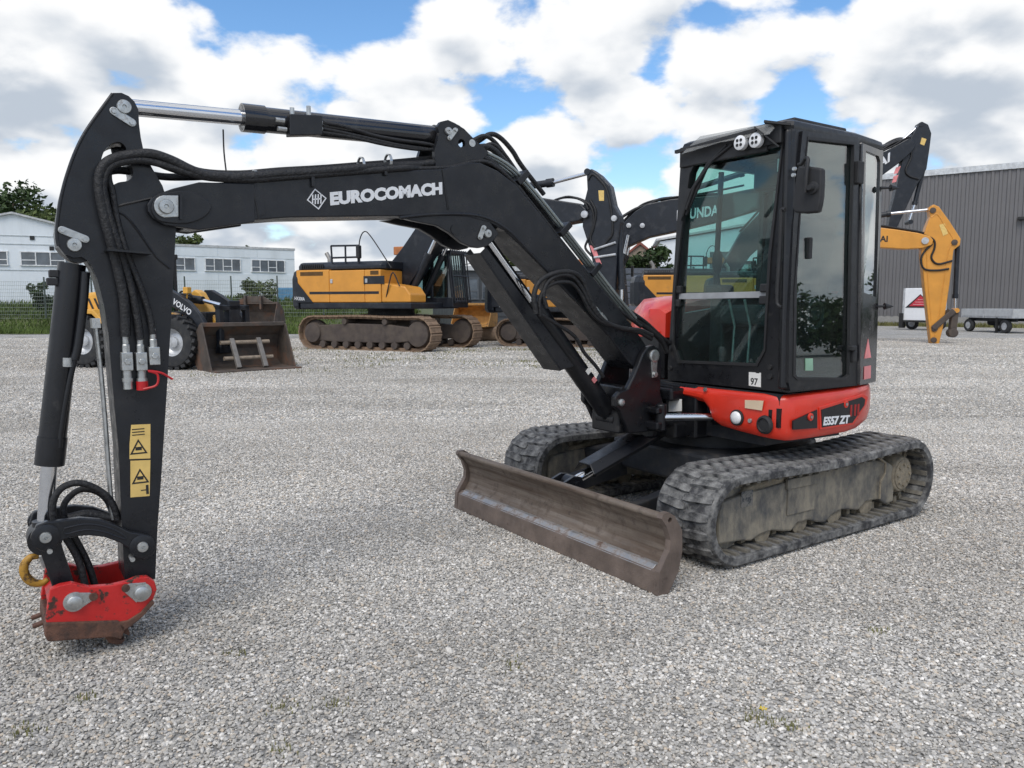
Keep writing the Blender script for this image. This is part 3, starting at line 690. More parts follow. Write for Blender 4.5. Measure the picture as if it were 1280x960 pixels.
# ---- linkage
lk = [(2.575,0.525),(2.559,0.570),(2.524,0.581),(2.485,0.578),(2.407,0.578),(2.336,0.560),(2.279,0.527),(2.227,0.488),(2.181,0.473),(2.145,0.446),(2.131,0.405),(2.146,0.369),(2.180,0.358),(2.216,0.383),(2.233,0.417),(2.268,0.450),(2.325,0.484),(2.382,0.501),(2.439,0.504),(2.481,0.495),(2.502,0.466),(2.536,0.459),(2.564,0.481)]
for s in (-1, 1):
    b = MB(); b.plate(lk, s * 0.100, s * 0.135); lo = b.build('curved_link', M_BLACK, EX, bevel=0.005)
    inr = [(2.465,0.545),(2.394,0.550),(2.329,0.532),(2.271,0.496),(2.243,0.463),(2.272,0.475),(2.330,0.509),(2.395,0.527),(2.461,0.521)]
    if s > 0:
        b = MB(); b.tube(smooth_pts([(p[0], 0.135, p[1]) for p in inr + inr[:1]], 3), 0.004, 6); b.build('cast_rim', M_BLACK, lo, smooth=50)
    for pxy in [(2.530,0.521),(2.185,0.420)]:
        b = MB(); b.lathe([(0.050, 0), (0.050, 0.02), (0.042, 0.024)], (pxy[0], s * 0.118 if s > 0 else -0.15, pxy[1]), n=24); b.build('boss', M_BLACK, lo, smooth=40)
        if s > 0: pin(lo, pxy[0], pxy[1], 0.140, 0.022)
lv = [(2.564,0.518),(2.495,0.520),(2.477,0.490),(2.466,0.427),(2.426,0.249),(2.421,0.179),(2.490,0.188),(2.513,0.285),(2.544,0.425)]
b = MB(); b.plate(lv, -0.075, 0.075); b.build('tipping_lever', M_BLACK, EX, bevel=0.006)
for q_ in [(2.519,0.463),(2.226,0.374)]:
    b = MB(); b.cyl((q_[0], 0.09, q_[1]), (q_[0], 0.15, q_[1]), 0.010, n=10); b.build('grease_nipple', M_ZINC, EX, smooth=40)
pl = [(2.167,0.475),(2.137,0.460),(2.127,0.402),(2.148,0.349),(2.139,0.263),(2.256,0.287)]
# ---- quick hitch
qo = [(2.527,0.313),(2.494,0.322),(2.452,0.323),(2.391,0.293),(2.310,0.283),(2.251,0.287),(2.214,0.297),(2.174,0.292),(2.148,0.266),(2.140,0.229),(2.157,0.191),(2.203,0.138),(2.260,0.100),(2.296,0.098),(2.539,0.135),(2.549,0.197)]
qh = None
for s in (1, -1):
    b = MB(); b.plate(qo, s * 0.125, s * 0.16); o = b.build('hitch_cheek', M_REDWORN, qh or EX, bevel=0.004)
    if qh is None: qh = o; qh.name = 'quick_hitch'
rimq = [(2.550,0.197),(2.536,0.161),(2.296,0.126),(2.259,0.134),(2.203,0.180),(2.151,0.228),(2.142,0.222),(2.198,0.141),(2.261,0.100),(2.293,0.053),(2.541,0.109),(2.552,0.152)]
b = MB(); b.plate([(2.550,0.184),(2.294,0.132),(2.266,0.098),(2.286,0.047),(2.321,0.066),(2.546,0.104),(2.556,0.132)], -0.165, 0.168); b.build('hitch_base', M_RUST, qh, bevel=0.006)
b = MB(); b.plate([(2.294,0.125),(2.258,0.124),(2.209,0.147),(2.163,0.192),(2.152,0.175),(2.197,0.130),(2.248,0.093),(2.284,0.081)], -0.165, 0.168); b.build('hitch_lip', M_RUST, qh, bevel=0.004)
b = MB(); b.plate(smooth_poly([(2.353,0.091),(2.317,0.096),(2.281,0.094),(2.252,0.066),(2.250,0.038),(2.271,0.053),(2.295,0.056),(2.290,0.030),(2.266,0.028),(2.285,0.008),(2.321,0.021),(2.337,0.043)], 3), -0.10, 0.12); b.build('hitch_hook', M_RUST, qh, bevel=0.004)
for y in (-0.05, 0.05):
    b = MB(); q_ = [(2.527,0.156),(2.591,0.137)]
    b.bar((q_[0][0] - 0.02, y, q_[0][1]), (q_[1][0] + 0.0, y, q_[1][1] - 0.0), 0.03, 0.014); b.build('lock_prong', M_RUST, qh, bevel=0.004)
b = MB(); q_ = [(2.522,0.211),(2.503,0.243),(2.244,0.225),(2.227,0.244)]
b.plate([(2.534,0.237),(2.510,0.266),(2.494,0.245),(2.499,0.143),(2.528,0.149)], -0.124, 0.124); b.build('hitch_plate', M_REDWORN, qh)
for (x, y), kk in zip([(2.447,0.246),(2.202,0.232)], ((-8, 0.07, 0.034, (-0.032, 0.0)), (30, 0.06, 0.032, (0.03, -0.018)))):
    b = MB(); b.lathe([(0.040, 0), (0.040, 0.006), (0.028, 0.008), (0.028, 0.022), (0.022, 0.026)], (x, 0.16, y), n=26); b.build('hitch_pin', M_ZINC, qh, smooth=40)
    ca, sa = math.cos(R(kk[0])), math.sin(R(kk[0]))
    b = MB(); sgn = 1 if kk[3][0] > 0 else -1
    b.plate([(x + sgn * a * ca - b_ * sa, y + sgn * a * sa * (1 if sgn > 0 else 1) + b_) for a, b_ in ((0.0, 0.040), (0.06, 0.018), (0.078, 0.0), (0.06, -0.018), (0.0, -0.040))], 0.16, 0.168)
    b.build('pin_flag', M_ZINC, qh, bevel=0.002)
    b = MB(); b.lathe([(0.016, 0), (0.016, 0.012)], (x + sgn * 0.068 * ca, 0.168, y + sgn * 0.068 * sa), n=10); b.build('rusty_bolt', M_RUST, qh)
# yellow lifting hook on the tipping lever
hk = [(2.552,0.408),(2.580,0.410),(2.604,0.381),(2.603,0.340),(2.580,0.305),(2.547,0.295),(2.524,0.307)]
b = MB(); b.tube(smooth_pts(P3(hk, 0.0), 5), [0.010 + 0.008 * math.sin(math.pi * i / 30) for i in range(31)], 10)
hko = b.build('lifting_hook', mat('hook_yellow', (0.45, 0.24, 0.03), 0.6, dirt=(0.08, 0.045, 0.02), dirt_amt=0.35, dirt_scale=30), EX, smooth=50)
b = MB(); l_ = [(2.547,0.407),(2.532,0.357)]; b.bar((l_[0][0], 0, l_[0][1]), (l_[1][0], 0, l_[1][1]), 0.012, 0.014); b.build('hook_latch', M_ZINC, hko)
# hoses of the hitch
def hose(pts, y, r, name='hydraulic_hose', parent=None, m=None):
    ys = y if isinstance(y, (list, tuple)) else [y] * len(pts)
    h = MB(); h.tube(smooth_pts([(p[0], yy, p[1]) for p, yy in zip(pts, ys)], 5), r, 9)
    return h.build(name, m or M_HOSE, parent or EX, smooth=60)
hose([(2.493,0.547),(2.494,0.630),(2.466,0.686),(2.416,0.706),(2.365,0.692),(2.308,0.647),(2.275,0.590),(2.263,0.526)], 0.05, 0.014)
hose([(2.451,0.533),(2.454,0.601),(2.429,0.641),(2.387,0.665),(2.334,0.651),(2.294,0.608),(2.270,0.534)], 0.0, 0.013)
hose([(2.457,0.486),(2.426,0.413),(2.407,0.341),(2.396,0.260)], 0.06, 0.014)
hose([(2.425,0.477),(2.394,0.396),(2.374,0.330),(2.355,0.239)], 0.02, 0.014)
hose([(2.442,0.557),(2.369,0.563),(2.281,0.531)], 0.03, 0.02)
# ---- boom cylinder under the boom
d0 = [(0.405,1.818)][0]; d1 = [(0.120,1.490)][0]; d2 = [(-0.474,0.814)][0]; d3 = [(-0.555,0.722)][0]
dd = Vector((d3[0] - d0[0], 0, d3[1] - d0[1])); dn = dd.normalized()
p_ = lambda t: Vector((d0[0], 0, d0[1])) + dd * t
b = MB(); b.cyl(p_(0.34), p_(0.95), 0.062, n=28); b.cyl(p_(0.34), p_(0.42), 0.068, n=28)
mcyl = b.build('boom_cylinder', M_SATIN, EX, smooth=40)
b = MB(); b.cyl(p_(0.02), p_(0.36), 0.034, n=24); b.build('cylinder_rod', M_CHROME, mcyl, smooth=40)
b = MB(); b.lathe([(0.052, -0.07), (0.052, 0.07)], tuple(p_(0.0))); b.lathe([(0.06, -0.08), (0.06, 0.08)], tuple(p_(1.0))); b.cyl(p_(0.9), p_(1.0), 0.05); b.build('cylinder_eye', M_BLACK, mcyl, smooth=40)
nd_ = Vector((-dn.z, 0, dn.x)); nd_ = nd_ if nd_.x > 0 else -nd_
gq = []
b = MB()
for ta, tb, wd in ((0.03, 0.66, 0.085),):
    A_, B_ = p_(ta) + nd_ * 0.115, p_(tb) + nd_ * 0.135
    b.add([A_ + Vector((0, -wd, 0)), A_ + Vector((0, wd, 0)), B_ + Vector((0, wd, 0)) + dn * -0.06, B_ + Vector((0, -wd, 0)) + dn * -0.06,
           A_ + nd_ * 0.008 + Vector((0, -wd, 0)), A_ + nd_ * 0.008 + Vector((0, wd, 0)), B_ + nd_ * 0.008 + Vector((0, wd, 0)) + dn * -0.06, B_ + nd_ * 0.008 + Vector((0, -wd, 0)) + dn * -0.06],
          [(0, 1, 2, 3), (7, 6, 5, 4), (0, 4, 5, 1), (1, 5, 6, 2), (2, 6, 7, 3), (3, 7, 4, 0)])
    for s in (-1, 1):
        c1_, c2_ = A_ + Vector((0, s * wd, 0)), B_ + Vector((0, s * wd, 0)) + dn * -0.06
        i1, i2 = c1_ - nd_ * 0.045, c2_ - nd_ * 0.085 + dn * 0.05
        th = Vector((0, -s * 0.008, 0))
        b.add([c1_, c2_, i2, i1, c1_ + th, c2_ + th, i2 + th, i1 + th], [(0, 1, 2, 3), (7, 6, 5, 4), (0, 4, 5, 1), (1, 5, 6, 2), (2, 6, 7, 3), (3, 7, 4, 0)])
b.build('rod_guard', M_BLACK, mcyl, bevel=0.002)
for k in range(2):
    s_ = p_(0.72 + 0.05 * k) + Vector((0, 0.062, 0)) - nd_ * 0.02
    b = MB(); b.bar(s_, s_ + dn * 0.03, 0.006, 0.03); b.build('data_sticker', M_PINK if k else M_PAPER, mcyl)
# ---- swing post
po = [(-0.661,1.131),(-0.701,1.169),(-0.748,1.183),(-0.797,1.161),(-0.827,1.105),(-0.823,0.984),(-0.819,0.882),(-0.850,0.804),(-0.873,0.725),(-0.819,0.637),(-0.558,0.642),(-0.517,0.715),(-0.476,0.787),(-0.437,0.820),(-0.436,0.873),(-0.474,0.905),(-0.539,0.920),(-0.590,0.996),(-0.629,1.068)]
for s in (-1, 1):
    b = MB(); b.plate(po, s * 0.125, s * 0.165); o = b.build('swing_post', M_SATIN, EX, bevel=0.008)
q_ = [(-0.752,1.113),(-0.755,0.998),(-0.484,0.841)]
b = MB(); b.lathe([(0.040, 0), (0.040, 0.012), (0.030, 0.016)], (q_[0][0], 0.165, q_[0][1])); b.plate([(q_[0][0] - 0.028, q_[0][1]), (q_[0][0] + 0.028, q_[0][1]), (q_[1][0] + 0.018, q_[1][1] - 0.02), (q_[1][0] - 0.018, q_[1][1] - 0.02)], 0.165, 0.174)
b.cyl((q_[1][0], 0.17, q_[1][1]), (q_[1][0], 0.188, q_[1][1]), 0.018, n=6); b.build('foot_pin', M_ZINC, EX, bevel=0.002)
b = MB(); b.lathe([(0.022, 0), (0.022, 0.012), (0.016, 0.016)], (q_[2][0], 0.165, q_[2][1])); b.build('cylinder_pin', M_ZINC, EX, smooth=40)
b = MB(); b.bb(-0.86, -0.50, -0.126, 0.126, 0.64, 0.78); b.bb(-0.62, -0.52, -0.126, 0.126, 0.76, 0.93); b.cyl((-0.86, 0, 0.58), (-0.86, 0, 0.90), 0.10)
b.bb(-0.78, -0.70, 0.12, 0.26, 0.66, 0.71); b.bb(-0.78, -0.70, 0.12, 0.26, 0.76, 0.80); b.cyl((-0.76, 0.23, 0.65), (-0.76, 0.23, 0.82), 0.035)
b.build('post_casting', M_SATIN, EX, bevel=0.01)
b = MB(); b.bb(-1.1, -0.90, -0.22, 0.22, 0.58, 0.68); b.bb(-1.1, -0.88, -0.20, 0.20, 0.82, 0.90); b.bb(-1.25, -1.0, -0.3, 0.3, 0.58, 0.92); b.build('swing_bracket', M_SATIN, EX, bevel=0.015)
b = MB(); b.cyl((-0.77, 0.24, 0.735), (-1.06, 0.40, 0.735), 0.026, n=22); sw = b.build('swing_rod', M_CHROME, EX, smooth=40)
b = MB(); b.cyl((-1.05, 0.395, 0.735), (-1.5, 0.64, 0.735), 0.052, n=22); b.build('swing_barrel', M_SATIN, sw, smooth=40)
pq = [(0.068,0.813),(0.214,0.833),(0.217,0.756),(0.070,0.734)]
b = MB(); b.frontplate(pq, -0.96, -0.955); b.build('data_plate', M_PAPER, EX)
# ---- hoses along arm, boom and foot
hose([(2.203,1.303),(2.202,1.388),(2.204,1.469),(2.220,1.581),(2.245,1.708),(2.265,1.823),(2.272,1.916),(2.255,1.979),(2.216,2.014),(2.149,2.037),(2.074,2.048),(1.998,2.030),(1.921,1.998),(1.851,1.982),(1.725,1.986),(1.549,2.016),(1.363,2.044),(1.165,2.078),(0.977,2.111),(0.755,2.148),(0.567,2.200),(0.455,2.215),(0.344,2.156),(0.229,2.057)],
     [0.115] * 4 + [0.12] * 14 + [0.08] * 7, 0.020)
hose([(2.150,1.289),(2.158,1.388),(2.171,1.486),(2.190,1.582),(2.220,1.699),(2.248,1.818),(2.258,1.904),(2.238,1.968),(2.194,2.001),(2.120,2.018),(2.045,2.012),(1.953,1.989),(1.852,1.975),(1.691,1.979),(1.513,2.006),(1.325,2.037),(1.125,2.070),(0.934,2.100),(0.733,2.131),(0.568,2.171),(0.445,2.188),(0.323,2.121),(0.186,2.001),(0.021,1.837),(-0.154,1.674)],
     [0.115] * 4 + [0.12] * 14 + [0.06] * 7, 0.016)
hose([(2.101,1.311),(2.109,1.387),(2.135,1.496),(2.169,1.599),(2.197,1.694),(2.215,1.804),(2.222,1.882),(2.234,1.938),(2.223,1.982),(2.170,2.019),(2.098,2.032),(2.021,2.005),(1.938,1.984),(1.842,1.973),(1.725,1.976),(1.621,1.975),(1.513,1.995)],
     [0.115] * 5 + [0.10] * 12, 0.013)
hose([(2.206,2.057),(2.170,2.064),(2.116,2.060),(2.040,2.055),(1.946,2.028),(1.848,2.007),(1.694,2.014),(1.513,2.045),(1.321,2.074),(1.117,2.109),(0.901,2.146),(0.671,2.193),(0.476,2.259),(0.349,2.273),(0.217,2.171),(0.080,2.034),(-0.122,1.830)],
     0.02, 0.018)
hose([(2.217,1.984),(2.172,1.992),(2.080,1.987),(2.001,1.981),(1.902,1.989),(1.811,2.001),(1.678,2.017)], -0.02, 0.016)
hose([(1.609,1.992),(1.425,2.026),(1.230,2.062),(1.023,2.093),(0.803,2.114),(0.640,2.138),(0.519,2.174),(0.409,2.177),(0.265,2.093),(0.103,1.950),(-0.097,1.764),(-0.278,1.600),(-0.502,1.411),(-0.704,1.296)], 0.10, 0.012)
hose([(1.001,2.134),(0.774,2.181),(0.583,2.225),(0.407,2.312),(0.319,2.365),(0.250,2.356),(0.169,2.295),(0.103,2.218),(-0.056,2.070)], -0.05, 0.014)
hose([(0.451,2.310),(0.374,2.345),(0.307,2.323),(0.233,2.253),(0.157,2.169),(0.023,2.047)], -0.02, 0.012)
hose([(0.413,2.269),(0.336,2.303),(0.268,2.268),(0.203,2.206),(0.094,2.084)], 0.0, 0.011)
for k, dx in enumerate((0, 7, 13)):
    pp = [(0.464,2.247),(0.301,2.193),(0.162,2.103),(-0.028,1.936),(-0.206,1.771),(-0.361,1.626),(-0.523,1.474),(-0.673,1.345)]
    h = MB(); h.tube(smooth_pts([(p[0] - 0.006 * k, 0.085 - 0.034 * k, p[1] - 0.004 * k) for p in pp], 3), 0.010, 8)
    h.build('boom_pipe', mat('pipe_steel', (0.30, 0.33, 0.32), 0.32, metal=0.7), EX, smooth=50)
for (x, y) in [(-0.081,1.848),(-0.311,1.625),(0.216,2.111)]:
    h = MB(); h.bar((x - 0.05, 0.04, y + 0.045), (x + 0.02, 0.04, y - 0.02), 0.15, 0.035); h.build('pipe_clamp', M_SATIN, EX, bevel=0.004)
for pp, r_ in (([(0.154,1.383),(0.170,1.479),(0.132,1.559),(0.038,1.604),(-0.075,1.616),(-0.164,1.581),(-0.218,1.491),(-0.274,1.398),(-0.356,1.327),(-0.496,1.287),(-0.628,1.275),(-0.737,1.238)], 0.015),
               ([(0.082,1.413),(0.105,1.489),(0.072,1.560),(-0.007,1.596),(-0.099,1.589),(-0.170,1.527),(-0.231,1.435),(-0.306,1.356),(-0.419,1.303),(-0.595,1.275),(-0.731,1.218)], 0.013),
               ([(0.126,1.369),(0.132,1.458),(0.088,1.524),(0.004,1.556),(-0.093,1.553),(-0.159,1.499),(-0.232,1.398),(-0.318,1.332),(-0.464,1.292),(-0.628,1.260)], 0.011),
               ([(0.134,1.382),(0.010,1.322),(-0.119,1.251),(-0.192,1.155),(-0.278,1.076),(-0.342,1.006)], 0.011),
               ([(0.167,1.444),(0.089,1.355),(-0.048,1.289),(-0.155,1.213),(-0.229,1.126),(-0.317,1.007),(-0.356,0.909)], 0.010),
               ([(-0.517,1.410),(-0.685,1.344),(-0.825,1.281),(-0.949,1.201),(-1.010,1.120)], 0.018), ([(-0.628,1.410),(-0.802,1.322),(-0.947,1.225),(-1.045,1.170)], 0.014)):
    hose(pp, 0.165 if r_ > 0.0108 and r_ < 0.0165 and pp[0][0] > -0.2 else 0.03, r_)
for (x, y) in [(-0.264,1.417),(-0.301,1.389),(-0.345,1.355),(-0.227,1.454)]:
    h = MB(); h.cyl((x + 0.02, 0.15, y + 0.02), (x - 0.02, 0.15, y - 0.02), 0.017, n=8); h.build('hose_fitting', M_ZINC, EX)
for (x, y) in [(1.649,1.990),(1.141,2.099),(0.998,2.128)]:
    h = MB(); h.ring((x - 0.006, 0.085, y), (x + 0.006, 0.085, y), 0.040, 0.035, 16); h.build('hose_strap', M_ZINC, EX)
for (x, y) in [(1.398,1.991),(1.033,2.075)]:
    h = MB(); h.bar((x, BW + 0.008, y - 0.02), (x, BW + 0.008, y + 0.025), 0.016, 0.02); h.build('hose_clip', M_SATIN, EX, bevel=0.003)
aa = [(1.748,2.015),(1.755,2.109),(1.755,2.206)]
hose(aa, 0.0, 0.0035, 'cable_tie_tail')
# ---------------------------------------------------------------- upper body
def skirt(stations, th=0.05):
    loops = []
    n = len(stations)
    for i, (x, y, zt, zb) in enumerate(stations):
        a, b = stations[max(i - 1, 0)], stations[min(i + 1, n - 1)]
        t = Vector((b[0] - a[0], b[1] - a[1], 0)).normalized(); nn = Vector((t.y, -t.x, 0))
        if nn.dot(Vector((x + 1.5, y, 0))) < 0: nn = -nn
        p = Vector((x, y, 0)); h = zt - zb
        prof = [(-0.06, zb), (-0.025, zb), (-0.006, zb + 0.02), (0.0, zb + 0.06 * min(1, h / 0.2)), (0.0, zb + h * 0.55), (-0.004, zt - 0.035), (-0.012, zt - 0.012), (-0.03, zt), (-0.10, zt), (-0.10, zt - 0.03), (-0.06, zt - 0.03)]
        loops.append([p + nn * o + Vector((0, 0, z)) for o, z in prof])
    b = MB(); b.loft(loops); return b
st = [(-0.985, 0.14, 0.915, 0.845), (-0.985, 0.25, 0.915, 0.84), (-0.985, 0.36, 0.915, 0.825), (-0.985, 0.41, 0.915, 0.78), (-0.985, 0.44, 0.915, 0.72), (-0.985, 0.50, 0.916, 0.695), (-0.985, 0.65, 0.918, 0.68), (-0.99, 0.80, 0.92, 0.668),
      (-1.005, 0.88, 0.92, 0.664), (-1.04, 0.935, 0.92, 0.66), (-1.09, 0.958, 0.92, 0.66), (-1.3, 0.968, 0.925, 0.66), (-1.6, 0.968, 0.93, 0.662), (-1.74, 0.955, 0.932, 0.672), (-1.88, 0.92, 0.935, 0.695), (-2.02, 0.85, 0.935, 0.72)]
for a in range(50, -1, -10): st.append((-1.53 - 0.97 * math.cos(R(a)), 0.97 * math.sin(R(a)), 0.935, 0.72))
for a in range(10, 51, 10): st.append((-1.53 - 0.97 * math.cos(R(a)), -0.97 * math.sin(R(a)), 0.935, 0.70))
st += [(-1.88, -0.92, 0.935, 0.68), (-1.65, -0.96, 0.93, 0.66), (-1.45, -0.94, 0.92, 0.66), (-1.32, -0.86, 0.92, 0.66)]
sk = skirt(st).build('body_skirt', M_RED, EX, smooth=38)
b = MB(); b.slab([(-1.02, -0.2), (-1.02, 0.9), (-1.75, 0.92), (-2.1, 0.72), (-2.42, 0.3), (-2.42, -0.3), (-2.1, -0.72), (-1.75, -0.92), (-1.4, -0.85), (-1.15, -0.55)], 0.86, 0.925)
b.slab([(-1.1, -0.35), (-1.1, 0.75), (-1.8, 0.78), (-2.2, 0.5), (-2.3, 0), (-2.2, -0.5), (-1.8, -0.78)], 0.60, 0.86)
b.build('deck_frame', M_DARK, EX)
b = MB(); b.bar((-0.99, -0.05, 0.90), (-0.99, 0.16, 0.895), 0.12, 0.03); b.bar((-0.96, 0.06, 0.66), (-0.96, 0.06, 0.89), 0.05, 0.09); b.build('step', M_SATIN, EX, bevel=0.008)
def on_front(name, pts, x0, x1, m, bev=0): b = MB(); b.frontplate(pts, x0, x1); return b.build(name, m, sk, bevel=bev)
hl = [(0.635,0.764),(0.830,0.746),(0.729,0.757)]
b = MB(); b.lathe([(0.048, 0.0), (0.048, 0.012), (0.040, 0.016)], (-0.988, hl[0][0], hl[0][1]), axis='x'); b.build('headlight_bezel', M_PLASTIC, sk, smooth=40)
b = MB(); b.lathe([(0.038, 0.014), (0.036, 0.022), (0.02, 0.028), (0.004, 0.03)], (-0.986, hl[0][0], hl[0][1]), axis='x'); b.build('headlight', M_LENS, sk, smooth=60)
b = MB(); b.lathe([(0.055, 0.0), (0.052, 0.012), (0.040, 0.02), (0.036, 0.01), (0.01, 0.012)], (-0.99, hl[1][0], hl[1][1]), axis='x'); b.build('horn_cover', M_PLASTIC, sk, smooth=40)
b = MB(); b.lathe([(0.014, 0.0), (0.012, 0.01)], (-0.986, hl[2][0], hl[2][1]), axis='x', n=10); b.build('body_bolt', M_ZINC, sk)
bb_ = [(0.384,0.903)][0]
b = MB(); b.lathe([(0.014, 0.0), (0.012, 0.01)], (-0.986, bb_[0], bb_[1] + 0.005), axis='x', n=10); b.build('body_bolt', M_ZINC, sk)
on_front('cream_sticker', [(0.690,0.875),(0.819,0.884),(0.810,0.827),(0.691,0.828)], -0.985, -0.980, M_CREAM)
L_ = 0.9685
def on_side(name, pts, m, d=0.003, y=L_, parent=None, bev=0): b = MB(); b.plate(pts, y - 0.006, y + d); return b.build(name, m, parent or sk, bevel=bev)
vx = [(0.905,0.774),(0.926,0.782),(0.928,0.736),(0.907,0.733)]
on_side('black_panel', [(-1.052,0.781),(-1.273,0.827),(-1.281,0.719),(-1.056,0.730)], M_SATIN)
fr1 = [(-1.288,0.840),(-1.731,0.890),(-1.785,0.867),(-1.771,0.823),(-1.644,0.705),(-1.305,0.707)]
fr2 = [(-1.304,0.825),(-1.715,0.871),(-1.751,0.854),(-1.745,0.820),(-1.626,0.721),(-1.319,0.720)]
fl = on_side('filler_flap', fr1, M_RED, 0.006, bev=0.003)
on_side('black_panel', fr2, M_SATIN, 0.0085)
for k in range(3):
    x = [(-1.601,0.831),(-1.642,0.832),(-1.676,0.835)][k][0]; z = [(-1.603,0.801)][0][1]
    b = MB(); b.bb(x - 0.012, x + 0.006, L_ + 0.006, L_ + 0.0105, z - 0.04, z + 0.03); b.build('vent_slot', mat('vent_red', (0.30, 0.012, 0.01), 0.5), sk)
for k in range(3):
    x = -1.055 + 0.0 - 0.03 * k
    q_ = [(0.905,0.774)][0]
for (xa, ya, w_) in ((968, 527, 5), (975, 525, 6), (983, 523, 7)):
    pass
l0, l1 = [(-1.327,0.729),(-1.593,0.719)]
lettering('lettering', 'ES57 ZT', (l0[0], L_ + 0.009, l0[1]), (l1[0] - l0[0], 0, l1[1] - l0[1]), (0, 0, 1), math.dist(l0, l1), 0.052, M_WHITE, sk, bold=0.04, shear=0.15)
for (x, z) in [(-1.207,0.790),(-1.550,0.839)]:
    b = MB(); b.lathe([(0.024, 0), (0.022, 0.01), (0.012, 0.012), (0.010, 0.006)], (x, L_ + 0.001, z), n=18); b.build('latch', M_RED, sk, smooth=40)
    b = MB(); b.lathe([(0.009, 0), (0.009, 0.014)], (x, L_ + 0.001, z), n=8); b.build('latch_bolt', M_ZINC, sk)
# front corner slits
for k, (fy, w_) in enumerate(((0.855, 0.022), (0.90, 0.024))):
    b = MB(); b.bb(-1.03, -0.998 - 0.012 * k, fy - w_ / 2, fy + w_ / 2, 0.735, 0.835 + 0.01 * k); b.build('corner_slit', M_SATIN, sk)
# right-hand hood and rear cover
hood_loops = []
for x, y0, y1, zt in ((-1.10, -0.34, -0.14, 1.34), (-1.12, -0.40, -0.10, 1.40), (-1.24, -0.56, -0.08, 1.455), (-1.42, -0.76, -0.07, 1.49), (-1.65, -0.88, -0.06, 1.50), (-2.0, -0.86, -0.04, 1.50), (-2.25, -0.62, -0.02, 1.46), (-2.40, -0.34, 0.0, 1.36)):
    w = y1 - y0
    hood_loops.append([(x, y0, 0.93), (x, y0, zt - 0.22), (x, y0 + 0.04, zt - 0.10), (x, y0 + 0.14, zt - 0.02), (x, y0 + w * 0.5, zt), (x, y1 - 0.06, zt), (x, y1, zt - 0.03), (x, y1, 0.93)])
b = MB(); b.loft(hood_loops); b.build('hood', M_RED, EX, smooth=40)
b = MB(); b.loft([[(l[0][0] + (0.008 if i < 2 else 0.0), l[0][1] - 0.008, 0.932), (l[0][0] + (0.008 if i < 2 else 0.0), l[0][1] - 0.008, 1.21), (l[0][0] + (0.008 if i < 2 else 0.0), l[-1][1] + 0.008, 1.21), (l[0][0] + (0.008 if i < 2 else 0.0), l[-1][1] + 0.008, 0.932)] for i, l in enumerate(hood_loops[:5])]); b.build('hood_cowl', M_SATIN, EX)
b = MB(); b.tube(smooth_pts([(-1.098, -0.13, 1.24), (-1.10, -0.22, 1.25), (-1.11, -0.34, 1.24)], 4), 0.010, 8); b.build('hood_crease', M_RED, EX, smooth=50)
rc = []
for zt, rr in ((0.935, 0.955), (1.10, 0.95), (1.35, 0.90), (1.48, 0.84), (1.52, 0.76)):
    lp_ = [(-1.53 - rr * math.cos(R(a)), rr * math.sin(R(a)), zt) for a in range(56, -57, -8)]
    rc.append(lp_ + [(-1.95, -0.70, zt), (-1.95, 0.60, zt)])
b = MB(); b.loft(rc); b.build('engine_cover', M_RED, EX, smooth=40)

# ---------------------------------------------------------------- cab
ZB, ZT = 0.94, 2.39
def ysid(z): return lerp(0.950, 0.906, (z - ZB) / (ZT - ZB))
glass_o = [(0.207,2.312),(0.310,2.325),(0.855,2.316),(0.827,1.993),(0.801,1.715),(0.789,1.344),(0.785,1.169),(0.733,1.078),(0.111,1.058),(0.059,1.159),(0.056,1.487),(0.100,1.893),(0.169,2.258)]
fo = [(0.02, ZB - 0.005), (0.93, ZB), (0.948, ZB + 0.03), (0.908, ZT), (0.88, ZT + 0.02), (0.12, ZT + 0.02), (0.095, ZT), (0.018, ZB + 0.1)]
b = MB(); b.frontplate(fo, -1.03, -1.095, holes=[glass_o]); cab = b.build('cab', M_SATIN, EX, bevel=0.0)
def inset(poly, k):
    cx = sum(p[0] for p in poly) / len(poly); cz = sum(p[1] for p in poly) / len(poly)
    return [(p[0] + (cx - p[0]) / max(1e-6, math.hypot(cx - p[0], cz - p[1])) * k, p[1] + (cz - p[1]) / max(1e-6, math.hypot(cx - p[0], cz - p[1])) * k) for p in poly]
def wpane(name, poly, fn, t0, t1, m, parent):
    b = MB(); b.prism(poly, fn, t0, t1); return b.build(name, m, parent)
ws = wpane('windscreen', inset(glass_o, -0.01), lambda u_, v_, t: (t, u_, v_), -1.066, -1.061, M_GLASS, cab)
b = MB(); b.frontplate(inset(glass_o, -0.004), -1.022, -1.036, holes=[inset(glass_o, 0.016)]); b.build('windscreen_seal', M_PLASTIC, cab)
gb = [(0.036,1.502),(0.762,1.509),(0.763,1.472),(0.037,1.466)]
b = MB(); b.frontplate(gb, -1.058, -1.046); b.build('screen_divider', mat('grey_trim', (0.32, 0.33, 0.34), 0.5), ws)
for q_ in [(0.076,1.440),(0.749,1.458),(0.752,1.527),(0.087,1.527)]:
    b = MB(); b.box((-1.045, q_[0], q_[1]), (0.03, 0.05, 0.05)); b.build('screen_latch', M_PLASTIC, ws, bevel=0.008)
sidefn = lambda u_, v_, t: (u_, ysid(v_) - t, v_)
so = [(-1.03, ZB), (-1.72, ZB), (-1.70, ZT + 0.01), (-1.05, ZT + 0.01)]
dg_ = [(-1.152,2.356),(-1.597,2.376),(-1.593,1.813),(-1.590,1.003),(-1.542,0.986),(-1.084,1.012),(-1.046,1.037),(-1.047,1.502),(-1.086,1.921)]
dfr = [(-1.107,2.384),(-1.635,2.412),(-1.654,2.373),(-1.634,1.814),(-1.635,0.962),(-1.611,0.944),(-1.023,0.952),(-1.006,0.999),(-1.007,1.347),(-1.032,1.874)]
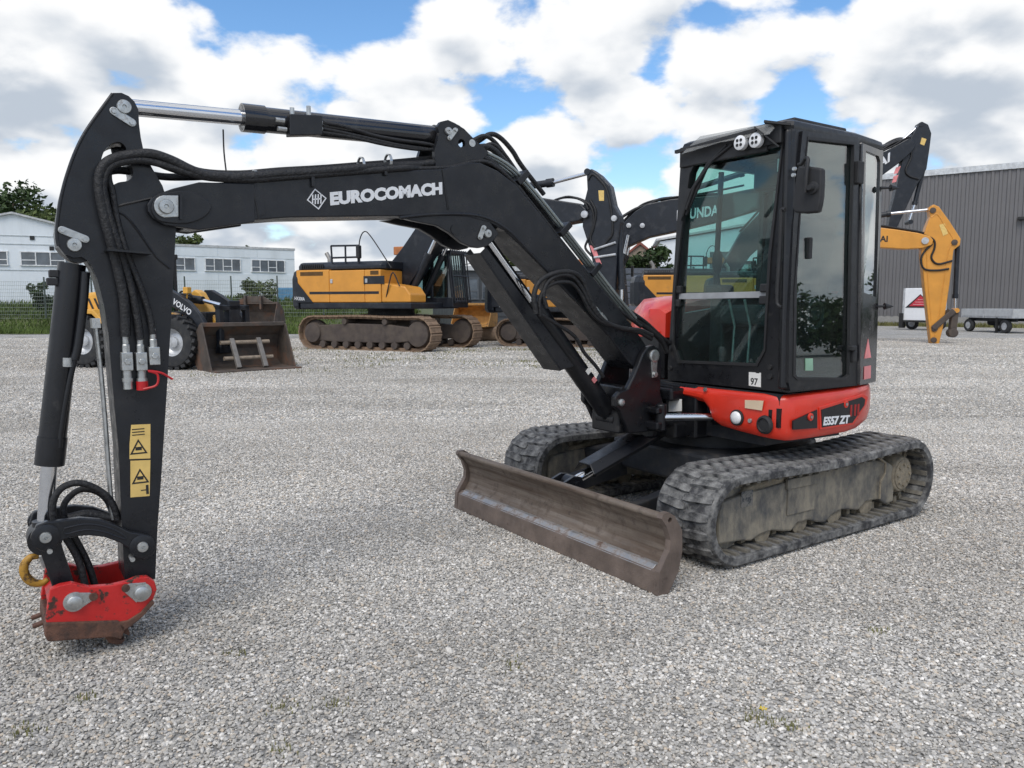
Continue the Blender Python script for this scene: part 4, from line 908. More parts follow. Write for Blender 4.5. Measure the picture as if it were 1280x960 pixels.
b = MB(); b.prism(so, sidefn, 0.0, 0.05, holes=[inset(dfr, 0.012)]); b.build('side_frame', M_SATIN, cab)
b = MB(); b.prism(dfr, sidefn, -0.016, 0.03, holes=[dg_]); door = b.build('door', M_SATIN, EX)
b = MB(); b.prism(inset(dg_, -0.003), sidefn, -0.02, 0.0, holes=[inset(dg_, 0.013)]); b.build('door_seal', M_PLASTIC, door)
wpane('door_glass', inset(dg_, -0.008), sidefn, 0.004, 0.009, M_GLASSD, door)
dh = [(-1.595,1.173)][0]
b = MB(); b.box((dh[0], 0.972, dh[1]), (0.05, 0.035, 0.03)); b.box((dh[0] - 0.02, 0.968, dh[1] - 0.05), (0.035, 0.03, 0.07)); b.build('door_handle', M_PLASTIC, door, bevel=0.006)
for (x, z) in [(-1.635,2.206),(-1.687,1.144)][:1]:
    b = MB(); b.box((x, 0.935, z), (0.06, 0.04, 0.13)); b.build('door_hinge', M_PLASTIC, door, bevel=0.006)
dst = [(-1.181,1.126),(-1.249,1.124),(-1.253,1.054),(-1.185,1.057)]
wpane('window_sticker', dst, sidefn, -0.001, 0.003, mat('green_sticker', (0.25, 0.42, 0.30), 0.6), door)
def quad_wall(P0, P1, T1, T0, th, hole, gm, nm, m=M_SATIN):
    P0, P1, T1, T0 = map(Vector, (P0, P1, T1, T0))
    nn = (P1 - P0).cross(T0 - P0).normalized(); cc = Vector((-1.5, 0.45, 1.6))
    if nn.dot(cc - P0) < 0: nn = -nn
    fn = lambda u_, v_, t: tuple((P0.lerp(P1, u_)).lerp(T0.lerp(T1, u_), v_) + nn * t)
    b = MB(); b.prism([(0, 0), (1, 0), (1, 1), (0, 1)], fn, 0.0, th, holes=[hole]); b.build(nm, m, cab)
    g_ = inset(hole, -0.006)
    wpane('window', g_, fn, th * 0.35, th * 0.35 + 0.005, gm, cab)
quad_wall((-1.72, 0.950, ZB), (-2.03, 0.875, ZB), (-2.03, 0.85, ZT), (-1.70, 0.906, ZT), 0.03, [(0.20, 0.39), (0.88, 0.37), (0.88, 0.95), (0.80, 0.97), (0.20, 0.975)], M_GLASSD, 'quarter_panel', M_GLOSSBLK)
quad_wall((-2.03, 0.875, ZB), (-1.93, 0.02, ZB), (-1.88, 0.096, ZT), (-2.03, 0.85, ZT), 0.04, [(0.10, 0.44), (0.90, 0.44), (0.90, 0.90), (0.10, 0.90)], M_GLASS, 'cab_wall')
quad_wall((-1.93, 0.02, ZB), (-1.04, 0.02, ZB), (-1.04, 0.096, ZT), (-1.88, 0.096, ZT), 0.04, [(0.06, 0.36), (0.92, 0.30), (0.93, 0.93), (0.90, 0.95), (0.08, 0.95)], M_GLASS, 'cab_wall')
b = MB(); b.tube([(-1.40, 0.075, 1.40), (-1.40, 0.105, 2.30)], 0.018, 8); b.build('window_rail', M_PLASTIC, cab)
b = MB(); b.bar((-1.02, 0.925, ZB + 0.02), (-1.045, 0.885, ZT), 0.06, 0.05); b.build('cab_pillar', M_SATIN, cab, bevel=0.012)
b = MB(); b.bar((-1.715, 0.945, ZB), (-1.695, 0.902, ZT), 0.03, 0.03); b.build('door_post', M_GLOSSBLK, cab, bevel=0.008)
roof_pl = [(-1.02, 0.12), (-1.02, 0.88), (-1.05, 0.905), (-1.69, 0.905), (-2.0, 0.86), (-2.04, 0.82), (-1.92, 0.13), (-1.86, 0.095), (-1.06, 0.095)]
cxr, cyr = -1.46, 0.50
b = MB(); b.loft([[(cxr + (x - cxr) * k, cyr + (y - cyr) * k, z) for x, y in roof_pl] for k, z in ((1.0, ZT), (1.01, ZT + 0.02), (0.99, ZT + 0.045), (0.93, ZT + 0.06), (0.6, ZT + 0.068))]); b.build('roof', M_SATIN, cab, smooth=30)
b = MB(); b.bb(-1.62, -1.12, 0.52, 0.86, ZT + 0.05, ZT + 0.085); b.build('roof_hatch', M_PLASTIC, cab, bevel=0.012)
b = MB(); b.bb(-1.01, -1.035, 0.10, 0.76, 2.29, 2.415); b.bb(-1.00, -1.04, 0.56, 0.86, 2.32, 2.43); b.build('roof_header', M_PLASTIC, cab, bevel=0.006)
vz = [(0.167,2.360),(0.199,2.388),(0.288,2.450),(0.664,2.438),(0.810,2.428),(0.838,2.397),(0.813,2.368),(0.463,2.383)]
b = MB(); b.prism(vz, lambda u_, v_, t: (t - (v_ - 2.38) * 0.35, u_, v_), -0.968, -0.962); b.build('sun_visor', M_VISOR, cab)
b = MB(); b.bar((-0.975, 0.10, 2.385), (-0.975, 0.72, 2.41), 0.02, 0.02); b.bar((-0.955, 0.72, 2.42), (-1.02, 0.84, 2.30), 0.05, 0.008); b.bar((-0.96, 0.78, 2.44), (-1.03, 0.90, 2.41), 0.05, 0.012); b.build('visor_bracket', M_PLASTIC, cab)
for (y, z) in [(0.611,2.356),(0.718,2.352)]:
    b = MB(); b.lathe([(0.040, 0.0), (0.041, 0.03), (0.035, 0.034)], (-0.99, y, z), axis='x'); wlo = b.build('work_light', M_LENS, cab, smooth=40)
    for dy in (-1, 1):
        for dz_ in (-1, 1):
            h = MB(); h.lathe([(0.009, 0.0), (0.009, 0.004)], (-0.957, y + dy * 0.013, z + dz_ * 0.013), axis='x', n=10); h.build('light_reflector', M_PLASTIC, wlo)
for wp in ([(0.523,2.368),(0.375,2.298),(0.240,2.164),(0.171,2.025)], [(0.482,2.370),(0.338,2.280),(0.201,2.129),(0.139,1.983)]):
    b = MB(); b.tube([(-1.005, p[0], p[1]) for p in wp], 0.009, 7); wi = b.build('wiper_arm', M_PLASTIC, cab, smooth=50)
wb = [(0.341,2.304),(0.230,2.166),(0.156,1.997),(0.116,1.961)]
b = MB(); b.bar((-1.018, wb[0][0], wb[0][1]), (-1.018, wb[2][0], wb[2][1]), 0.012, 0.022); b.build('wiper_blade', M_PLASTIC, cab)
wb = [(0.191,2.151),(0.116,1.966),(0.088,1.983)]
b = MB(); b.bar((-1.014, wb[0][0], wb[0][1]), (-1.014, wb[1][0], wb[1][1]), 0.02, 0.03); b.build('wiper_mount', M_PLASTIC, cab)
gh = [(0.914,1.951),(0.894,1.953),(0.891,1.897),(0.889,1.700),(0.883,1.471),(0.895,1.427),(0.916,1.418)]
b = MB(); b.tube(smooth_pts([(-0.985, p[0], p[1]) for p in gh], 3), 0.011, 8); b.build('grab_handle', M_PLASTIC, cab, smooth=50)
# mirror on its bracket
mo = [(1.026,1.920),(1.151,1.908),(1.169,1.922),(1.180,1.990),(1.179,2.107),(1.164,2.134),(1.050,2.158),(1.031,2.136),(1.013,1.988)]
b = MB(); b.frontplate(smooth_poly(mo, 2), -0.955, -0.915); mir = b.build('wing_mirror', M_PLASTIC, EX, bevel=0.01)
mc = [(1.124,2.035)][0]
b = MB(); b.lathe([(0.035, 0.0), (0.03, 0.012), (0.018, 0.014), (0.014, 0.04)], (-0.917, mc[0] + 0.01, mc[1]), axis='x', n=18); b.build('ball_joint', M_PLASTIC, mir, smooth=40)
mb = [(1.039,2.176),(1.072,2.196),(1.101,2.183),(1.104,2.122)]
b = MB(); b.tube(smooth_pts([(-0.96, mb[0][0] - 0.03, mb[0][1]), (-0.95, mb[0][0], mb[0][1]), (-0.93, mb[1][0], mb[1][1]), (-0.91, mb[2][0], mb[2][1]), (-0.90, mb[3][0], mb[3][1]), (-0.895, mb[3][0], mb[3][1] - 0.11)], 4), 0.010, 8); b.build('mirror_arm', M_PLASTIC, mir, smooth=50)
for (y, z) in [(0.941,2.169),(0.937,2.136)]:
    b = MB(); b.lathe([(0.012, 0), (0.01, 0.014)], (-1.025, y, z), axis='x', n=8); b.build('mirror_bolt', M_ZINC, mir)
# stickers on the cab
sx = [(0.674,1.036),(0.759,1.038),(0.762,0.954),(0.677,0.956)]
b = MB(); b.frontplate(sx, -1.03, -1.0275); s97 = b.build('number_sticker', M_PAPER, cab)
n0 = [(0.689,0.962),(0.734,0.966)]
lettering('lettering', '97', (-1.0275, n0[0][0], n0[0][1] - 0.0), (0, 1, 0), (0, 0, 1), 0.052, 0.042, M_INK, s97, bold=0.02, depth=0.001)
b = MB(); b.bb(-1.028, -1.0268, sx[0][0] + 0.05, sx[1][0] - 0.01, sx[2][1] + 0.08, sx[2][1] + 0.092)
b.build('sticker_print', M_INK, s97)
for (y, z) in [(0.825,1.020),(0.822,1.075),(0.041,1.016)]:
    b = MB(); b.lathe([(0.017, 0), (0.014, 0.012)], (-1.031, y, z), axis='x', n=12); b.build('frame_bolt', M_PLASTIC, cab)
on = [(-1.75, 1.06), (-1.80, 1.06), (-1.775, 1.16)]
def chamf(u_, v_, t):
    k = (u_ + 1.72) / (-2.03 + 1.72); return (u_ + t * 0.25, lerp(0.950, 0.875, k) - 0.012 * ((v_ - ZB) / 0.4) + t * 0.9, v_)
for tri in ([(-1.80, 1.10), (-1.92, 1.10), (-1.86, 1.22)], [(-1.80, 0.97), (-1.92, 0.97), (-1.92, 1.05), (-1.80, 1.05)]):
    b = MB(); b.prism(tri, chamf, 0.002, 0.006); b.build('warning_sticker', M_PINK, cab)
for (x, z) in ((-1.9, 2.16), (-1.9, 1.42)):
    b = MB(); b.cyl((-2.0, 0.84, z), (-2.09, 0.90, z), 0.012, 0.004, 8); b.cyl((-2.07, 0.885, z), (-2.12, 0.915, z), 0.022, 0.002, 10); b.build('window_stay', M_PLASTIC, cab, smooth=40)
# interior
fab = mat('seat_fabric', (0.03, 0.03, 0.034), 0.85, bump=0.3, bump_scale=200)
b = MB(); b.bb(-1.09, -1.90, 0.08, 0.90, 0.93, 0.99); b.build('cab_floor', M_DARK, cab)
b = MB(); b.box((-1.52, 0.45, 1.36), (0.48, 0.48, 0.14)); b.box((-1.74, 0.45, 1.68), (0.13, 0.46, 0.60), Matrix.Rotation(R(-8), 3, 'Y')); b.box((-1.80, 0.45, 2.06), (0.09, 0.26, 0.17)); b.build('seat', fab, EX, bevel=0.04, seg=3)
b = MB(); b.bb(-1.75, -1.35, 0.28, 0.62, 0.99, 1.30); b.build('seat_base', M_DARK, cab, bevel=0.02)
for y in (0.16, 0.74):
    b = MB(); b.bb(-1.72, -1.32, y - 0.06, y + 0.06, 1.0, 1.50); b.bb(-1.42, -1.28, y - 0.07, y + 0.07, 1.46, 1.56); b.build('armrest_console', M_PLASTIC, cab, bevel=0.02)
    b = MB(); b.tube([(-1.34, y, 1.54), (-1.32, y, 1.66)], 0.014, 8); b.lathe([(0.02, 1.64), (0.032, 1.68), (0.032, 1.75), (0.02, 1.78)], (-1.32, y, 0), axis='z', n=14); b.build('joystick', M_PLASTIC, cab, smooth=40)
for y in (0.40, 0.52):
    b = MB(); b.tube([(-1.20, y, 0.99), (-1.22, y, 1.30), (-1.16, y, 1.46)], 0.008, 8); b.build('travel_lever', M_ZINC, cab, smooth=50)
    b = MB(); b.box((-1.18, y, 1.04), (0.14, 0.09, 0.03), Matrix.Rotation(R(25), 3, 'Y')); b.build('pedal', M_PLASTIC, cab, bevel=0.006)
sw_c = [(-1.463,1.377)][0]
b = MB(); b.tube([(sw_c[0] + 0.075 * math.cos(R(a)), 0.80, sw_c[1] + 0.085 * math.sin(R(a))) for a in range(0, 360, 15)], 0.012, 8, closed=True); b.lathe([(0.045, 0), (0.04, 0.02)], (sw_c[0], 0.79, sw_c[1]), n=20); b.build('round_vent', mat('grey_plastic', (0.16, 0.16, 0.165), 0.5), cab, smooth=50)
b = MB(); b.bb(-1.86, -1.70, 0.12, 0.86, 2.20, 2.38); b.build('headliner_console', mat('navy_trim', (0.03, 0.045, 0.075), 0.7), cab, bevel=0.02)
b = MB(); b.bb(-1.905, -1.87, 0.42, 0.80, 1.55, 2.3); b.build('trim_panel', MATS['navy_trim'], cab)
b = MB(); b.box((-1.20, 0.86, 1.75), (0.03, 0.16, 0.12)); b.tube([(-1.2, 0.86, 1.7), (-1.2, 0.88, 1.3)], 0.012, 6); b.build('display_screen', M_PLASTIC, cab, bevel=0.008)
b = MB(); b.box((-1.10, 0.80, 2.22), (0.004, 0.06, 0.07)); b.build('inside_sticker', M_PAPER, cab)

# ================================================================ machines parked behind
def chain_path(hl, h, n):
    r = h / 2; pts = []
    pts += [(lerp(hl - r, -hl + r, i / 40), 0.0) for i in range(40)]
    pts += [(-hl + r + r * math.cos(R(a)), r + r * math.sin(R(a))) for a in np.linspace(-90, -270, 25)[:-1]]
    pts += [(lerp(-hl + r, hl - r, i / 40), h - 0.035 * math.sin(math.pi * i / 40) ** 2 + 0.06 * math.exp(-((i - 18) / 10) ** 2)) for i in range(40)]
    pts += [(hl - r + r * math.cos(R(a)), r + r * math.sin(R(a))) for a in np.linspace(90, -90, 25)[:-1]]
    P = np.array(pts + pts[:1]); s = np.concatenate([[0], np.cumsum(np.linalg.norm(np.diff(P, axis=0), axis=1))])
    q = np.linspace(0, s[-1], n, endpoint=False)
    return [(np.interp(k, s, P[:, 0]), np.interp(k, s, P[:, 1])) for k in q], s[-1]
SHOE_ME = MB().add(*(lambda: (
    [(-0.095, -0.3, 0), (0.095, -0.3, 0), (0.095, 0.3, 0), (-0.095, 0.3, 0), (-0.09, -0.3, 0.03), (-0.06, -0.3, 0.055), (-0.04, -0.3, 0.03), (0.06, -0.3, 0.03), (0.075, -0.3, 0.05), (0.09, -0.3, 0.03),
     (-0.09, 0.3, 0.03), (-0.06, 0.3, 0.055), (-0.04, 0.3, 0.03), (0.06, 0.3, 0.03), (0.075, 0.3, 0.05), (0.09, 0.3, 0.03)],
    [(3, 2, 1, 0), (0, 1, 9, 8, 7, 6, 5, 4), (3, 10, 11, 12, 13, 14, 15, 2), (4, 5, 11, 10), (5, 6, 12, 11), (6, 7, 13, 12), (7, 8, 14, 13), (8, 9, 15, 14), (0, 4, 10, 3), (1, 2, 15, 9)]))())
SHOE = SHOE_ME.mesh('track_shoe', M_SHOE)
def big_excavator(label, loc, heading, s, boom, arm, boom_m, arm_m, bcyl, acyl, kcyl, model=None, shoes=True, boom_text=None, detail=True, stick_sign=None):
    X = thing('crawler_excavator', label, 'excavator', (loc[0], loc[1], 0), R(heading), 'large crawler excavators parked in the row')
    def part(mb, n, m, p=None, **k):
        return mb.build(n, m, p or X, **k)
    # crawlers
    hl, h = 2.47 * s, 1.04 * s
    n = int(46)
    pts, ln = chain_path(hl, h, n)
    for yc in (-1.30 * s, 1.30 * s):
        f = MB(); f.plate([(-hl + 0.35 * s, 0.30 * s), (-hl + 0.45 * s, 0.74 * s), (-0.6 * s, 0.82 * s), (0.9 * s, 0.80 * s), (hl - 0.6 * s, 0.70 * s), (hl - 0.55 * s, 0.32 * s), (1.0 * s, 0.24 * s), (-1.2 * s, 0.24 * s)], yc - 0.20 * s, yc + 0.20 * s)
        tf = part(f, 'track_frame', M_OLDTRK, bevel=0.03)
        for k in range(8):
            q = MB(); q.cyl((lerp(-hl + 0.9 * s, hl - 0.9 * s, k / 7), yc - 0.24 * s, 0.17 * s), (lerp(-hl + 0.9 * s, hl - 0.9 * s, k / 7), yc + 0.24 * s, 0.17 * s), 0.11 * s, n=12); part(q, 'bottom_roller', M_OLDTRK, tf, smooth=40)
        for x in (-0.7 * s, 0.8 * s):
            q = MB(); q.cyl((x, yc - 0.26 * s, 0.88 * s), (x, yc + 0.26 * s, 0.88 * s), 0.09 * s, n=12); part(q, 'carrier_roller', M_OLDTRK, tf, smooth=40)
        q = MB(); q.lathe([(0.10, -0.26 * s), (0.36 * s, -0.24 * s), (0.42 * s, -0.1 * s), (0.42 * s, 0.1 * s), (0.36 * s, 0.24 * s), (0.10, 0.26 * s)], (hl - h / 2, yc, h / 2), n=26); part(q, 'idler_wheel', M_OLDTRK, smooth=40)
        q = MB(); q.lathe([(0.12, -0.27 * s), (0.30 * s, -0.26 * s), (0.33 * s, -0.12 * s), (0.40 * s, -0.06 * s), (0.40 * s, 0.06 * s), (0.33 * s, 0.12 * s), (0.30 * s, 0.26 * s), (0.12, 0.27 * s)], (-hl + h / 2, yc, h / 2), n=26); part(q, 'drive_sprocket', M_OLDTRK, smooth=40)
        cb = MB(); lo = []
        for k in range(n):
            a, b_ = pts[(k - 1) % n], pts[(k + 1) % n]; t = Vector((b_[0] - a[0], 0, b_[1] - a[1])).normalized(); nn = Vector((t.z, 0, -t.x))
            if nn.dot(Vector((pts[k][0] * 0.15, 0, pts[k][1] - h / 2))) < 0: nn = -nn
            p = Vector((pts[k][0], 0, pts[k][1])); lo.append((p, t, nn))
        cb.loft([[p - nn * (0.02) + Vector((0, yc - 0.12 * s, 0)), p - nn * 0.10 * s + Vector((0, yc - 0.12 * s, 0)), p - nn * 0.10 * s + Vector((0, yc + 0.12 * s, 0)), p - nn * 0.02 + Vector((0, yc + 0.12 * s, 0))] for p, t, nn in lo + lo[:1]], cap=False)
        ch = part(cb, 'track_chain', M_SHOE)
        if shoes:
            for p, t, nn in lo:
                o = bpy.data.objects.new('track_shoe', SHOE); C.objects.link(o); o.parent = ch
                y = nn.cross(t); M = Matrix((t * s * 1.18, y * s, nn * s)).transposed().to_4x4()
                M.translation = p - nn * 0.035 * s + Vector((0, yc, 0)); o.matrix_local = M
        else:
            cs = MB()
            for p, t, nn in lo: cs.box(p - nn * 0.03 * s + Vector((0, yc, 0)), (ln / n * 0.93, 0.6 * s, 0.05 * s), Matrix((t, nn.cross(t), nn)).transposed())
            tag(part(cs, 'track_shoes', M_SHOE, ch), kind='stuff')
    q = MB(); q.bb(-1.3 * s, 1.3 * s, -0.9 * s, 0.9 * s, 0.45 * s, 0.95 * s); part(q, 'centre_frame', M_OLDTRK, bevel=0.05)
    q = MB(); q.cyl((0, 0, 0.95 * s), (0, 0, 1.27 * s), 0.75 * s, n=28); part(q, 'slew_ring', M_DARK, smooth=40)
    # upper structure
    q = MB(); q.slab([(-2.5 * s, -1.45 * s), (1.68 * s, -1.45 * s), (1.68 * s, 1.45 * s), (-2.5 * s, 1.45 * s)], 1.27 * s, 1.46 * s); part(q, 'deck', M_HYBLK, bevel=0.03)
    cw = MB(); lp = []
    for z, k in ((1.24, 0.97), (1.35, 1.0), (2.2, 1.0), (2.42, 0.98), (2.5, 0.95)):
        pl = [(-2.55, -1.47 * k), (-2.80 * k, -1.44 * k), (-2.98 * k, -1.2 * k), (-3.12 * k, 0), (-2.98 * k, 1.2 * k), (-2.80 * k, 1.44 * k), (-2.55, 1.47 * k)]
        lp.append([(x * s, y * s, z * s) for x, y in pl])
    cw.loft(lp); co = part(cw, 'counterweight', M_HYBLK, bevel=0.04)
    for yy, sg in ((-1.47, -1), (1.47, 1)):
        q = MB(); q.plate([(x * s, z * s) for x, z in ((-2.62, 1.46), (-2.62, 2.16), (-1.95, 1.46))], yy * s, yy * s + sg * 0.012); part(q, 'counterweight_flank', M_HYBLK, co)
    ys = -1.44 * s
    eng = [(-2.62, 1.465, -1.32, 2.48), (-1.31, 1.465, 0.02, 2.45), (0.03, 1.465, 0.62, 2.45)]
    for x0, z0, x1, z1 in eng:
        q = MB(); q.bb(x0 * s, x1 * s, ys - 0.015, 0.55 * s, z0 * s, z1 * s); pn = part(q, 'engine_panel', M_YELLOW, bevel=0.025)
    q = MB(); q.plate([(x * s, z * s) for x, z in ((0.63, 1.465), (1.66, 1.465), (1.66, 1.70), (1.48, 1.93), (0.9, 2.02), (0.63, 2.05))], ys, -0.55 * s); part(q, 'tool_box', M_YELLOW, bevel=0.04)
    q = MB(); q.bb(-2.1 * s, 0.55 * s, ys - 0.02, ys, 1.72 * s, 1.80 * s); part(q, 'black_stripe', M_HYBLK)
    q = MB(); q.bb(-0.0 * s, 0.75 * s, ys - 0.022, ys, 2.02 * s, 2.26 * s); part(q, 'side_grille', M_HYBLK)
    for vx0, vx1 in ((-2.45, -1.55), (0.25, 0.55)):
        q = MB(); q.bb(vx0 * s, vx1 * s, ys - 0.021, ys, 2.30 * s, 2.42 * s); part(q, 'vent', mat('vent_brown', (0.10, 0.05, 0.01), 0.7))
    hd = MB(); hd.loft([[(x * s, y * s, z * s) for x, y, z in ((-2.6, -1.36 * k, zz), (0.55, -1.36 * k, zz), (0.66, -1.2 * k, zz), (0.66, 0.5, zz), (-2.6, 1.36 * k, zz))] for zz, k in ((2.48, 1.0), (2.60, 1.0), (2.70, 0.93), (2.73, 0.85))])
    ho = part(hd, 'engine_hood', M_HYBLK, bevel=0.03)
    for k in range(12):
        q = MB(); x = (-2.45 + 0.075 * k) * s; q.bb(x, x + 0.035, ys + 0.04 * s, ys + 0.075 * s, 2.53 * s, 2.66 * s); part(q, 'hood_louvre', M_INK, ho)
    for hx in (-1.22, 0.1):
        q = MB(); q.box((hx * s, ys - 0.025, 2.12 * s), (0.09, 0.02, 0.13)); part(q, 'panel_latch', M_RIM, bevel=0.01)
    for k in range(2):
        q = MB(); q.tube(smooth_pts([(x, (-0.12 + 0.24 * k) * s, z + 0.07) for x, z in boom[-1:-7:-1]], 4), 0.035 * s, 8); part(q, 'boom_hose', M_HOSE, smooth=60)
    q = MB(); q.tube([(-2.2 * s, -0.3 * s, 2.7 * s), (-2.2 * s, -0.3 * s, 2.9 * s), (-2.32 * s, -0.3 * s, 3.08 * s)], 0.07 * s, 10); part(q, 'exhaust_pipe', mat('aluminised', (0.35, 0.33, 0.3), 0.5, metal=0.6), smooth=50)
    if detail:
        for a, b_ in (((-1.30, 2.7), (-1.33, 3.22)), ((-0.3, 2.7), (-0.3, 3.2)), ((-0.78, 2.7), (-0.78, 3.2)), ((-1.33, 3.22), (-0.28, 3.2)), ((-1.30, 2.85), (-0.3, 2.85))):
            q = MB(); q.cyl((a[0] * s, -1.30 * s, a[1] * s), (b_[0] * s, -1.30 * s, b_[1] * s), 0.03, n=8); part(q, 'hand_rail', M_HYBLK, smooth=50)
        q = MB(); q.box((-0.22 * s, -1.38 * s, 3.0 * s), (0.12, 0.16, 0.40)); part(q, 'mirror', M_PLASTIC, bevel=0.03)
        q = MB(); q.tube(smooth_pts([(-0.2 * s, -1.36 * s, 2.7 * s), (-0.2 * s, -1.36 * s, 3.3 * s), (-0.02 * s, -1.36 * s, 3.6 * s), (0.25 * s, -1.36 * s, 3.42 * s), (0.95 * s, -1.36 * s, 2.5 * s)], 5), 0.018, 6); part(q, 'mirror_stay', M_PLASTIC, smooth=50)
        q = MB(); q.tube(smooth_pts([(0.75 * s, -1.40 * s, 1.5 * s), (0.95 * s, -1.5 * s, 2.0 * s), (1.1 * s, -1.5 * s, 2.35 * s), (1.3 * s, -1.46 * s, 1.95 * s)], 4), 0.02, 6); part(q, 'step_rail', M_HYBLK, smooth=50)
    # cab on the far side
    c = MB()
    for (x0, x1, z0, z1) in ((0.35, 2.05, 1.30, 1.62),): c.bb(x0 * s, x1 * s, 0.42 * s, 1.42 * s, z0 * s, z1 * s)
    c.bb(0.35 * s, 2.0 * s, 0.42 * s, 1.42 * s, 2.98 * s, 3.1 * s)
    for x, y in ((0.40, 0.47), (0.40, 1.37), (1.25, 0.47), (1.25, 1.37)): c.bb((x - 0.05) * s, (x + 0.05) * s, (y - 0.05) * s, (y + 0.05) * s, 1.55 * s, 3.0 * s)
    for y in (0.47, 1.37): c.bar((2.02 * s, y * s, 1.6 * s), (1.85 * s, y * s, 3.0 * s), 0.09 * s, 0.09 * s)
    cb_ = part(c, 'cab', M_HYBLK, bevel=0.02)
    g = MB(); g.bb(0.41 * s, 1.8 * s, 0.455 * s, 0.475 * s, 1.62 * s, 2.98 * s); part(g, 'side_window', M_GLASSD, cb_)
    g = MB(); g.add([(2.0 * s, 0.5 * s, 1.62 * s), (2.0 * s, 1.35 * s, 1.62 * s), (1.85 * s, 1.35 * s, 2.98 * s), (1.85 * s, 0.5 * s, 2.98 * s)], [(0, 1, 2, 3)]); part(g, 'windscreen', M_GLASSD, cb_)
    q = MB(); q.box((1.0 * s, 0.95 * s, 2.1 * s), (0.5 * s, 0.5 * s, 0.9 * s)); part(q, 'seat', M_PLASTIC, cb_, bevel=0.08)
    if detail:
        for k in range(8):
            y = lerp(0.42, 1.42, k / 7); q = MB(); q.cyl((2.14 * s, y * s, 1.45 * s), (1.96 * s, y * s, 3.12 * s), 0.022, n=6); part(q, 'guard_bar', M_HYBLK, cb_)
        for z in (1.5, 2.3, 3.08):
            q = MB(); q.cyl(((2.14 - (z - 1.45) * 0.108) * s, 0.4 * s, z * s), ((2.14 - (z - 1.45) * 0.108) * s, 1.44 * s, z * s), 0.028, n=6); part(q, 'guard_bar', M_HYBLK, cb_)
        q = MB(); q.box((0.35 * s, 0.5 * s, 3.12 * s), (0.75, 0.6, 0.26)); part(q, 'roof_beacon_box', mat('orange_box', (0.5, 0.18, 0.06), 0.6), cb_, bevel=0.02)
        q = MB(); q.box((2.25 * s, 1.6 * s, 2.85 * s), (0.08, 0.2, 0.38)); q.cyl((1.95 * s, 1.4 * s, 2.7 * s), (2.25 * s, 1.6 * s, 2.75 * s), 0.015, n=6); part(q, 'cab_mirror', M_PLASTIC, cb_, bevel=0.02)
    # front equipment
    w = 0.30 * s
    q = MB(); q.plate(boom, -w, w); bo = part(q, 'boom', boom_m, bevel=0.03)
    q = MB(); q.plate(arm, -0.2 * s, 0.2 * s); ao = part(q, 'arm', arm_m, bevel=0.03)
    for (nm, pts_, rb, rr, fr_) in (('arm_cylinder', acyl, 0.10, 0.055, 0), ('bucket_cylinder', kcyl, 0.085, 0.05, 0)):
        a, m_, e_ = [Vector((p[0], 0, p[1])) for p in pts_]
        q = MB(); q.cyl(a, m_, rb * s, n=18); q.cyl(a.lerp(m_, 0.92), m_, rb * 1.25 * s, n=18); cy = part(q, nm, M_HYBLK, smooth=40)
        q = MB(); q.cyl(m_, e_, rr * s, n=16); part(q, 'cylinder_rod', M_CHROME, cy, smooth=40)
        q = MB(); q.cyl((e_.x, -0.22 * s, e_.z), (e_.x, 0.22 * s, e_.z), 0.09 * s, n=16); part(q, 'pin_boss', arm_m, cy, smooth=40)
    for y in (-0.42 * s, 0.42 * s):
        a, m_, e_ = [Vector((p[0], y, p[1])) for p in bcyl]
        q = MB(); q.cyl(a, m_, 0.10 * s, n=18); q.cyl(a.lerp(m_, 0.9), m_, 0.12 * s, n=18); cy = part(q, 'boom_cylinder', M_HYBLK, smooth=40)
        q = MB(); q.cyl(m_, e_, 0.06 * s, n=16); part(q, 'cylinder_rod', M_CHROME, cy, smooth=40)
    # hoses over the boom and down the arm
    tp = sorted([p for p in boom if p[1] > np.interp(p[0], [min(q_[0] for q_ in boom), max(q_[0] for q_ in boom)], [boom[0][1], boom[0][1]]) - 9])
    return X, bo, ao
# --- E1
boom1 = [(0.246,1.670),(0.579,1.618),(1.605,2.951),(2.126,3.376),(2.830,3.782),(3.781,3.859),(4.828,3.836),(6.008,3.670),(6.518,3.737),(6.732,3.861),(6.730,4.038),(6.561,4.202),(5.583,4.390),(4.310,4.669),(3.247,4.897),(2.478,4.898),(1.911,4.548),(1.327,3.969),(0.604,3.128),(0.048,2.537),(-0.022,2.131)]
arm1 = [(6.695,5.053),(6.836,5.153),(7.073,4.983),(7.380,4.659),(7.503,4.130),(7.668,3.839),(7.694,3.663),(7.613,2.923),(7.579,2.085),(7.550,0.858),(7.388,0.699),(7.220,0.854),(7.015,2.092),(6.814,2.946),(6.592,3.578),(6.586,4.068),(6.724,4.590)]
X1, B1, A1 = big_excavator('yellow and black crawler excavator with black boom, barred cab guard and rusty tracks', (-3.89, 25.02), -25.5, 1.0, boom1, arm1, M_HYBLK, M_HYBLK,
    [(0.969,1.616),(1.692,2.949),(2.072,3.620)], [(2.974,4.702),(5.630,4.882),(6.719,5.074)], [(7.601,3.711),(7.699,1.818),(7.709,1.195)])
def tx(par, body, y, pts, h, m=M_WHITE, **k):
    a, b_ = pts; lettering('lettering', body, (a[0], y, a[1]), (b_[0] - a[0], 0, b_[1] - a[1]), (0, 0, 1), math.dist(a, b_), h, m, par, **k)
tx(X1, 'HX300A', -1.492, [(-2.673,1.542),(-2.268,1.516)], 0.11, bold=0.01)
q = MB(); q.plate([(7.054,4.544),(7.217,4.534),(7.220,4.253),(7.081,4.260)], -0.205, -0.2); q.build('warning_sticker', M_STICKER, A1)
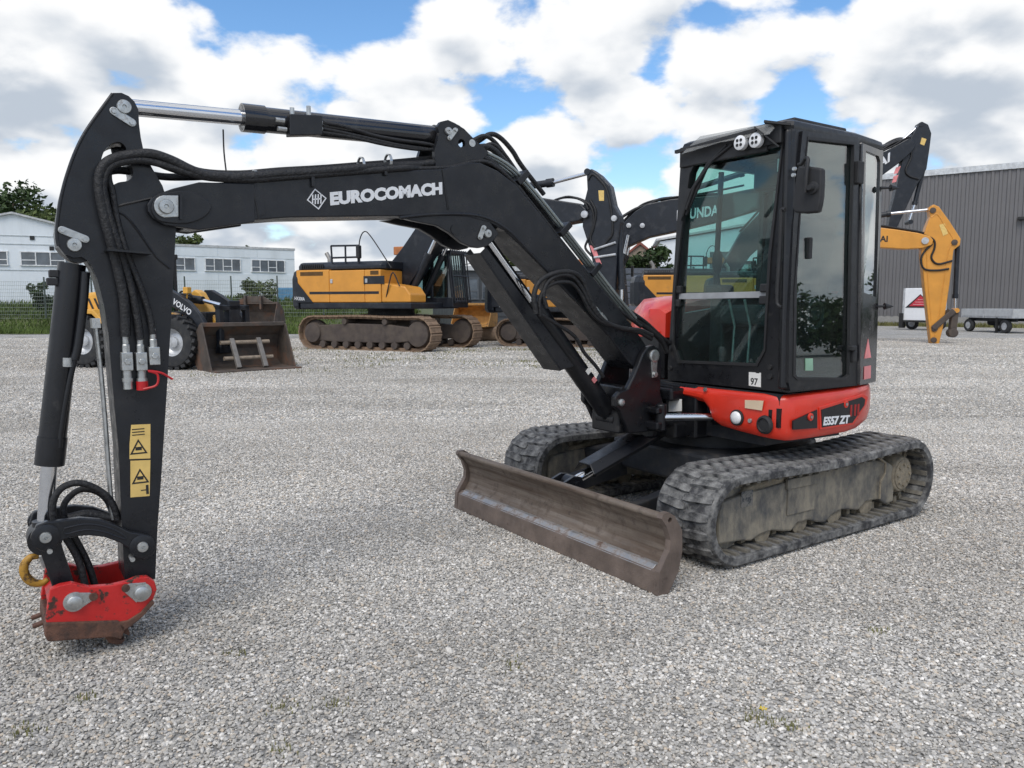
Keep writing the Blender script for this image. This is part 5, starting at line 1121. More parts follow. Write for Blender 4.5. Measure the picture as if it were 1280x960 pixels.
rimv = [(6.746,4.846),(6.862,4.990),(7.026,4.892),(7.285,4.573),(7.431,4.003),(7.486,3.393),(7.350,3.180),(7.074,2.926),(6.835,3.198),(6.926,3.525),(6.991,3.960),(6.823,4.297)]
q = MB(); q.tube(smooth_pts([(p[0], -0.21, p[1]) for p in rimv], 3), 0.035, 8); q.build('arm_hose', M_HOSE, A1, smooth=60)
q = MB(); q.tube(smooth_pts([(p[0], -0.22, p[1]) for p in [(5.667,4.317),(6.033,4.407),(6.443,4.362),(6.777,4.190),(6.921,3.898),(6.902,3.526),(6.764,3.201),(6.695,2.982),(6.887,2.755)]], 4), 0.035, 8); q.build('arm_hose', M_HOSE, A1, smooth=60)
q = MB(); q.tube(smooth_pts([(p[0], -0.25, p[1]) for p in [(5.790,4.355),(6.202,4.420),(6.634,4.263),(6.778,4.036)]], 4), 0.03, 8); q.build('arm_hose', M_HOSE, A1, smooth=60)
for pp in ([(6.960,2.929),(7.585,3.106)], [(6.962,2.708),(7.590,2.780)]):
    q = MB(); q.cyl((pp[0][0], -0.23, pp[0][1]), (pp[1][0], -0.23, pp[1][1]), 0.035, n=8); q.build('arm_pipe', M_RIM, A1, smooth=50)
for (x, z) in [(6.702,3.897)]: q = MB(); q.lathe([(0.10, 0), (0.10, -0.06), (0.03, -0.07)], (x, -0.30, z), n=18); q.build('pin', M_RIM, B1, smooth=40)
for (x, z) in [(7.530,3.759)]: q = MB(); q.lathe([(0.08, 0), (0.08, -0.06), (0.03, -0.07)], (x, -0.20, z), n=18); q.build('pin', M_RIM, A1, smooth=40)
wf = [(6.817,3.044),(6.958,3.039),(7.176,2.526),(7.059,2.485)]
q = MB(); q.plate(wf, -0.215, -0.2); q.build('striped_sticker', M_PINK, A1)
# --- E2
boom2 = [(0.682,2.175),(1.099,1.847),(1.682,2.971),(2.026,3.311),(2.738,3.614),(3.597,3.778),(4.991,4.078),(7.061,4.647),(7.291,4.913),(7.041,5.220),(5.955,5.061),(4.969,4.895),(3.445,4.819),(2.666,4.689),(2.274,4.466),(1.749,3.953),(1.220,3.139)]
arm2 = [(6.848,5.946),(7.133,5.982),(7.429,5.673),(7.656,4.677),(7.587,2.681),(7.503,1.032),(7.314,0.903),(7.150,1.414),(6.828,4.405)]
X2, B2, A2 = big_excavator('black-tailed crawler excavator with dark boom seen behind the lifted boom of the compact excavator', (1.94, 26.8), -15, 0.9, boom2, arm2, M_HYBLK, M_HYBLK,
    [(1.293,1.630),(1.950,3.073),(2.074,3.681)], [(3.952,5.110),(5.694,5.599),(7.018,5.864)], [(7.400,5.181),(7.539,2.682),(7.506,1.618)], shoes=False)
tx(X2, '210A', -1.335, [(-2.097,1.306),(-1.431,1.294)], 0.19, bold=0.02)
tx(X2, 'HX', -1.335, [(-2.097,1.467),(-1.846,1.467)], 0.10, bold=0.02)
tx(B2, 'HYUNDAI', -0.272, [(3.630,4.112),(4.987,4.253)], 0.34, bold=0.03)
q = MB(); q.tube(smooth_pts([(p[0], -0.15, p[1]) for p in [(1.824,4.295),(2.273,4.545),(2.718,4.687),(3.056,4.832),(3.444,4.871)]], 4), 0.05, 8); q.build('boom_hose', M_HOSE, B2, smooth=60)
for k in range(2):
    q = MB(); q.tube(smooth_pts([(p[0], -0.1 + 0.2 * k, p[1] + 0.02 * k) for p in [(2.010,4.342),(2.535,4.641),(2.978,4.809),(3.238,4.800),(3.572,4.892),(4.464,4.989),(5.706,5.196)]], 4), 0.03, 8); q.build('boom_hose', M_HOSE, B2, smooth=60)
q = MB(); q.tube(smooth_pts([(p[0], 0.1, p[1]) for p in [(2.141,4.496),(2.560,4.745),(2.926,4.811),(3.185,4.854),(3.575,4.763)]], 4), 0.03, 8); q.build('boom_hose', M_HOSE, B2, smooth=60)
for (x, z) in [(2.521,3.986),(2.074,3.998)]: q = MB(); q.lathe([(0.08, 0), (0.08, -0.05), (0.03, -0.06)], (x, -0.27, z), n=18); q.build('pin', M_RIM, B2, smooth=40)
# --- E3
boom3 = [(0.2, 2.3), (0.8, 2.0), (1.7, 3.4), (3.4, 5.0), (5.0, 5.7)] + [(6.779,6.593),(7.440,7.092),(7.913,7.528),(8.056,7.747),(7.983,7.972),(7.763,8.074),(6.949,7.617)] + [(4.7, 6.8), (3.0, 6.2), (1.3, 4.4)]
arm3 = [(8.108,8.540),(8.281,8.756),(8.532,8.622),(8.673,8.270),(8.640,7.732),(8.563,6.873),(8.170,6.112),(7.674,4.859),(7.451,4.308),(7.194,4.442),(7.279,5.288),(7.455,6.159),(7.617,7.280),(7.884,8.102)]
X3, B3, A3 = big_excavator('crawler excavator with its black boom and striped arm raised high against the grey warehouse', (8.4, 33.5), -8, 1.05, boom3, arm3, M_HYBLK, M_HYBLK,
    [(1.4, 1.7), (2.4, 3.4), (3.0, 4.6)], [(5.0, 7.2)] + [(7.610,8.047),(8.257,8.630)], [(8.525,7.002),(8.234,5.466),(8.053,4.756)], shoes=False)
for k, pp in enumerate(([(7.379,6.946),(7.560,7.006),(7.451,6.722),(7.299,6.694)], [(7.303,6.598),(7.485,6.657),(7.407,6.372),(7.254,6.343)])):
    q = MB(); q.plate(pp, -0.218, -0.2); q.build('striped_sticker', M_PINK, A3)
q = MB(); q.plate([(8.303,8.113),(8.490,8.044),(8.411,7.794),(8.255,7.862)], -0.218, -0.2); q.build('warning_sticker', M_STICKER, A3)
tx(B3, 'HYUNDAI', -0.317, [(4.910,5.680),(7.087,7.174)], 0.38, bold=0.03)
for k in range(3):
    q = MB(); q.tube(smooth_pts([(p[0], -0.1 + 0.1 * k, p[1] + 0.06 * k) for p in [(6.672,7.561),(7.153,7.900),(7.579,8.047),(7.894,7.911),(8.068,7.524),(8.029,7.078),(7.827,6.794)]], 4), 0.045, 8); q.build('arm_hose', M_HOSE, B3, smooth=60)
q = MB(); q.tube(smooth_pts([(p[0], -0.24, p[1]) for p in [(7.824,7.937),(7.943,7.395),(7.755,6.859),(7.891,6.601),(8.266,6.465)]], 4), 0.04, 8); q.build('arm_hose', M_HOSE, A3, smooth=60)
# --- E4
boom4 = [(0.2, 2.1), (0.6, 1.7), (1.6, 2.9)] + [(3.052,3.426),(3.985,3.354),(4.508,3.374),(4.815,3.482),(4.858,3.649),(4.747,3.792),(4.351,3.913),(3.688,4.039),(3.020,4.139)] + [(1.9, 4.0), (0.9, 3.2)]
arm4 = [(4.699,4.745),(4.819,4.909),(5.004,4.820),(5.365,4.310),(5.757,3.689),(5.743,3.466),(5.547,3.301),(5.483,2.092),(5.356,0.584),(5.257,-0.020),(4.995,-0.023),(4.839,0.982),(4.683,1.982),(4.518,3.176),(4.501,3.515),(4.626,4.131),(4.739,4.465)]
X4, B4, A4 = big_excavator('crawler excavator with yellow boom and yellow arm standing on its tip by the trailers', (10.2, 29.0), -13.5, 0.95, boom4, arm4, M_YELLOW, M_YELLOW,
    [(1.3, 1.5), (1.9, 2.5), (2.2, 3.0)], [(1.9, 4.4)] + [(3.475,4.638),(4.750,4.743)], [(5.715,3.522),(5.741,1.610),(5.764,1.185)], shoes=False)
tx(B4, 'HYUNDAI', -0.288, [(2.104,3.650),(3.369,3.613)], 0.22, M_INK, bold=0.03)
q = MB(); q.plate([(5.034,4.187),(5.210,4.238),(5.332,3.875),(5.183,3.795)], -0.2, -0.192); q.build('warning_sticker', M_STICKER, A4)
q = MB(); q.tube(smooth_pts([(p[0], -0.22, p[1]) for p in [(4.170,3.927),(4.564,3.835),(4.882,3.662),(4.922,3.382),(4.836,3.047),(5.054,2.820),(5.510,2.927)]], 4), 0.035, 8); q.build('arm_hose', M_HOSE, A4, smooth=60)
q = MB(); q.tube(smooth_pts([(p[0], -0.22, p[1]) for p in [(4.838,3.523),(4.593,3.247),(4.504,2.967),(4.623,2.656),(5.014,2.596),(5.423,2.648)]], 4), 0.035, 8); q.build('arm_hose', M_HOSE, A4, smooth=60)
for y in (-0.24, 0.24):
    a, b_ = [(5.007,0.532),(5.669,1.187)]; q = MB(); q.bar((a[0], y, a[1]), (b_[0], y, b_[1]), 0.06, 0.20); q.build('bucket_link', M_OLDTRK, A4, bevel=0.03)
a, b_ = [(5.739,1.185),(5.704,0.386)]; q = MB(); q.bar((a[0], 0, a[1]), (b_[0], 0, b_[1]), 0.30, 0.22); q.cyl((b_[0], -0.2, b_[1]), (b_[0], 0.2, b_[1]), 0.16, n=16); q.build('tipping_lever', M_OLDTRK, A4, bevel=0.03)
for (x, z) in [(4.803,4.691),(5.552,3.566),(5.070,0.531),(5.065,0.131)]: q = MB(); q.lathe([(0.10, 0), (0.10, -0.05), (0.03, -0.06)], (x, -0.19, z), n=18); q.build('pin', M_OLDTRK, A4, smooth=40)
for w in ([(4.764,4.443),(4.964,4.549),(5.243,4.099),(5.522,3.650),(5.388,3.291),(5.290,2.257),(5.183,0.845),(5.083,0.274)], [(4.667,3.330),(4.773,2.261),(4.950,0.843)]):
    q = MB(); q.tube(smooth_pts([(p[0], -0.19, p[1]) for p in w], 3), 0.018, 6); q.build('weld_seam', M_YELLOW, A4, smooth=50)
for (x, z) in [(4.579,3.633)]: q = MB(); q.lathe([(0.12, 0), (0.12, -0.05), (0.03, -0.06)], (x, -0.285, z), n=18); q.build('pin', M_RIM, B4, smooth=40)

# ---------------------------------------------------------------- wheel loader
WL = thing('wheel_loader', 'yellow wheel loader with black lift arm, standing behind a rusty bucket', 'loader', (-8.2, 17.87, 0), R(-15.7))
wy = 0.80
def wheel(x, y, side):
    q = MB(); q.lathe([(0.30, -0.19), (0.42, -0.22), (0.52, -0.20), (0.555, -0.15), (0.56, 0), (0.555, 0.15), (0.52, 0.20), (0.42, 0.22), (0.30, 0.19), (0.30, -0.19)], (0, 0, 0), n=36, cap=False)
    t = q.build('wheel', M_TYRE, WL, smooth=40); t.location = (x, y, 0.60)
    tr = MB()
    for k in range(22):
        a = 2 * math.pi * k / 22
        for s in (-1, 1):
            aa = a + (0.14 if s > 0 else 0); Rm = Matrix.Rotation(-aa, 3, 'Y')
            tr.box(Rm @ Vector((0.565, s * 0.11, 0)), (0.07, 0.2, 0.085), Rm @ Matrix.Rotation(s * 0.5, 3, 'X'))
    tag(tr.build('tyre_tread', M_TYRE, t), kind='stuff')
    r = MB(); r.lathe([(0.31, -0.2 * side), (0.33, 0.19 * side), (0.29, 0.17 * side), (0.26, 0.10 * side), (0.20, 0.06 * side), (0.12, 0.08 * side), (0.11, 0.13 * side), (0.03, 0.14 * side)], (0, 0, 0), n=30); r.build('rim', M_RIM, t, smooth=30)
for x in (-1.18, 1.18):
    for s in (-1, 1): wheel(x, s * wy, s)
M_VY = mat('loader_yellow', (0.68, 0.36, 0.06), 0.4, var=0.12, dirt=(0.35, 0.22, 0.1), dirt_amt=-0.05, dirt_scale=4, dirt_sharp=0.4)
q = MB(); q.loft([[(x, y, z) for x, z in ((-2.0, 0.75), (-2.05, 1.3), (-1.9, 1.62), (-0.75, 1.74), (-0.7, 0.75))] for y in (-0.62, 0.62)]); hood = q.build('engine_hood', M_VY, WL, bevel=0.08, seg=3)
for k in range(4):
    x = -1.50 + 0.17 * k
    q = MB(); q.plate([(x, 1.22), (x + 0.06, 1.22), (x - 0.10, 1.55), (x - 0.16, 1.55)], -0.632, -0.61); q.build('vent_slot', M_INK, hood, bevel=0.01)
for s in (-1, 1):
    q = MB(); q.plate([(-1.95, 0.95), (-1.85, 1.22), (-1.5, 1.32), (-0.8, 1.30), (-0.55, 1.05), (-0.6, 0.98), (-0.85, 1.2), (-1.5, 1.22), (-1.78, 1.12), (-1.87, 0.93)], s * 0.5, s * 1.02); q.build('fender', M_VY, WL, bevel=0.02)
    q = MB(); q.plate([(0.35, 0.95), (0.5, 1.18), (0.95, 1.24), (1.15, 1.18), (1.12, 1.14), (0.95, 1.2), (0.55, 1.12), (0.42, 0.92)], s * 0.5, s * 0.98); q.build('fender', M_VY, WL, bevel=0.02)
q = MB(); q.bb(-1.9, -0.5, -0.4, 0.4, 0.45, 0.8); q.bb(-0.5, 0.4, -0.25, 0.25, 0.5, 0.75); q.bb(0.4, 1.6, -0.35, 0.35, 0.5, 1.25); q.build('chassis', M_DARK, WL, bevel=0.03)
q = MB(); q.bb(-0.75, 0.42, -0.55, 0.55, 0.75, 1.25)
for x, y in ((-0.72, -0.55), (-0.72, 0.55), (0.10, -0.55), (0.10, 0.55)): q.bb(x - 0.04, x + 0.04, y - 0.04, y + 0.04, 1.2, 2.5)
q.bb(-0.82, 0.16, -0.62, 0.62, 2.46, 2.58); lc = q.build('cab', M_PLASTIC, WL, bevel=0.02)
for s in (-1, 1): q = MB(); q.bb(-0.68, 0.06, s * 0.55, s * 0.545, 1.26, 2.46); q.build('side_window', M_GLASSD, lc)
q = MB(); q.bb(0.105, 0.10, -0.5, 0.5, 1.26, 2.46); q.build('windscreen', M_GLASSD, lc)
q = MB(); q.box((0.62, -0.95, 2.55), (0.10, 0.20, 0.26)); q.build('mirror', M_PLASTIC, WL, bevel=0.03)
q = MB(); q.tube(smooth_pts([(0.4, -0.6, 1.3), (0.45, -0.8, 1.8), (0.55, -0.95, 2.2), (0.6, -0.95, 2.45)], 4), 0.015, 6); q.build('mirror_stay', M_PLASTIC, WL, smooth=50)
for s in (-1, 1):
    q = MB(); q.plate([(0.806,1.751),(1.012,1.750),(1.251,1.629),(1.526,1.457),(1.756,1.218),(1.923,0.946),(1.857,0.825),(1.719,0.875),(1.607,1.063),(1.372,1.234),(1.072,1.354),(0.789,1.457)], s * 0.66, s * 0.78); la = q.build('lift_arm', M_HYBLK, WL, bevel=0.02)
    if s < 0:
        lettering('lettering', 'VOLVO', ([(1.077,1.440)][0][0], -0.782, [(1.077,1.440)][0][1]), ([(1.590,1.132)][0][0] - [(1.077,1.440)][0][0], 0, [(1.590,1.132)][0][1] - [(1.077,1.440)][0][1]), (0.5, 0, 0.85), 0.52, 0.13, M_WHITE, la, bold=0.03)
q = MB(); q.plate([(1.05, 1.15), (1.05, 1.68), (1.15, 1.75), (1.28, 1.68), (1.45, 1.4), (1.72, 1.0), (1.6, 0.95), (1.25, 1.2)], -0.12, 0.12); q.build('tilt_link', M_VY, WL, bevel=0.03)
q = MB(); q.cyl((0.6, -0.3, 1.60), (1.5, -0.3, 1.50), 0.09, n=14); tc1 = q.build('tilt_cylinder', M_HYBLK, WL, smooth=40)
q = MB(); q.cyl((1.5, -0.3, 1.50), (1.95, -0.3, 1.40), 0.045, n=12); q.build('cylinder_rod', M_CHROME, tc1, smooth=40)
q = MB(); q.bb(1.95, 2.1, -0.55, 0.55, 0.35, 0.5); q.bb(1.98, 2.1, -0.55, -0.40, 0.35, 1.40); q.bb(1.98, 2.1, 0.40, 0.55, 0.35, 1.40); q.bb(1.98, 2.1, -0.55, 0.55, 1.28, 1.40); q.plate([(1.8, 0.9), (2.05, 1.5), (2.1, 1.5), (2.1, 0.5), (1.9, 0.5)], -0.2, 0.2); q.build('tool_carrier', M_HYBLK, WL, bevel=0.02)
for (x, z, y) in ((1.2, 1.6, -0.35), (1.3, 1.55, -0.45)):
    q = MB(); q.tube(smooth_pts([(0.9, y, 1.6), (1.0, y, z + 0.1), (x, y, z + 0.05), (x + 0.1, y, 1.55)], 4), 0.022, 6); q.build('hose', M_HOSE, WL, smooth=60)
q = MB(); q.box((1.30, -0.55, 1.72), (0.12, 0.14, 0.14)); q.cyl((1.2, -0.5, 1.2), (1.3, -0.55, 1.68), 0.02, n=6); q.build('work_lamp', M_VY, WL, bevel=0.02)

# ---------------------------------------------------------------- loose buckets
def bucket(label, loc, rz, w, h, dep, fittings, m, tilt=0.0):
    X = thing('loader_bucket', label, 'bucket', loc, R(rz))
    # local x across, y towards the open mouth (negative), profile in y-z
    sh = [(-dep, 0.02), (-dep * 0.55, 0.0), (0.0, 0.03), (0.18 * dep, 0.14 * h), (0.22 * dep, 0.45 * h), (0.10 * dep, 0.78 * h), (-0.20 * dep, h)]
    inn = [(-0.17 * dep, h - 0.05), (0.06 * dep, 0.74 * h), (0.17 * dep, 0.45 * h), (0.13 * dep, 0.17 * h), (-0.02, 0.06), (-dep * 0.55, 0.035), (-dep, 0.03)]
    q = MB(); q.prism(sh + inn, lambda u_, v_, t: (t, u_, v_), -w / 2, w / 2); o = q.build('shell', m, X, bevel=0.008)
    for s in (-1, 1):
        q = MB(); q.prism([(-dep * 0.9, 0.0), (0.0, 0.0), (0.2 * dep, 0.14 * h), (0.24 * dep, 0.45 * h), (0.12 * dep, 0.8 * h), (-0.20 * dep, h + 0.01), (-0.36 * dep, h)], lambda u_, v_, t: (t, u_, v_), s * w / 2, s * (w / 2 + 0.03)); q.build('side_plate', m, X, bevel=0.008)
    q = MB(); q.bar((-w / 2, -0.24 * dep, h), (w / 2, -0.24 * dep, h), 0.12, 0.09); q.build('top_beam', m, X, bevel=0.012)
    q = MB(); q.bb(-w / 2 - 0.03, w / 2 + 0.03, -dep - 0.16, -dep + 0.05, 0.0, 0.035); q.build('cutting_edge', m, X, bevel=0.006)
    if fittings:
        for x in (-0.30, 0.30):
            q = MB(); q.bar((x, -dep * 0.72, 0.05), (x, -dep * 0.28, h * 0.68), 0.10, 0.09); q.build('hook_bracket', mat('grey_steel', (0.19, 0.175, 0.16), 0.6, metal=0.2), X, bevel=0.01)
        for z, y in ((0.26 * h, -dep * 0.50), (0.60 * h, -dep * 0.30)):
            q = MB(); q.cyl((-0.55, y, z), (0.55, y, z), 0.045, n=12); q.build('cross_tube', M_TAN, X, smooth=40)
    return X
bucket('rusty open bucket with bracket bars in front of the wheel loader', (-6.05, 17.2, 0), 42, 1.85, 0.98, 0.85, True, M_BUCKET)
bk2 = bucket('large brown bucket standing against the bank behind the wheel loader', (-10.3, 31.5, 0), -14, 2.1, 1.45, 1.0, False, M_BUCKET)
q = MB(); q.plate([(-0.9, 1.45), (-0.4, 1.72), (0.4, 1.72), (0.9, 1.45)], -0.3, -0.25); q.build('back_gusset', M_BUCKET, bk2, bevel=0.01)
for x in (-0.35, 0.35): q = MB(); q.bb(x - 0.04, x + 0.04, -0.42, -0.2, 1.2, 1.75); q.build('hook_bracket', M_BUCKET, bk2, bevel=0.01)
M_OCH = mat('ochre_bucket', (0.42, 0.22, 0.06), 0.7, var=0.25, dirt=(0.2, 0.12, 0.06), dirt_amt=0.3, dirt_scale=4)
bucket('small ochre digging bucket lying behind the excavator tracks', (-1.35, 30.0, 0.55), -20, 1.5, 0.85, 0.9, False, M_OCH)
q = MB(); q.box((0, 0, 0.275), (2.3, 1.5, 0.55)); pal = q.build('rubble_heap', mat('rubble', (0.30, 0.22, 0.16), 0.9, bump=0.6, bump_scale=12), None, bevel=0.18, seg=3)
pal.location = (-1.2, 30.2, 0); tag(pal, 'low heap of brown rubble under the small ochre bucket', 'heap')

# ================================================================ ground
def gravel_far():
    m = bpy.data.materials.new('gravel_ground'); m.use_nodes = True; nt = m.node_tree; N, Lk = nt.nodes, nt.links; b = N['Principled BSDF']
    co = N.new('ShaderNodeTexCoord')
    def vor(sc):
        v = N.new('ShaderNodeTexVoronoi'); v.inputs['Scale'].default_value = sc; v.inputs['Randomness'].default_value = 1; Lk.new(co.outputs['Object'], v.inputs['Vector']); return v
    def noise(sc, d=6, ro=0.6):
        n = N.new('ShaderNodeTexNoise'); n.inputs['Scale'].default_value = sc; n.inputs['Detail'].default_value = d; n.inputs['Roughness'].default_value = ro
        Lk.new(co.outputs['Object'], n.inputs['Vector']); return n.outputs[0]
    v = vor(48.0); v2 = vor(19.0)
    cr = N.new('ShaderNodeValToRGB'); cr.color_ramp.interpolation = 'LINEAR'
    els = [(0.0, (0.18, 0.176, 0.168)), (0.3, (0.34, 0.332, 0.316)), (0.55, (0.44, 0.427, 0.402)), (0.75, (0.51, 0.49, 0.455)), (0.9, (0.59, 0.57, 0.54)), (1.0, (0.70, 0.685, 0.655))]
    while len(cr.color_ramp.elements) < len(els): cr.color_ramp.elements.new(0.5)
    for e, (p, c) in zip(cr.color_ramp.elements, els): e.position = p; e.color = (*c, 1)
    sp = N.new('ShaderNodeSeparateColor'); Lk.new(v.outputs['Color'], sp.inputs[0]); Lk.new(sp.outputs[0], cr.inputs[0])
    def mix(f, a, c, mode='MIX'):
        n = N.new('ShaderNodeMix'); n.data_type = 'RGBA'; n.blend_type = mode
        for s, x in ((n.inputs[0], f), (n.inputs[6], a), (n.inputs[7], c)):
            if isinstance(x, (int, float)): s.default_value = x
            elif isinstance(x, tuple): s.default_value = (*x, 1)
            else: Lk.new(x, s)
        return n.outputs[2]
    def rng(x, a, b_, c=0., d=1.):
        n = N.new('ShaderNodeMapRange'); Lk.new(x, n.inputs[0])
        for i, y in enumerate((a, b_, c, d)): n.inputs[i + 1].default_value = y
        return n.outputs[0]
    base = mix(rng(noise(0.55, 7, 0.62), 0.42, 0.62, 0.0, 0.45), cr.outputs[0], (0.35, 0.33, 0.295))
    base = mix(rng(noise(2.7, 6), 0.55, 0.72, 0.0, 0.35), base, (0.42, 0.39, 0.35))
    # sparse weedy stains far across the yard
    sx = N.new('ShaderNodeSeparateXYZ'); Lk.new(co.outputs['Object'], sx.inputs[0])
    far = rng(sx.outputs[1], 13, 20)
    ml = N.new('ShaderNodeMath'); ml.operation = 'MULTIPLY'; Lk.new(far, ml.inputs[0]); Lk.new(rng(noise(0.8, 8, 0.7), 0.53, 0.66, 0, 0.75), ml.inputs[1])
    base = mix(ml.outputs[0], base, (0.13, 0.125, 0.06))
    Lk.new(base, b.inputs['Base Color']); b.inputs['Roughness'].default_value = 0.9; b.inputs['Specular IOR Level'].default_value = 0.25
    bp = N.new('ShaderNodeBump'); bp.inputs['Strength'].default_value = 0.9; bp.inputs['Distance'].default_value = 0.02; bp.invert = True
    Lk.new(v.outputs['Distance'], bp.inputs['Height']); Lk.new(bp.outputs[0], b.inputs['Normal'])
    return m
M_GROUND = gravel_far()
xs = [-400, -120, -60] + list(np.arange(-30, 31, 1.0)) + [60, 120, 400]
ys = [-60, -20, -6] + list(np.arange(-2, 60, 1.0)) + [80, 120, 250, 700]
def gz(x, y):
    k = max(0, 1 - abs(x) / 40) * (1 if y < 60 else 0)
    return -0.004 + 0.0 * k
gb = MB(); gb.v = [(x, y, gz(x, y)) for y in ys for x in xs]; nx = len(xs)
gb.f = [(j * nx + i, j * nx + i + 1, (j + 1) * nx + i + 1, (j + 1) * nx + i) for j in range(len(ys) - 1) for i in range(nx - 1)]
ground = gb.build('gravel_yard', M_GROUND); tag(ground, kind='structure')
ground['label'] = 'grey gravel yard'
# loose stones: a few rock shapes, instanced over the yard by distance from where people stand
def stone_mat():
    m = bpy.data.materials.new('loose_stone'); m.use_nodes = True; nt = m.node_tree; N, Lk = nt.nodes, nt.links; b = N['Principled BSDF']
    oi = N.new('ShaderNodeObjectInfo'); cr = N.new('ShaderNodeValToRGB')
    els = [(0.0, (0.25, 0.246, 0.237)), (0.18, (0.35, 0.345, 0.332)), (0.40, (0.43, 0.42, 0.40)), (0.56, (0.52, 0.50, 0.465)), (0.64, (0.53, 0.455, 0.37)), (0.71, (0.40, 0.40, 0.40)), (0.86, (0.60, 0.585, 0.56)), (0.95, (0.69, 0.675, 0.65)), (1.0, (0.82, 0.805, 0.78))]
    while len(cr.color_ramp.elements) < len(els): cr.color_ramp.elements.new(0.5)
    for e, (p, c) in zip(cr.color_ramp.elements, els): e.position = p; e.color = (*c, 1)
    Lk.new(oi.outputs['Random'], cr.inputs[0])
    nz = N.new('ShaderNodeTexNoise'); nz.inputs['Scale'].default_value = 0.55; nz.inputs['Detail'].default_value = 6; nz.inputs['Roughness'].default_value = 0.62; nz.inputs['Distortion'].default_value = 0.6
    mpp = N.new('ShaderNodeMapping'); mpp.inputs['Scale'].default_value = (0.45, 1.25, 1.0); mpp.inputs['Rotation'].default_value = (0, 0, 0.35); Lk.new(oi.outputs['Location'], mpp.inputs[0])
    Lk.new(mpp.outputs[0], nz.inputs['Vector'])
    mr = N.new('ShaderNodeMapRange'); mr.inputs[1].default_value = 0.32; mr.inputs[2].default_value = 0.68; Lk.new(nz.outputs[0], mr.inputs[0])
    mx = N.new('ShaderNodeMix'); mx.data_type = 'RGBA'; mx.blend_type = 'MULTIPLY'; mx.inputs[0].default_value = 1.0
    m2 = N.new('ShaderNodeMix'); m2.data_type = 'RGBA'; m2.inputs[6].default_value = (0.82, 0.79, 0.74, 1); m2.inputs[7].default_value = (1.22, 1.19, 1.14, 1); Lk.new(mr.outputs[0], m2.inputs[0])
    Lk.new(cr.outputs[0], mx.inputs[6]); Lk.new(m2.outputs[2], mx.inputs[7]); Lk.new(mx.outputs[2], b.inputs['Base Color'])
    b.inputs['Roughness'].default_value = 0.85; b.inputs['Specular IOR Level'].default_value = 0.3
    return m
M_STONE = stone_mat()
def stone_mesh(seed):
    rnd = random.Random(seed); bm = bmesh.new(); bmesh.ops.create_icosphere(bm, subdivisions=1, radius=1.0)
    a, b_, c_ = rnd.uniform(0.8, 1.25), rnd.uniform(0.7, 1.0), rnd.uniform(0.45, 0.75)
    for v in bm.verts:
        k = rnd.uniform(0.78, 1.15); v.co = Vector((v.co.x * a * k, v.co.y * b_ * k, v.co.z * c_ * k))
    me = bpy.data.meshes.new('stone'); bm.to_mesh(me); bm.free(); me.materials.append(M_STONE); return me
stone_col = bpy.data.collections.new('stone_shapes')
for k in range(7):
    stone_col.objects.link(bpy.data.objects.new('stone_shape', stone_mesh(40 + k)))
def scatter(name, quad, density, smin, smax, seed, col_, label, cat_kind='stuff', zoff=0.0, upright=False):
    b = MB(); b.add([(x, y, zoff) for x, y in quad], [tuple(range(len(quad)))])
    me = b.mesh(name); o = bpy.data.objects.new(name, me); C.objects.link(o); tag(o, kind=cat_kind, label=label)
    ng = bpy.data.node_groups.new(name + '_nodes', 'GeometryNodeTree')
    ng.interface.new_socket('Geometry', in_out='INPUT', socket_type='NodeSocketGeometry'); ng.interface.new_socket('Geometry', in_out='OUTPUT', socket_type='NodeSocketGeometry')
    N, Lk = ng.nodes, ng.links
    gi, go = N.new('NodeGroupInput'), N.new('NodeGroupOutput')
    d = N.new('GeometryNodeDistributePointsOnFaces'); d.inputs['Density'].default_value = density; d.inputs['Seed'].default_value = seed
    ci = N.new('GeometryNodeCollectionInfo'); ci.inputs['Collection'].default_value = col_; ci.inputs['Separate Children'].default_value = True; ci.inputs['Reset Children'].default_value = True
    ip = N.new('GeometryNodeInstanceOnPoints'); ip.inputs['Pick Instance'].default_value = True
    rv = N.new('FunctionNodeRandomValue'); rv.data_type = 'FLOAT_VECTOR'
    rv.inputs[0].default_value = (-0.5, -0.5, 0) if not upright else (-0.15, -0.15, 0); rv.inputs[1].default_value = (0.5, 0.5, 6.283) if not upright else (0.15, 0.15, 6.283); rv.inputs['Seed'].default_value = seed + 1
    rs = N.new('FunctionNodeRandomValue'); rs.data_type = 'FLOAT'; rs.inputs[2].default_value = 0.0; rs.inputs[3].default_value = 1.0; rs.inputs['Seed'].default_value = seed + 2
    pw = N.new('ShaderNodeMath'); pw.operation = 'POWER'; pw.inputs[1].default_value = 2.2; Lk.new(rs.outputs[1], pw.inputs[0])
    mr = N.new('ShaderNodeMapRange'); mr.inputs[3].default_value = smin; mr.inputs[4].default_value = smax; Lk.new(pw.outputs[0], mr.inputs[0])
    Lk.new(gi.outputs[0], d.inputs['Mesh']); Lk.new(d.outputs['Points'], ip.inputs['Points']); Lk.new(ci.outputs[0], ip.inputs['Instance'])
    Lk.new(rv.outputs[0], ip.inputs['Rotation']); Lk.new(mr.outputs[0], ip.inputs['Scale']); Lk.new(ip.outputs[0], go.inputs[0])
    md = o.modifiers.new('scatter', 'NODES'); md.node_group = ng
    return o
def wedge(y0, y1, k, x0=1.7): return [(-y0 * k - x0, y0), (y0 * k + x0, y0), (y1 * k + x0, y1), (-y1 * k - x0, y1)]
scatter('gravel_stones', wedge(1.5, 5.2, 0.70), 9800, 0.0046, 0.0115, 3, stone_col, 'loose grey gravel stones')
scatter('gravel_stones', wedge(5.2, 9.5, 0.70), 5200, 0.0064, 0.0135, 5, stone_col, 'loose grey gravel stones farther out')
scatter('gravel_stones', wedge(9.5, 17.0, 0.72), 1400, 0.010, 0.020, 7, stone_col, 'loose grey gravel stones across the yard')
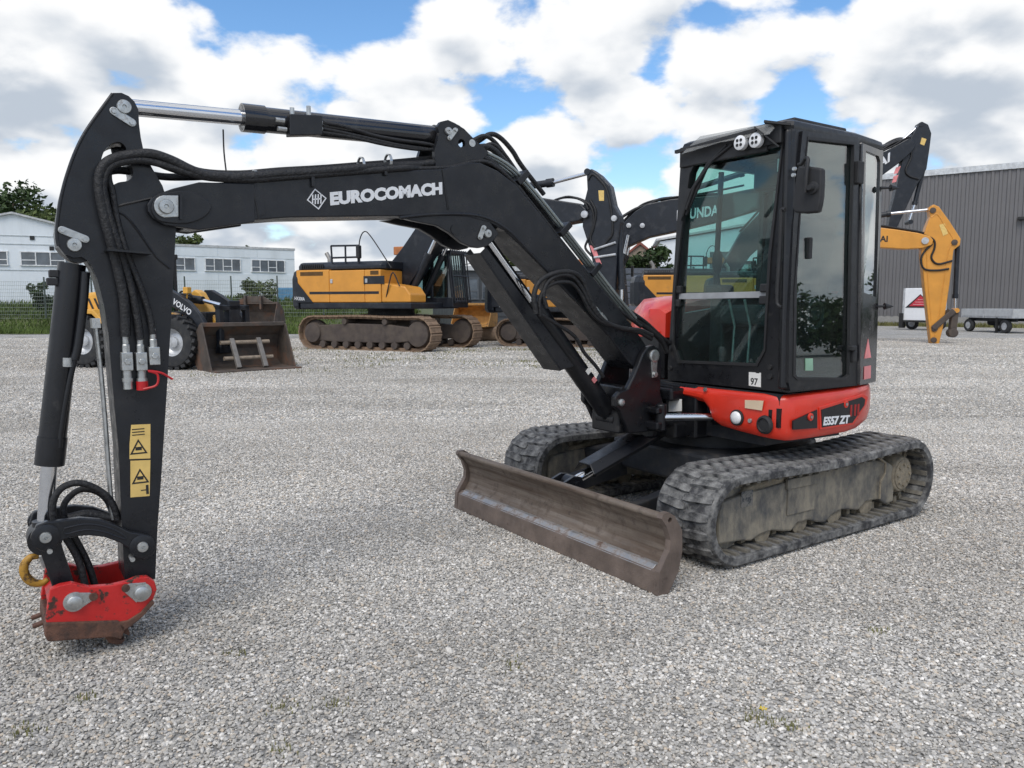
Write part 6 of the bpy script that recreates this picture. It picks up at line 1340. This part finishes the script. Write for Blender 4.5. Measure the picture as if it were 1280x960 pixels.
scatter('gravel_stones', wedge(17.0, 32.0, 0.72), 380, 0.015, 0.030, 8, stone_col, 'loose grey gravel stones near the parked machines')
scatter('gravel_stones', wedge(1.5, 8.0, 0.72), 14, 0.012, 0.024, 9, stone_col, 'larger pale stones among the gravel')
# ---------------------------------------------------------------- grass and weeds
M_GRASS = mat('grass_blade', (0.095, 0.135, 0.035), 0.7, var=0.45, scale=0.7, spec=0.2)
M_WEED = mat('weed_blade', (0.19, 0.185, 0.075), 0.7, var=0.4, scale=1.5, spec=0.2)
M_LEAF = mat('leaf_green', (0.040, 0.068, 0.020), 0.6, var=0.6, scale=0.35, spec=0.3)
M_LEAF2 = mat('leaf_olive', (0.075, 0.10, 0.028), 0.6, var=0.5, scale=0.5, spec=0.3)
M_BARK = mat('bark', (0.09, 0.07, 0.05), 0.9, bump=0.6, bump_scale=15)
def bank(x, y):
    t = min(1, max(0, (y - 38.0) / 13.0)); return 0.012 + 1.65 * t * t * (3 - 2 * t) * min(1, max(0, (-x - 3) / 6))
gx = list(np.linspace(-75, -2, 60)); gy = [36.2, 37, 38] + list(np.linspace(39, 52, 10)) + [60, 75, 95]
q = MB(); q.v = [(x, y + 0.03 * (x + 20) * 0 + 0.5 * math.sin(x * 0.9), bank(x, y)) for y in gy for x in gx]; nn_ = len(gx)
q.f = [(j * nn_ + i, j * nn_ + i + 1, (j + 1) * nn_ + i + 1, (j + 1) * nn_ + i) for j in range(len(gy) - 1) for i in range(nn_ - 1)]
gbk = q.build('grass_bank', mat('grass_soil', (0.085, 0.10, 0.035), 0.9, var=0.4, scale=0.6, bump=0.6, bump_scale=6)); tag(gbk, 'green grassy bank below the white buildings', kind='structure')
def blades(name, n, fn, h, w, m, label, seed):
    rnd = random.Random(seed); b = MB()
    for _ in range(n):
        x, y, z = fn(rnd); a = rnd.uniform(0, 6.283); hh = h * rnd.uniform(0.5, 1.2); dx, dy = math.cos(a) * w, math.sin(a) * w; lx, ly = rnd.uniform(-0.4, 0.4) * hh, rnd.uniform(-0.4, 0.4) * hh
        b.add([(x - dx, y - dy, z - 0.02), (x + dx, y + dy, z - 0.02), (x + lx * 0.4 + dx * 0.7, y + ly * 0.4 + dy * 0.7, z + hh * 0.6), (x + lx, y + ly, z + hh)], [(0, 1, 2), (0, 2, 3)])
    o = bpy.data.objects.new(name, b.mesh(name, m, fix=False)); C.objects.link(o); tag(o, label, kind='stuff'); return o
def on_bank(r):
    x = r.uniform(-44, -6); y = 36.3 + r.random() ** 1.5 * 15; return x, y, bank(x, y)
blades('grass', 30000, on_bank, 0.20, 0.035, M_GRASS, 'short green grass along the fence', 21)
def tall(r):
    x = r.uniform(-44, -6); y = r.uniform(43.5, 50); return x, y, bank(x, y)
blades('tall_weeds', 14000, tall, 0.40, 0.05, M_GRASS, 'taller olive weeds behind the fence', 22)
def yard_weed(r):
    cx, cy = YW[r.randrange(len(YW))]; k = 0.15 + (cx * 7.3 % 1) * 0.5; return cx + r.gauss(0, k), cy + r.gauss(0, k * 0.7), 0
rw = random.Random(5)
YW = [(rw.uniform(-7, 2.5), rw.uniform(18.0, 24.5)) for _ in range(70)] + [(rw.uniform(-7, 3), rw.uniform(14, 19)) for _ in range(8)]
blades('yard_weeds', 2800, yard_weed, 0.055, 0.010, M_WEED, 'thin tufts of weeds growing in the gravel near the parked excavators', 23)
def near_weed(r):
    cx, cy = NW[r.randrange(len(NW))]; return cx + r.gauss(0, 0.03), cy + r.gauss(0, 0.03), 0.005
NW = [tuple(p) for p in [(-1.565,2.687),(-0.741,2.371),(-0.827,2.637),(-1.143,3.064),(0.848,2.546),(1.620,3.267),(0.000,2.964),(-0.636,2.653),(0.936,2.520),(-1.648,2.470)]]
blades('ground_tufts', 300, near_weed, 0.014, 0.0035, M_WEED, 'tiny sprouts of weed between the gravel stones', 24)
fl = thing('yellow_flower', 'tiny yellow flower growing in the gravel', 'flower', (*[(0.872,2.551)][0], 0))
q = MB(); q.tube([(0, 0, 0), (0.003, 0, 0.02), (0.002, 0.002, 0.035)], 0.0014, 5); q.build('stem', M_WEED, fl)
for k in range(6):
    a = k * math.pi / 3; q = MB(); q.add([(0.002, 0.002, 0.035), (0.002 + 0.012 * math.cos(a - 0.3), 0.002 + 0.012 * math.sin(a - 0.3), 0.040), (0.002 + 0.016 * math.cos(a), 0.002 + 0.016 * math.sin(a), 0.038), (0.002 + 0.012 * math.cos(a + 0.3), 0.002 + 0.012 * math.sin(a + 0.3), 0.040)], [(0, 1, 2, 3)])
    q.build('petal', mat('petal_yellow', (0.75, 0.55, 0.03), 0.5), fl)
def wall_weed(r):
    t = r.random(); return lerp(21.4, 38, t) - r.uniform(0.1, 0.5), lerp(51.7, 40.05, t) - r.uniform(0.05, 0.6), 0
blades('wall_weeds', 4200, wall_weed, 0.28, 0.03, M_WEED, 'weeds growing along the foot of the warehouse wall', 26)

# ---------------------------------------------------------------- trees and bushes
def tree(label, loc, height, crown_r, crown_h, n, m, seed, group='trees behind the yard', leaf=0.30, name='tree', crown_z=None):
    rnd = random.Random(seed); T = thing(name, label, 'tree' if name == 'tree' else 'bush', loc, 0, group)
    b = MB(); th = height - crown_h * 0.8
    tops = []
    b.tube([(0, 0, -0.1), (0.1, 0, th * 0.6), (0.15, 0.05, th + crown_h * 0.35)], [0.035 * height, 0.027 * height, 0.012 * height], 8)
    cl = []
    for k in range(int(10 + crown_r * 5)):
        a = rnd.uniform(0, 6.283); rr = crown_r * math.sqrt(rnd.random()) * 0.85; zz = height - crown_h + crown_h * rnd.uniform(0.08, 0.93)
        lim = math.sqrt(max(0.05, 1 - ((zz - (height - crown_h * 0.52)) / (crown_h * 0.56)) ** 2)); rr *= lim
        c = Vector((rr * math.cos(a), rr * math.sin(a), zz)); cl.append((c, rnd.uniform(0.20, 0.38) * crown_r))
        if k % 2 == 0: b.tube([(0.12, 0, lerp(th * 0.5, th, rnd.random())), tuple(c * 0.6 + Vector((0, 0, c.z * 0.35))), tuple(c)], [0.012 * height, 0.008 * height, 0.003 * height], 5)
    b.build('trunk', M_BARK, T, smooth=50)
    f = MB()
    for _ in range(n):
        c, r = cl[rnd.randrange(len(cl))]
        d = Vector((rnd.gauss(0, 1), rnd.gauss(0, 1), rnd.gauss(0, 0.8))).normalized() * r * rnd.random() ** 0.35; p = c + d
        s = leaf * rnd.uniform(0.5, 1.1); u_ = Vector((rnd.gauss(0, 1), rnd.gauss(0, 1), rnd.gauss(0, 0.6))).normalized(); v_ = u_.cross(Vector((rnd.gauss(0, 1), rnd.gauss(0, 1), rnd.gauss(0, 1)))).normalized()
        f.add([p - u_ * s, p + v_ * s * 0.45, p + u_ * s, p - v_ * s * 0.45], [(0, 1, 2, 3)])
    o = bpy.data.objects.new('crown', f.mesh('crown', m, fix=False)); C.objects.link(o); o.parent = T
    return T
tree('tall dark broadleaf tree rising behind the white gabled house', (-46.0, 70, 1.2), 10.2, 5.4, 7.2, 9000, M_LEAF, 1, leaf=0.34)
tree('lighter green tree beside the tall dark tree, behind the gable roof', (-39.2, 66, 1.2), 7.6, 3.4, 5.6, 5200, M_LEAF2, 2, leaf=0.30)
tree('small tree peeking over the flat roof of the long white hall', (-28.0, 68, 1.2), 6.0, 1.9, 3.2, 2600, M_LEAF2, 3, leaf=0.24)
tree('round green tree between the red roof and the dark shed', (8.9, 53, 0), 5.2, 2.3, 3.8, 3600, M_LEAF, 4, leaf=0.26)
tree('loose green tree behind the dark sheet-clad shed', (0.4, 62, 0), 5.6, 2.8, 4.0, 3600, M_LEAF2, 5, leaf=0.28)
tree('tiny tree on the skyline beyond the white hall', (-25.0, 75, 1.2), 5.6, 1.3, 2.2, 900, M_LEAF2, 6, leaf=0.2)
for i, (x, y, h, r, lb) in enumerate(((-15.2, 46.5, 1.6, 1.3, 'spreading weedy bush in front of the white hall'), (-11.5, 45.5, 1.7, 1.0, 'low bush beside the excavator counterweight'), (-27.2, 45.0, 1.7, 0.9, 'dark low bush behind the wire fence'), (0.8, 41, 1.4, 1.0, 'green bush in front of the dark shed'))):
    tree(lb, (x, y, bank(x, y) - 0.1), h, r, h * 0.8, 1300, M_LEAF2 if i != 2 else M_LEAF, 30 + i, 'bushes at the yard edge', 0.14, 'bush')

def belt(seed=77):
    rnd = random.Random(seed); f = MB(); cl = []
    for k in range(170):
        y = rnd.uniform(-22, 42); h = 2.6 + 1.3 * math.sin(y * 0.35) + rnd.uniform(-0.5, 0.9)
        cl.append((Vector((40 + rnd.uniform(-2.5, 2.5), y, h * rnd.uniform(0.25, 0.9))), rnd.uniform(0.8, 1.5)))
    for _ in range(30000):
        c, r = cl[rnd.randrange(len(cl))]; p = c + Vector((rnd.gauss(0, 1), rnd.gauss(0, 1), rnd.gauss(0, 0.9))).normalized() * r * rnd.random() ** 0.35
        p.z = max(0.05, p.z); s_ = 0.24 * rnd.uniform(0.5, 1.1); u_ = Vector((rnd.gauss(0, 1), rnd.gauss(0, 1), rnd.gauss(0, 0.6))).normalized(); v_ = u_.cross(Vector((rnd.gauss(0, 1), rnd.gauss(0, 1), rnd.gauss(0, 1)))).normalized()
        f.add([p - u_ * s_, p + v_ * s_ * 0.5, p + u_ * s_, p - v_ * s_ * 0.5], [(0, 1, 2, 3)])
    o = bpy.data.objects.new('tree_belt', f.mesh('tree_belt', M_LEAF, fix=False)); C.objects.link(o); tag(o, 'belt of leafy scrub along the open side of the yard', kind='stuff')
belt()
# ---------------------------------------------------------------- buildings
M_WALLW = mat('white_cladding', (0.74, 0.79, 0.82), 0.6, var=0.04, scale=1.0, dirt=(0.5, 0.54, 0.55), dirt_amt=0.05, dirt_scale=0.8, dirt_stretch=(1, 1, 0.2), dirt_sharp=0.5)
M_ROOFL = mat('light_roof', (0.48, 0.49, 0.49), 0.7)
M_FRAME = mat('white_frame', (0.72, 0.73, 0.73), 0.5)
M_PANE = mat('window_pane', (0.10, 0.12, 0.14), 0.08, var=0.5, scale=0.9, spec=0.8)
def frame_xy(a, b_):
    a, b_ = Vector((*a, 0)), Vector((*b_, 0)); d = (b_ - a); L = d.length; d.normalize(); return a, d, L, math.atan2(d.y, d.x)
def window(B, x0, x1, z0, z1, npane, y=-0.02, m=None):
    q = MB(); w = 0.06
    q.bb(x0 - w, x1 + w, y - 0.05, y + 0.02, z1, z1 + w); q.bb(x0 - w, x1 + w, y - 0.08, y + 0.02, z0 - w, z0)
    for k in range(npane + 1):
        x = lerp(x0, x1, k / npane); q.bb(x - w / 2, x + w / 2, y - 0.05, y + 0.02, z0, z1)
    wo_ = q.build('window', m or M_FRAME, B)
    for k in range(npane):
        q = MB(); q.bb(lerp(x0, x1, k / npane) + 0.03, lerp(x0, x1, (k + 1) / npane) - 0.03, y - 0.012, y - 0.006, z0, z1); q.build('pane', M_PANE, wo_)
        if k % 2 == 0 or npane < 3:
            q = MB(); q.bb(lerp(x0, x1, k / npane) + 0.03, lerp(x0, x1, (k + 1) / npane) - 0.03, y - 0.04, y - 0.01, lerp(z0, z1, 0.35), lerp(z0, z1, 0.35) + 0.05); q.build('transom', m or M_FRAME, wo_)
# long flat-roofed white hall
A_, D_, LN, TH = frame_xy((-37.0, 44.9), (-16.3, 58.5))
H1 = thing('white_hall', 'long flat-roofed white hall with a strip of windows', 'building', (A_.x, A_.y, 0), TH)
zr = 5.35
q = MB(); q.bb(0, LN, 0, 12, 0.3, zr); q.build('wall', M_WALLW, H1)
q = MB(); q.bb(-0.05, LN + 0.05, -0.06, 12.05, zr, zr + 0.16); q.build('parapet', M_ROOFL, H1)
for k in range(9):
    q = MB(); q.bb(LN * k / 9 + 0.01, LN * (k + 1) / 9 - 0.01, -0.03, 0.0, 0.35, 3.55); q.build('cladding_panel', M_WALLW, H1)
    q = MB(); q.bb(LN * k / 9 + 0.01, LN * (k + 1) / 9 - 0.01, -0.03, 0.0, 4.72, zr - 0.01); q.build('cladding_panel', M_WALLW, H1)
for w0, w1 in ((15.0, 17.7), (18.4, 20.8), (21.6, 24.0), (11.4, 14.2)): window(H1, w0, w1, 3.75, 4.55, 4)
# gabled white houses
def gable(label, loc, rz, w, dpt, eave, ridge, wins):
    G = thing('gabled_house', label, 'house', loc, R(rz), 'white gabled houses')
    q = MB(); q.prism([(-w / 2, 0.2), (w / 2, 0.2), (w / 2, eave), (0, ridge), (-w / 2, eave)], lambda u_, v_, t: (u_, t, v_), 0, dpt); q.build('wall', M_WALLW, G)
    for s in (-1, 1):
        q = MB(); q.prism([(0, ridge + 0.12), (s * (w / 2 + 0.25), eave - 0.02 + 0.12 - 0.25 * (ridge - eave) / (w / 2)), (s * (w / 2 + 0.25), eave - 0.14 + 0.12 - 0.25 * (ridge - eave) / (w / 2)), (0, ridge + 0.005)], lambda u_, v_, t: (u_, t, v_), -0.2, dpt + 0.2); q.build('roof', M_ROOFL, G)
    for zc in (eave - 0.55, eave - 0.05, eave - 2.1):
        q = MB(); q.bb(-w / 2, w / 2, -0.025, 0.0, zc, zc + 0.05); q.build('wall_joint', mat('joint_grey', (0.45, 0.49, 0.5), 0.7), G)
    for a in wins: window(G, *a)
    for x in (-0.9, 0.95, 1.95):
        q = MB(); q.bb(x - 0.12, x + 0.12, -0.05, 0.0, ridge - 1.5 if x < 1.5 else ridge - 2.1, (ridge - 1.5 if x < 1.5 else ridge - 2.1) + 0.24); q.build('air_vent', M_INK, G)
    return G
gable('white gabled house with a window strip and three small vents', (-29.9, 47.0, 0), 22, 10.5, 9, 5.5, 6.75, ((-1.4, -0.4, 3.75, 4.5, 1), (0.3, 3.4, 3.75, 4.5, 4)))
gable('second white gable showing behind the gabled house', (-38.2, 56, 0), 22, 9, 9, 6.2, 7.7, ())
# dark shed with framed windows
A_, D_, LN, TH = frame_xy((-3.2, 43), (6.5, 46))
H2 = thing('dark_shed', 'dark grey shed with light roof edge and framed windows', 'shed', (A_.x, A_.y, 0), TH)
M_DKW = mat('dark_cladding', (0.055, 0.06, 0.065), 0.6, var=0.2, scale=1)
q = MB(); q.bb(0, LN, 0, 6, 0, 3.25); q.build('wall', M_DKW, H2)
q = MB(); q.bb(-0.1, LN + 0.1, -0.15, 6.1, 3.25, 3.5); q.build('roof_edge', M_ROOFL, H2)
for x0 in (0.25, 1.6, 3.0, 4.4): window(H2, x0, x0 + 1.1, 1.7, 2.8, 2, m=mat('grey_frame', (0.10, 0.11, 0.12), 0.6))
for k in range(4):
    q = MB(); q.bb(0.1, LN - 0.1, -0.04, 0.0, 0.4 + 0.3 * k, 0.62 + 0.3 * k); q.build('cladding_board', M_DKW, H2)
# far right-of-centre group
A_, D_, LN, TH = frame_xy((6.6, 46), (15, 47))
H3 = thing('grey_board_wall', 'low dark grey boarded wall behind the yellow excavator body', 'wall', (A_.x, A_.y, 0), TH)
for k in range(9):
    q = MB(); q.bb(0, LN, -0.03, 0.1, 0.3 + 0.36 * k, 0.62 + 0.36 * k); q.build('board', mat('grey_board', (0.09, 0.10, 0.12), 0.7), H3)
for k in range(5): q = MB(); q.bb(LN * k / 4 - 0.06, LN * k / 4 + 0.06, -0.1, -0.03, 0, 3.6); q.build('post', MATS['grey_board'], H3)
H4 = thing('white_house', 'white house with a sloping pale roof far behind the red hood', 'house', (12.6, 58, 0), R(-8))
q = MB(); q.prism([(-1.6, 0), (6, 0), (6, 7.2), (-1.6, 6.0)], lambda u_, v_, t: (u_, t, v_), 0, 8); q.build('wall', mat('bright_wall', (0.72, 0.75, 0.78), 0.7, var=0.05), H4)
q = MB(); q.prism([(-1.9, 6.05), (6.2, 7.33), (6.2, 7.5), (-1.9, 6.2)], lambda u_, v_, t: (u_, t, v_), -0.2, 8.2); q.build('roof', M_ROOFL, H4)
window(H4, 2.0, 3.4, 4.0, 5.2, 2)
H5 = thing('red_roof_house', 'small house with a red tiled roof behind the trees', 'house', (11.0, 64, 0), R(-10))
q = MB(); q.prism([(-3, 0), (2, 0), (2, 4.2), (-0.5, 6.2), (-3, 4.2)], lambda u_, v_, t: (u_, t, v_), 0, 6); q.build('wall', M_TAN, H5)
for s in (-1, 1): q = MB(); q.prism([(-0.5, 6.45), (-0.5 + s * 2.8, 4.15), (-0.5 + s * 2.8, 4.0), (-0.5, 6.22)], lambda u_, v_, t: (u_, t, v_), -0.2, 6.2); q.build('roof', mat('red_tile', (0.22, 0.07, 0.05), 0.8), H5)

# grey corrugated warehouse on the right
A_, D_, LN, TH = frame_xy((21.4, 51.7), (41.5, 37.6))
H6 = thing('warehouse', 'tall warehouse clad in grey corrugated sheet with pale roof edge', 'warehouse', (A_.x, A_.y, 0), TH)
M_CORR = mat('grey_corrugated', (0.155, 0.15, 0.15), 0.5, var=0.08, scale=0.5, metal=0.2)
WH = 9.25
q = MB(); q.bb(0, LN, 0.12, 14, 0.45, WH); q.build('wall', M_CORR, H6)
q = MB(); q.bb(-0.02, LN, 0.02, 0.2, 0.0, 0.62); q.build('plinth', mat('concrete', (0.30, 0.29, 0.27), 0.85, var=0.15, dirt=(0.12, 0.13, 0.08), dirt_amt=0.2, dirt_scale=1.5), H6)
q = MB(); q.bb(-0.1, LN, -0.08, 14.1, WH, WH + 0.35); q.build('roof_edge', mat('pale_flashing', (0.55, 0.57, 0.58), 0.5), H6)
PW = 0.84
pm = MB(); prof = []
for k in range(2):
    o_ = k * 0.42; prof += [(o_ + 0.0, 0.0), (o_ + 0.12, 0.0), (o_ + 0.17, -0.06), (o_ + 0.30, -0.06), (o_ + 0.35, 0.0)]
prof += [(PW, 0.0)]; bk_ = [(PW, 0.05), (0, 0.05)]
pm.slab(prof + bk_, 0.60, WH - 0.005); PME = pm.mesh('wall_panel', M_CORR)
for k in range(int(LN / PW)): inst('wall_panel', PME, H6, (k * PW, 0.065, 0))
q = MB(); q.box((10.3, -0.15, 6.35), (0.55, 0.35, 0.18)); q.build('wall_lamp', M_INK, H6, bevel=0.03)
q = MB(); q.bb(-0.15, 0.0, -0.06, 14, 0.45, WH); q.build('corner_trim', M_CORR, H6)
# box trailer with red triangle print, flatbed trailer
def tw(parent, x, y, r, wd):
    q = MB(); q.lathe([(r * 0.55, -wd / 2), (r * 0.9, -wd / 2), (r, -wd * 0.3), (r, wd * 0.3), (r * 0.9, wd / 2), (r * 0.55, wd / 2), (r * 0.55, -wd / 2)], (x, y, r), n=22, cap=False); t = q.build('wheel', M_TYRE, parent, smooth=40)
    q = MB(); q.lathe([(r * 0.56, -wd * 0.45), (r * 0.3, -wd * 0.2), (0.03, -wd * 0.22)], (x, y, r), n=18); q.build('rim', M_RIM, t, smooth=40)
bp_ = [(21.279,42.420),(22.357,41.168)]
BT = thing('box_trailer', 'white box trailer with a red triangle print on its door', 'trailer', (bp_[0][0], bp_[0][1], 0), math.atan2(bp_[1][1] - bp_[0][1], bp_[1][0] - bp_[0][0]))
q = MB(); q.bb(0.15, 1.85, 0, 1.3, 0.50, 2.25); bx = q.build('box_body', mat('trailer_white', (0.78, 0.79, 0.80), 0.45, var=0.04), BT, bevel=0.04)
for x in (0.12, 1.82): q = MB(); q.bb(x - 0.03, x + 0.05, -0.03, 0.02, 0.50, 2.25); q.build('corner_post', M_RIM, BT)
q = MB(); q.bb(0.1, 1.9, -0.06, 0.0, 0.42, 0.52); q.build('bumper_beam', M_INK, BT)
q = MB(); q.plate([(0.22, 1.20), (1.72, 1.20), (0.97, 1.92)], -0.02, 0.0); tr_ = q.build('triangle_print', M_INK, BT)
q = MB(); q.plate([(0.42, 1.28), (1.58, 1.28), (0.98, 1.86)], -0.03, -0.02); q.build('red_triangle', mat('sign_red', (0.50, 0.03, 0.05), 0.5), BT)
for k in range(3): q = MB(); q.bb(0.62 + 0.12 * k, 1.36 - 0.12 * k, -0.034, -0.03, 1.36 + 0.13 * k, 1.385 + 0.13 * k); q.build('print_line', mat('sign_pale', (0.7, 0.4, 0.4), 0.5), BT)
for x in (0.3, 1.7): tw(BT, x, 0.8, 0.33, 0.2)
q = MB(); q.bb(-0.05, 0.15, -0.1, 0.3, 0.10, 0.9); q.build('mud_flap', M_INK, BT)
fp = [(23.290,39.987),(23.699,36.818)]
FT = thing('flatbed_trailer', 'flatbed trailer with low pale side boards parked at the warehouse', 'trailer', (fp[0][0], fp[0][1], 0), math.atan2(fp[1][1] - fp[0][1], fp[1][0] - fp[0][0]))
fl_ = math.dist(*fp)
M_ALU = mat('alu_board', (0.52, 0.53, 0.53), 0.5, metal=0.3, var=0.12)
q = MB(); q.bb(-0.1, fl_ + 0.15, 0, 2.0, 0.72, 0.80); q.build('deck', M_RIM, FT)
for y in (-0.02, 1.98): q = MB(); q.bb(-0.1, fl_ + 0.15, y, y + 0.04, 0.80, 1.16); q.build('side_board', M_ALU, FT, bevel=0.01)
for x in (-0.1, fl_ + 0.11): q = MB(); q.bb(x, x + 0.04, 0.02, 1.98, 0.80, 1.16); q.build('end_board', M_ALU, FT)
for x in (-0.1, fl_ * 0.45, fl_ + 0.1): q = MB(); q.bb(x, x + 0.06, -0.05, -0.02, 0.72, 1.16); q.build('stanchion', M_RIM, FT)
q = MB(); q.bb(0.0, fl_, 0.3, 0.4, 0.55, 0.72); q.bb(0.0, fl_, 1.6, 1.7, 0.55, 0.72); q.cyl((0.8, 0.9, 0.5), (1.6, 0.9, 0.5), 0.18); q.build('chassis', M_DARK, FT)
for x in (0.3, fl_ - 0.45):
    for y in (0.15, 1.85): tw(FT, x, y, 0.33, 0.2)
q = MB(); q.bb(fl_ * 0.72, fl_ * 0.72 + 0.08, -0.05, 0.05, 0.0, 0.75); q.build('support_leg', M_INK, FT)
# welded wire fence in front of the bank
FE0, FE1 = (-46.0, 42.0), (-8.0, 43.5)
A_, D_, LN, TH = frame_xy(FE0, FE1)
npan = 15; pl_ = LN / npan
F = thing('wire_fence', 'green-grey welded wire fence below the white buildings', 'fence', (A_.x, A_.y, 0), TH)
M_WIRE = mat('fence_wire', (0.30, 0.33, 0.31), 0.5, metal=0.3)
wm = MB()
for k in range(11): wm.bb(0.05, pl_ - 0.05, -0.008, 0.008, 0.1 + k * 0.2, 0.113 + k * 0.2)
for k in range(int(pl_ / 0.1)): wm.bb(0.05 + k * 0.1, 0.055 + k * 0.1, -0.004, 0.004, 0.1, 2.15)
WME = wm.mesh('wire_panel', M_WIRE)
for k in range(npan):
    z = bank(lerp(FE0[0], FE1[0], k / npan), lerp(FE0[1], FE1[1], k / npan)); o = inst('wire_panel', WME, F, (k * pl_, 0, z)); o['kind'] = 'stuff'
    q = MB(); q.bb(k * pl_ - 0.03, k * pl_ + 0.03, -0.03, 0.03, z - 0.2, z + 2.35); q.build('fence_post', mat('fence_post', (0.06, 0.08, 0.07), 0.6), F)
# more road of parked material at the left, far behind: blue container and low white cabin
CN = thing('blue_container', 'small blue container beside the excavator counterweight', 'container', (-14.6, 48.5, bank(-14.6, 48.5) - 0.05), R(10))
q = MB(); q.bb(0, 1.4, 0, 1.6, 0, 0.95); co_ = q.build('container_box', mat('container_blue', (0.10, 0.26, 0.42), 0.6), CN, bevel=0.03)
for k in range(5): q = MB(); q.bb(0.1 + k * 0.24, 0.22 + k * 0.24, -0.03, 0, 0.08, 0.88); q.build('container_rib', MATS['container_blue'], CN)
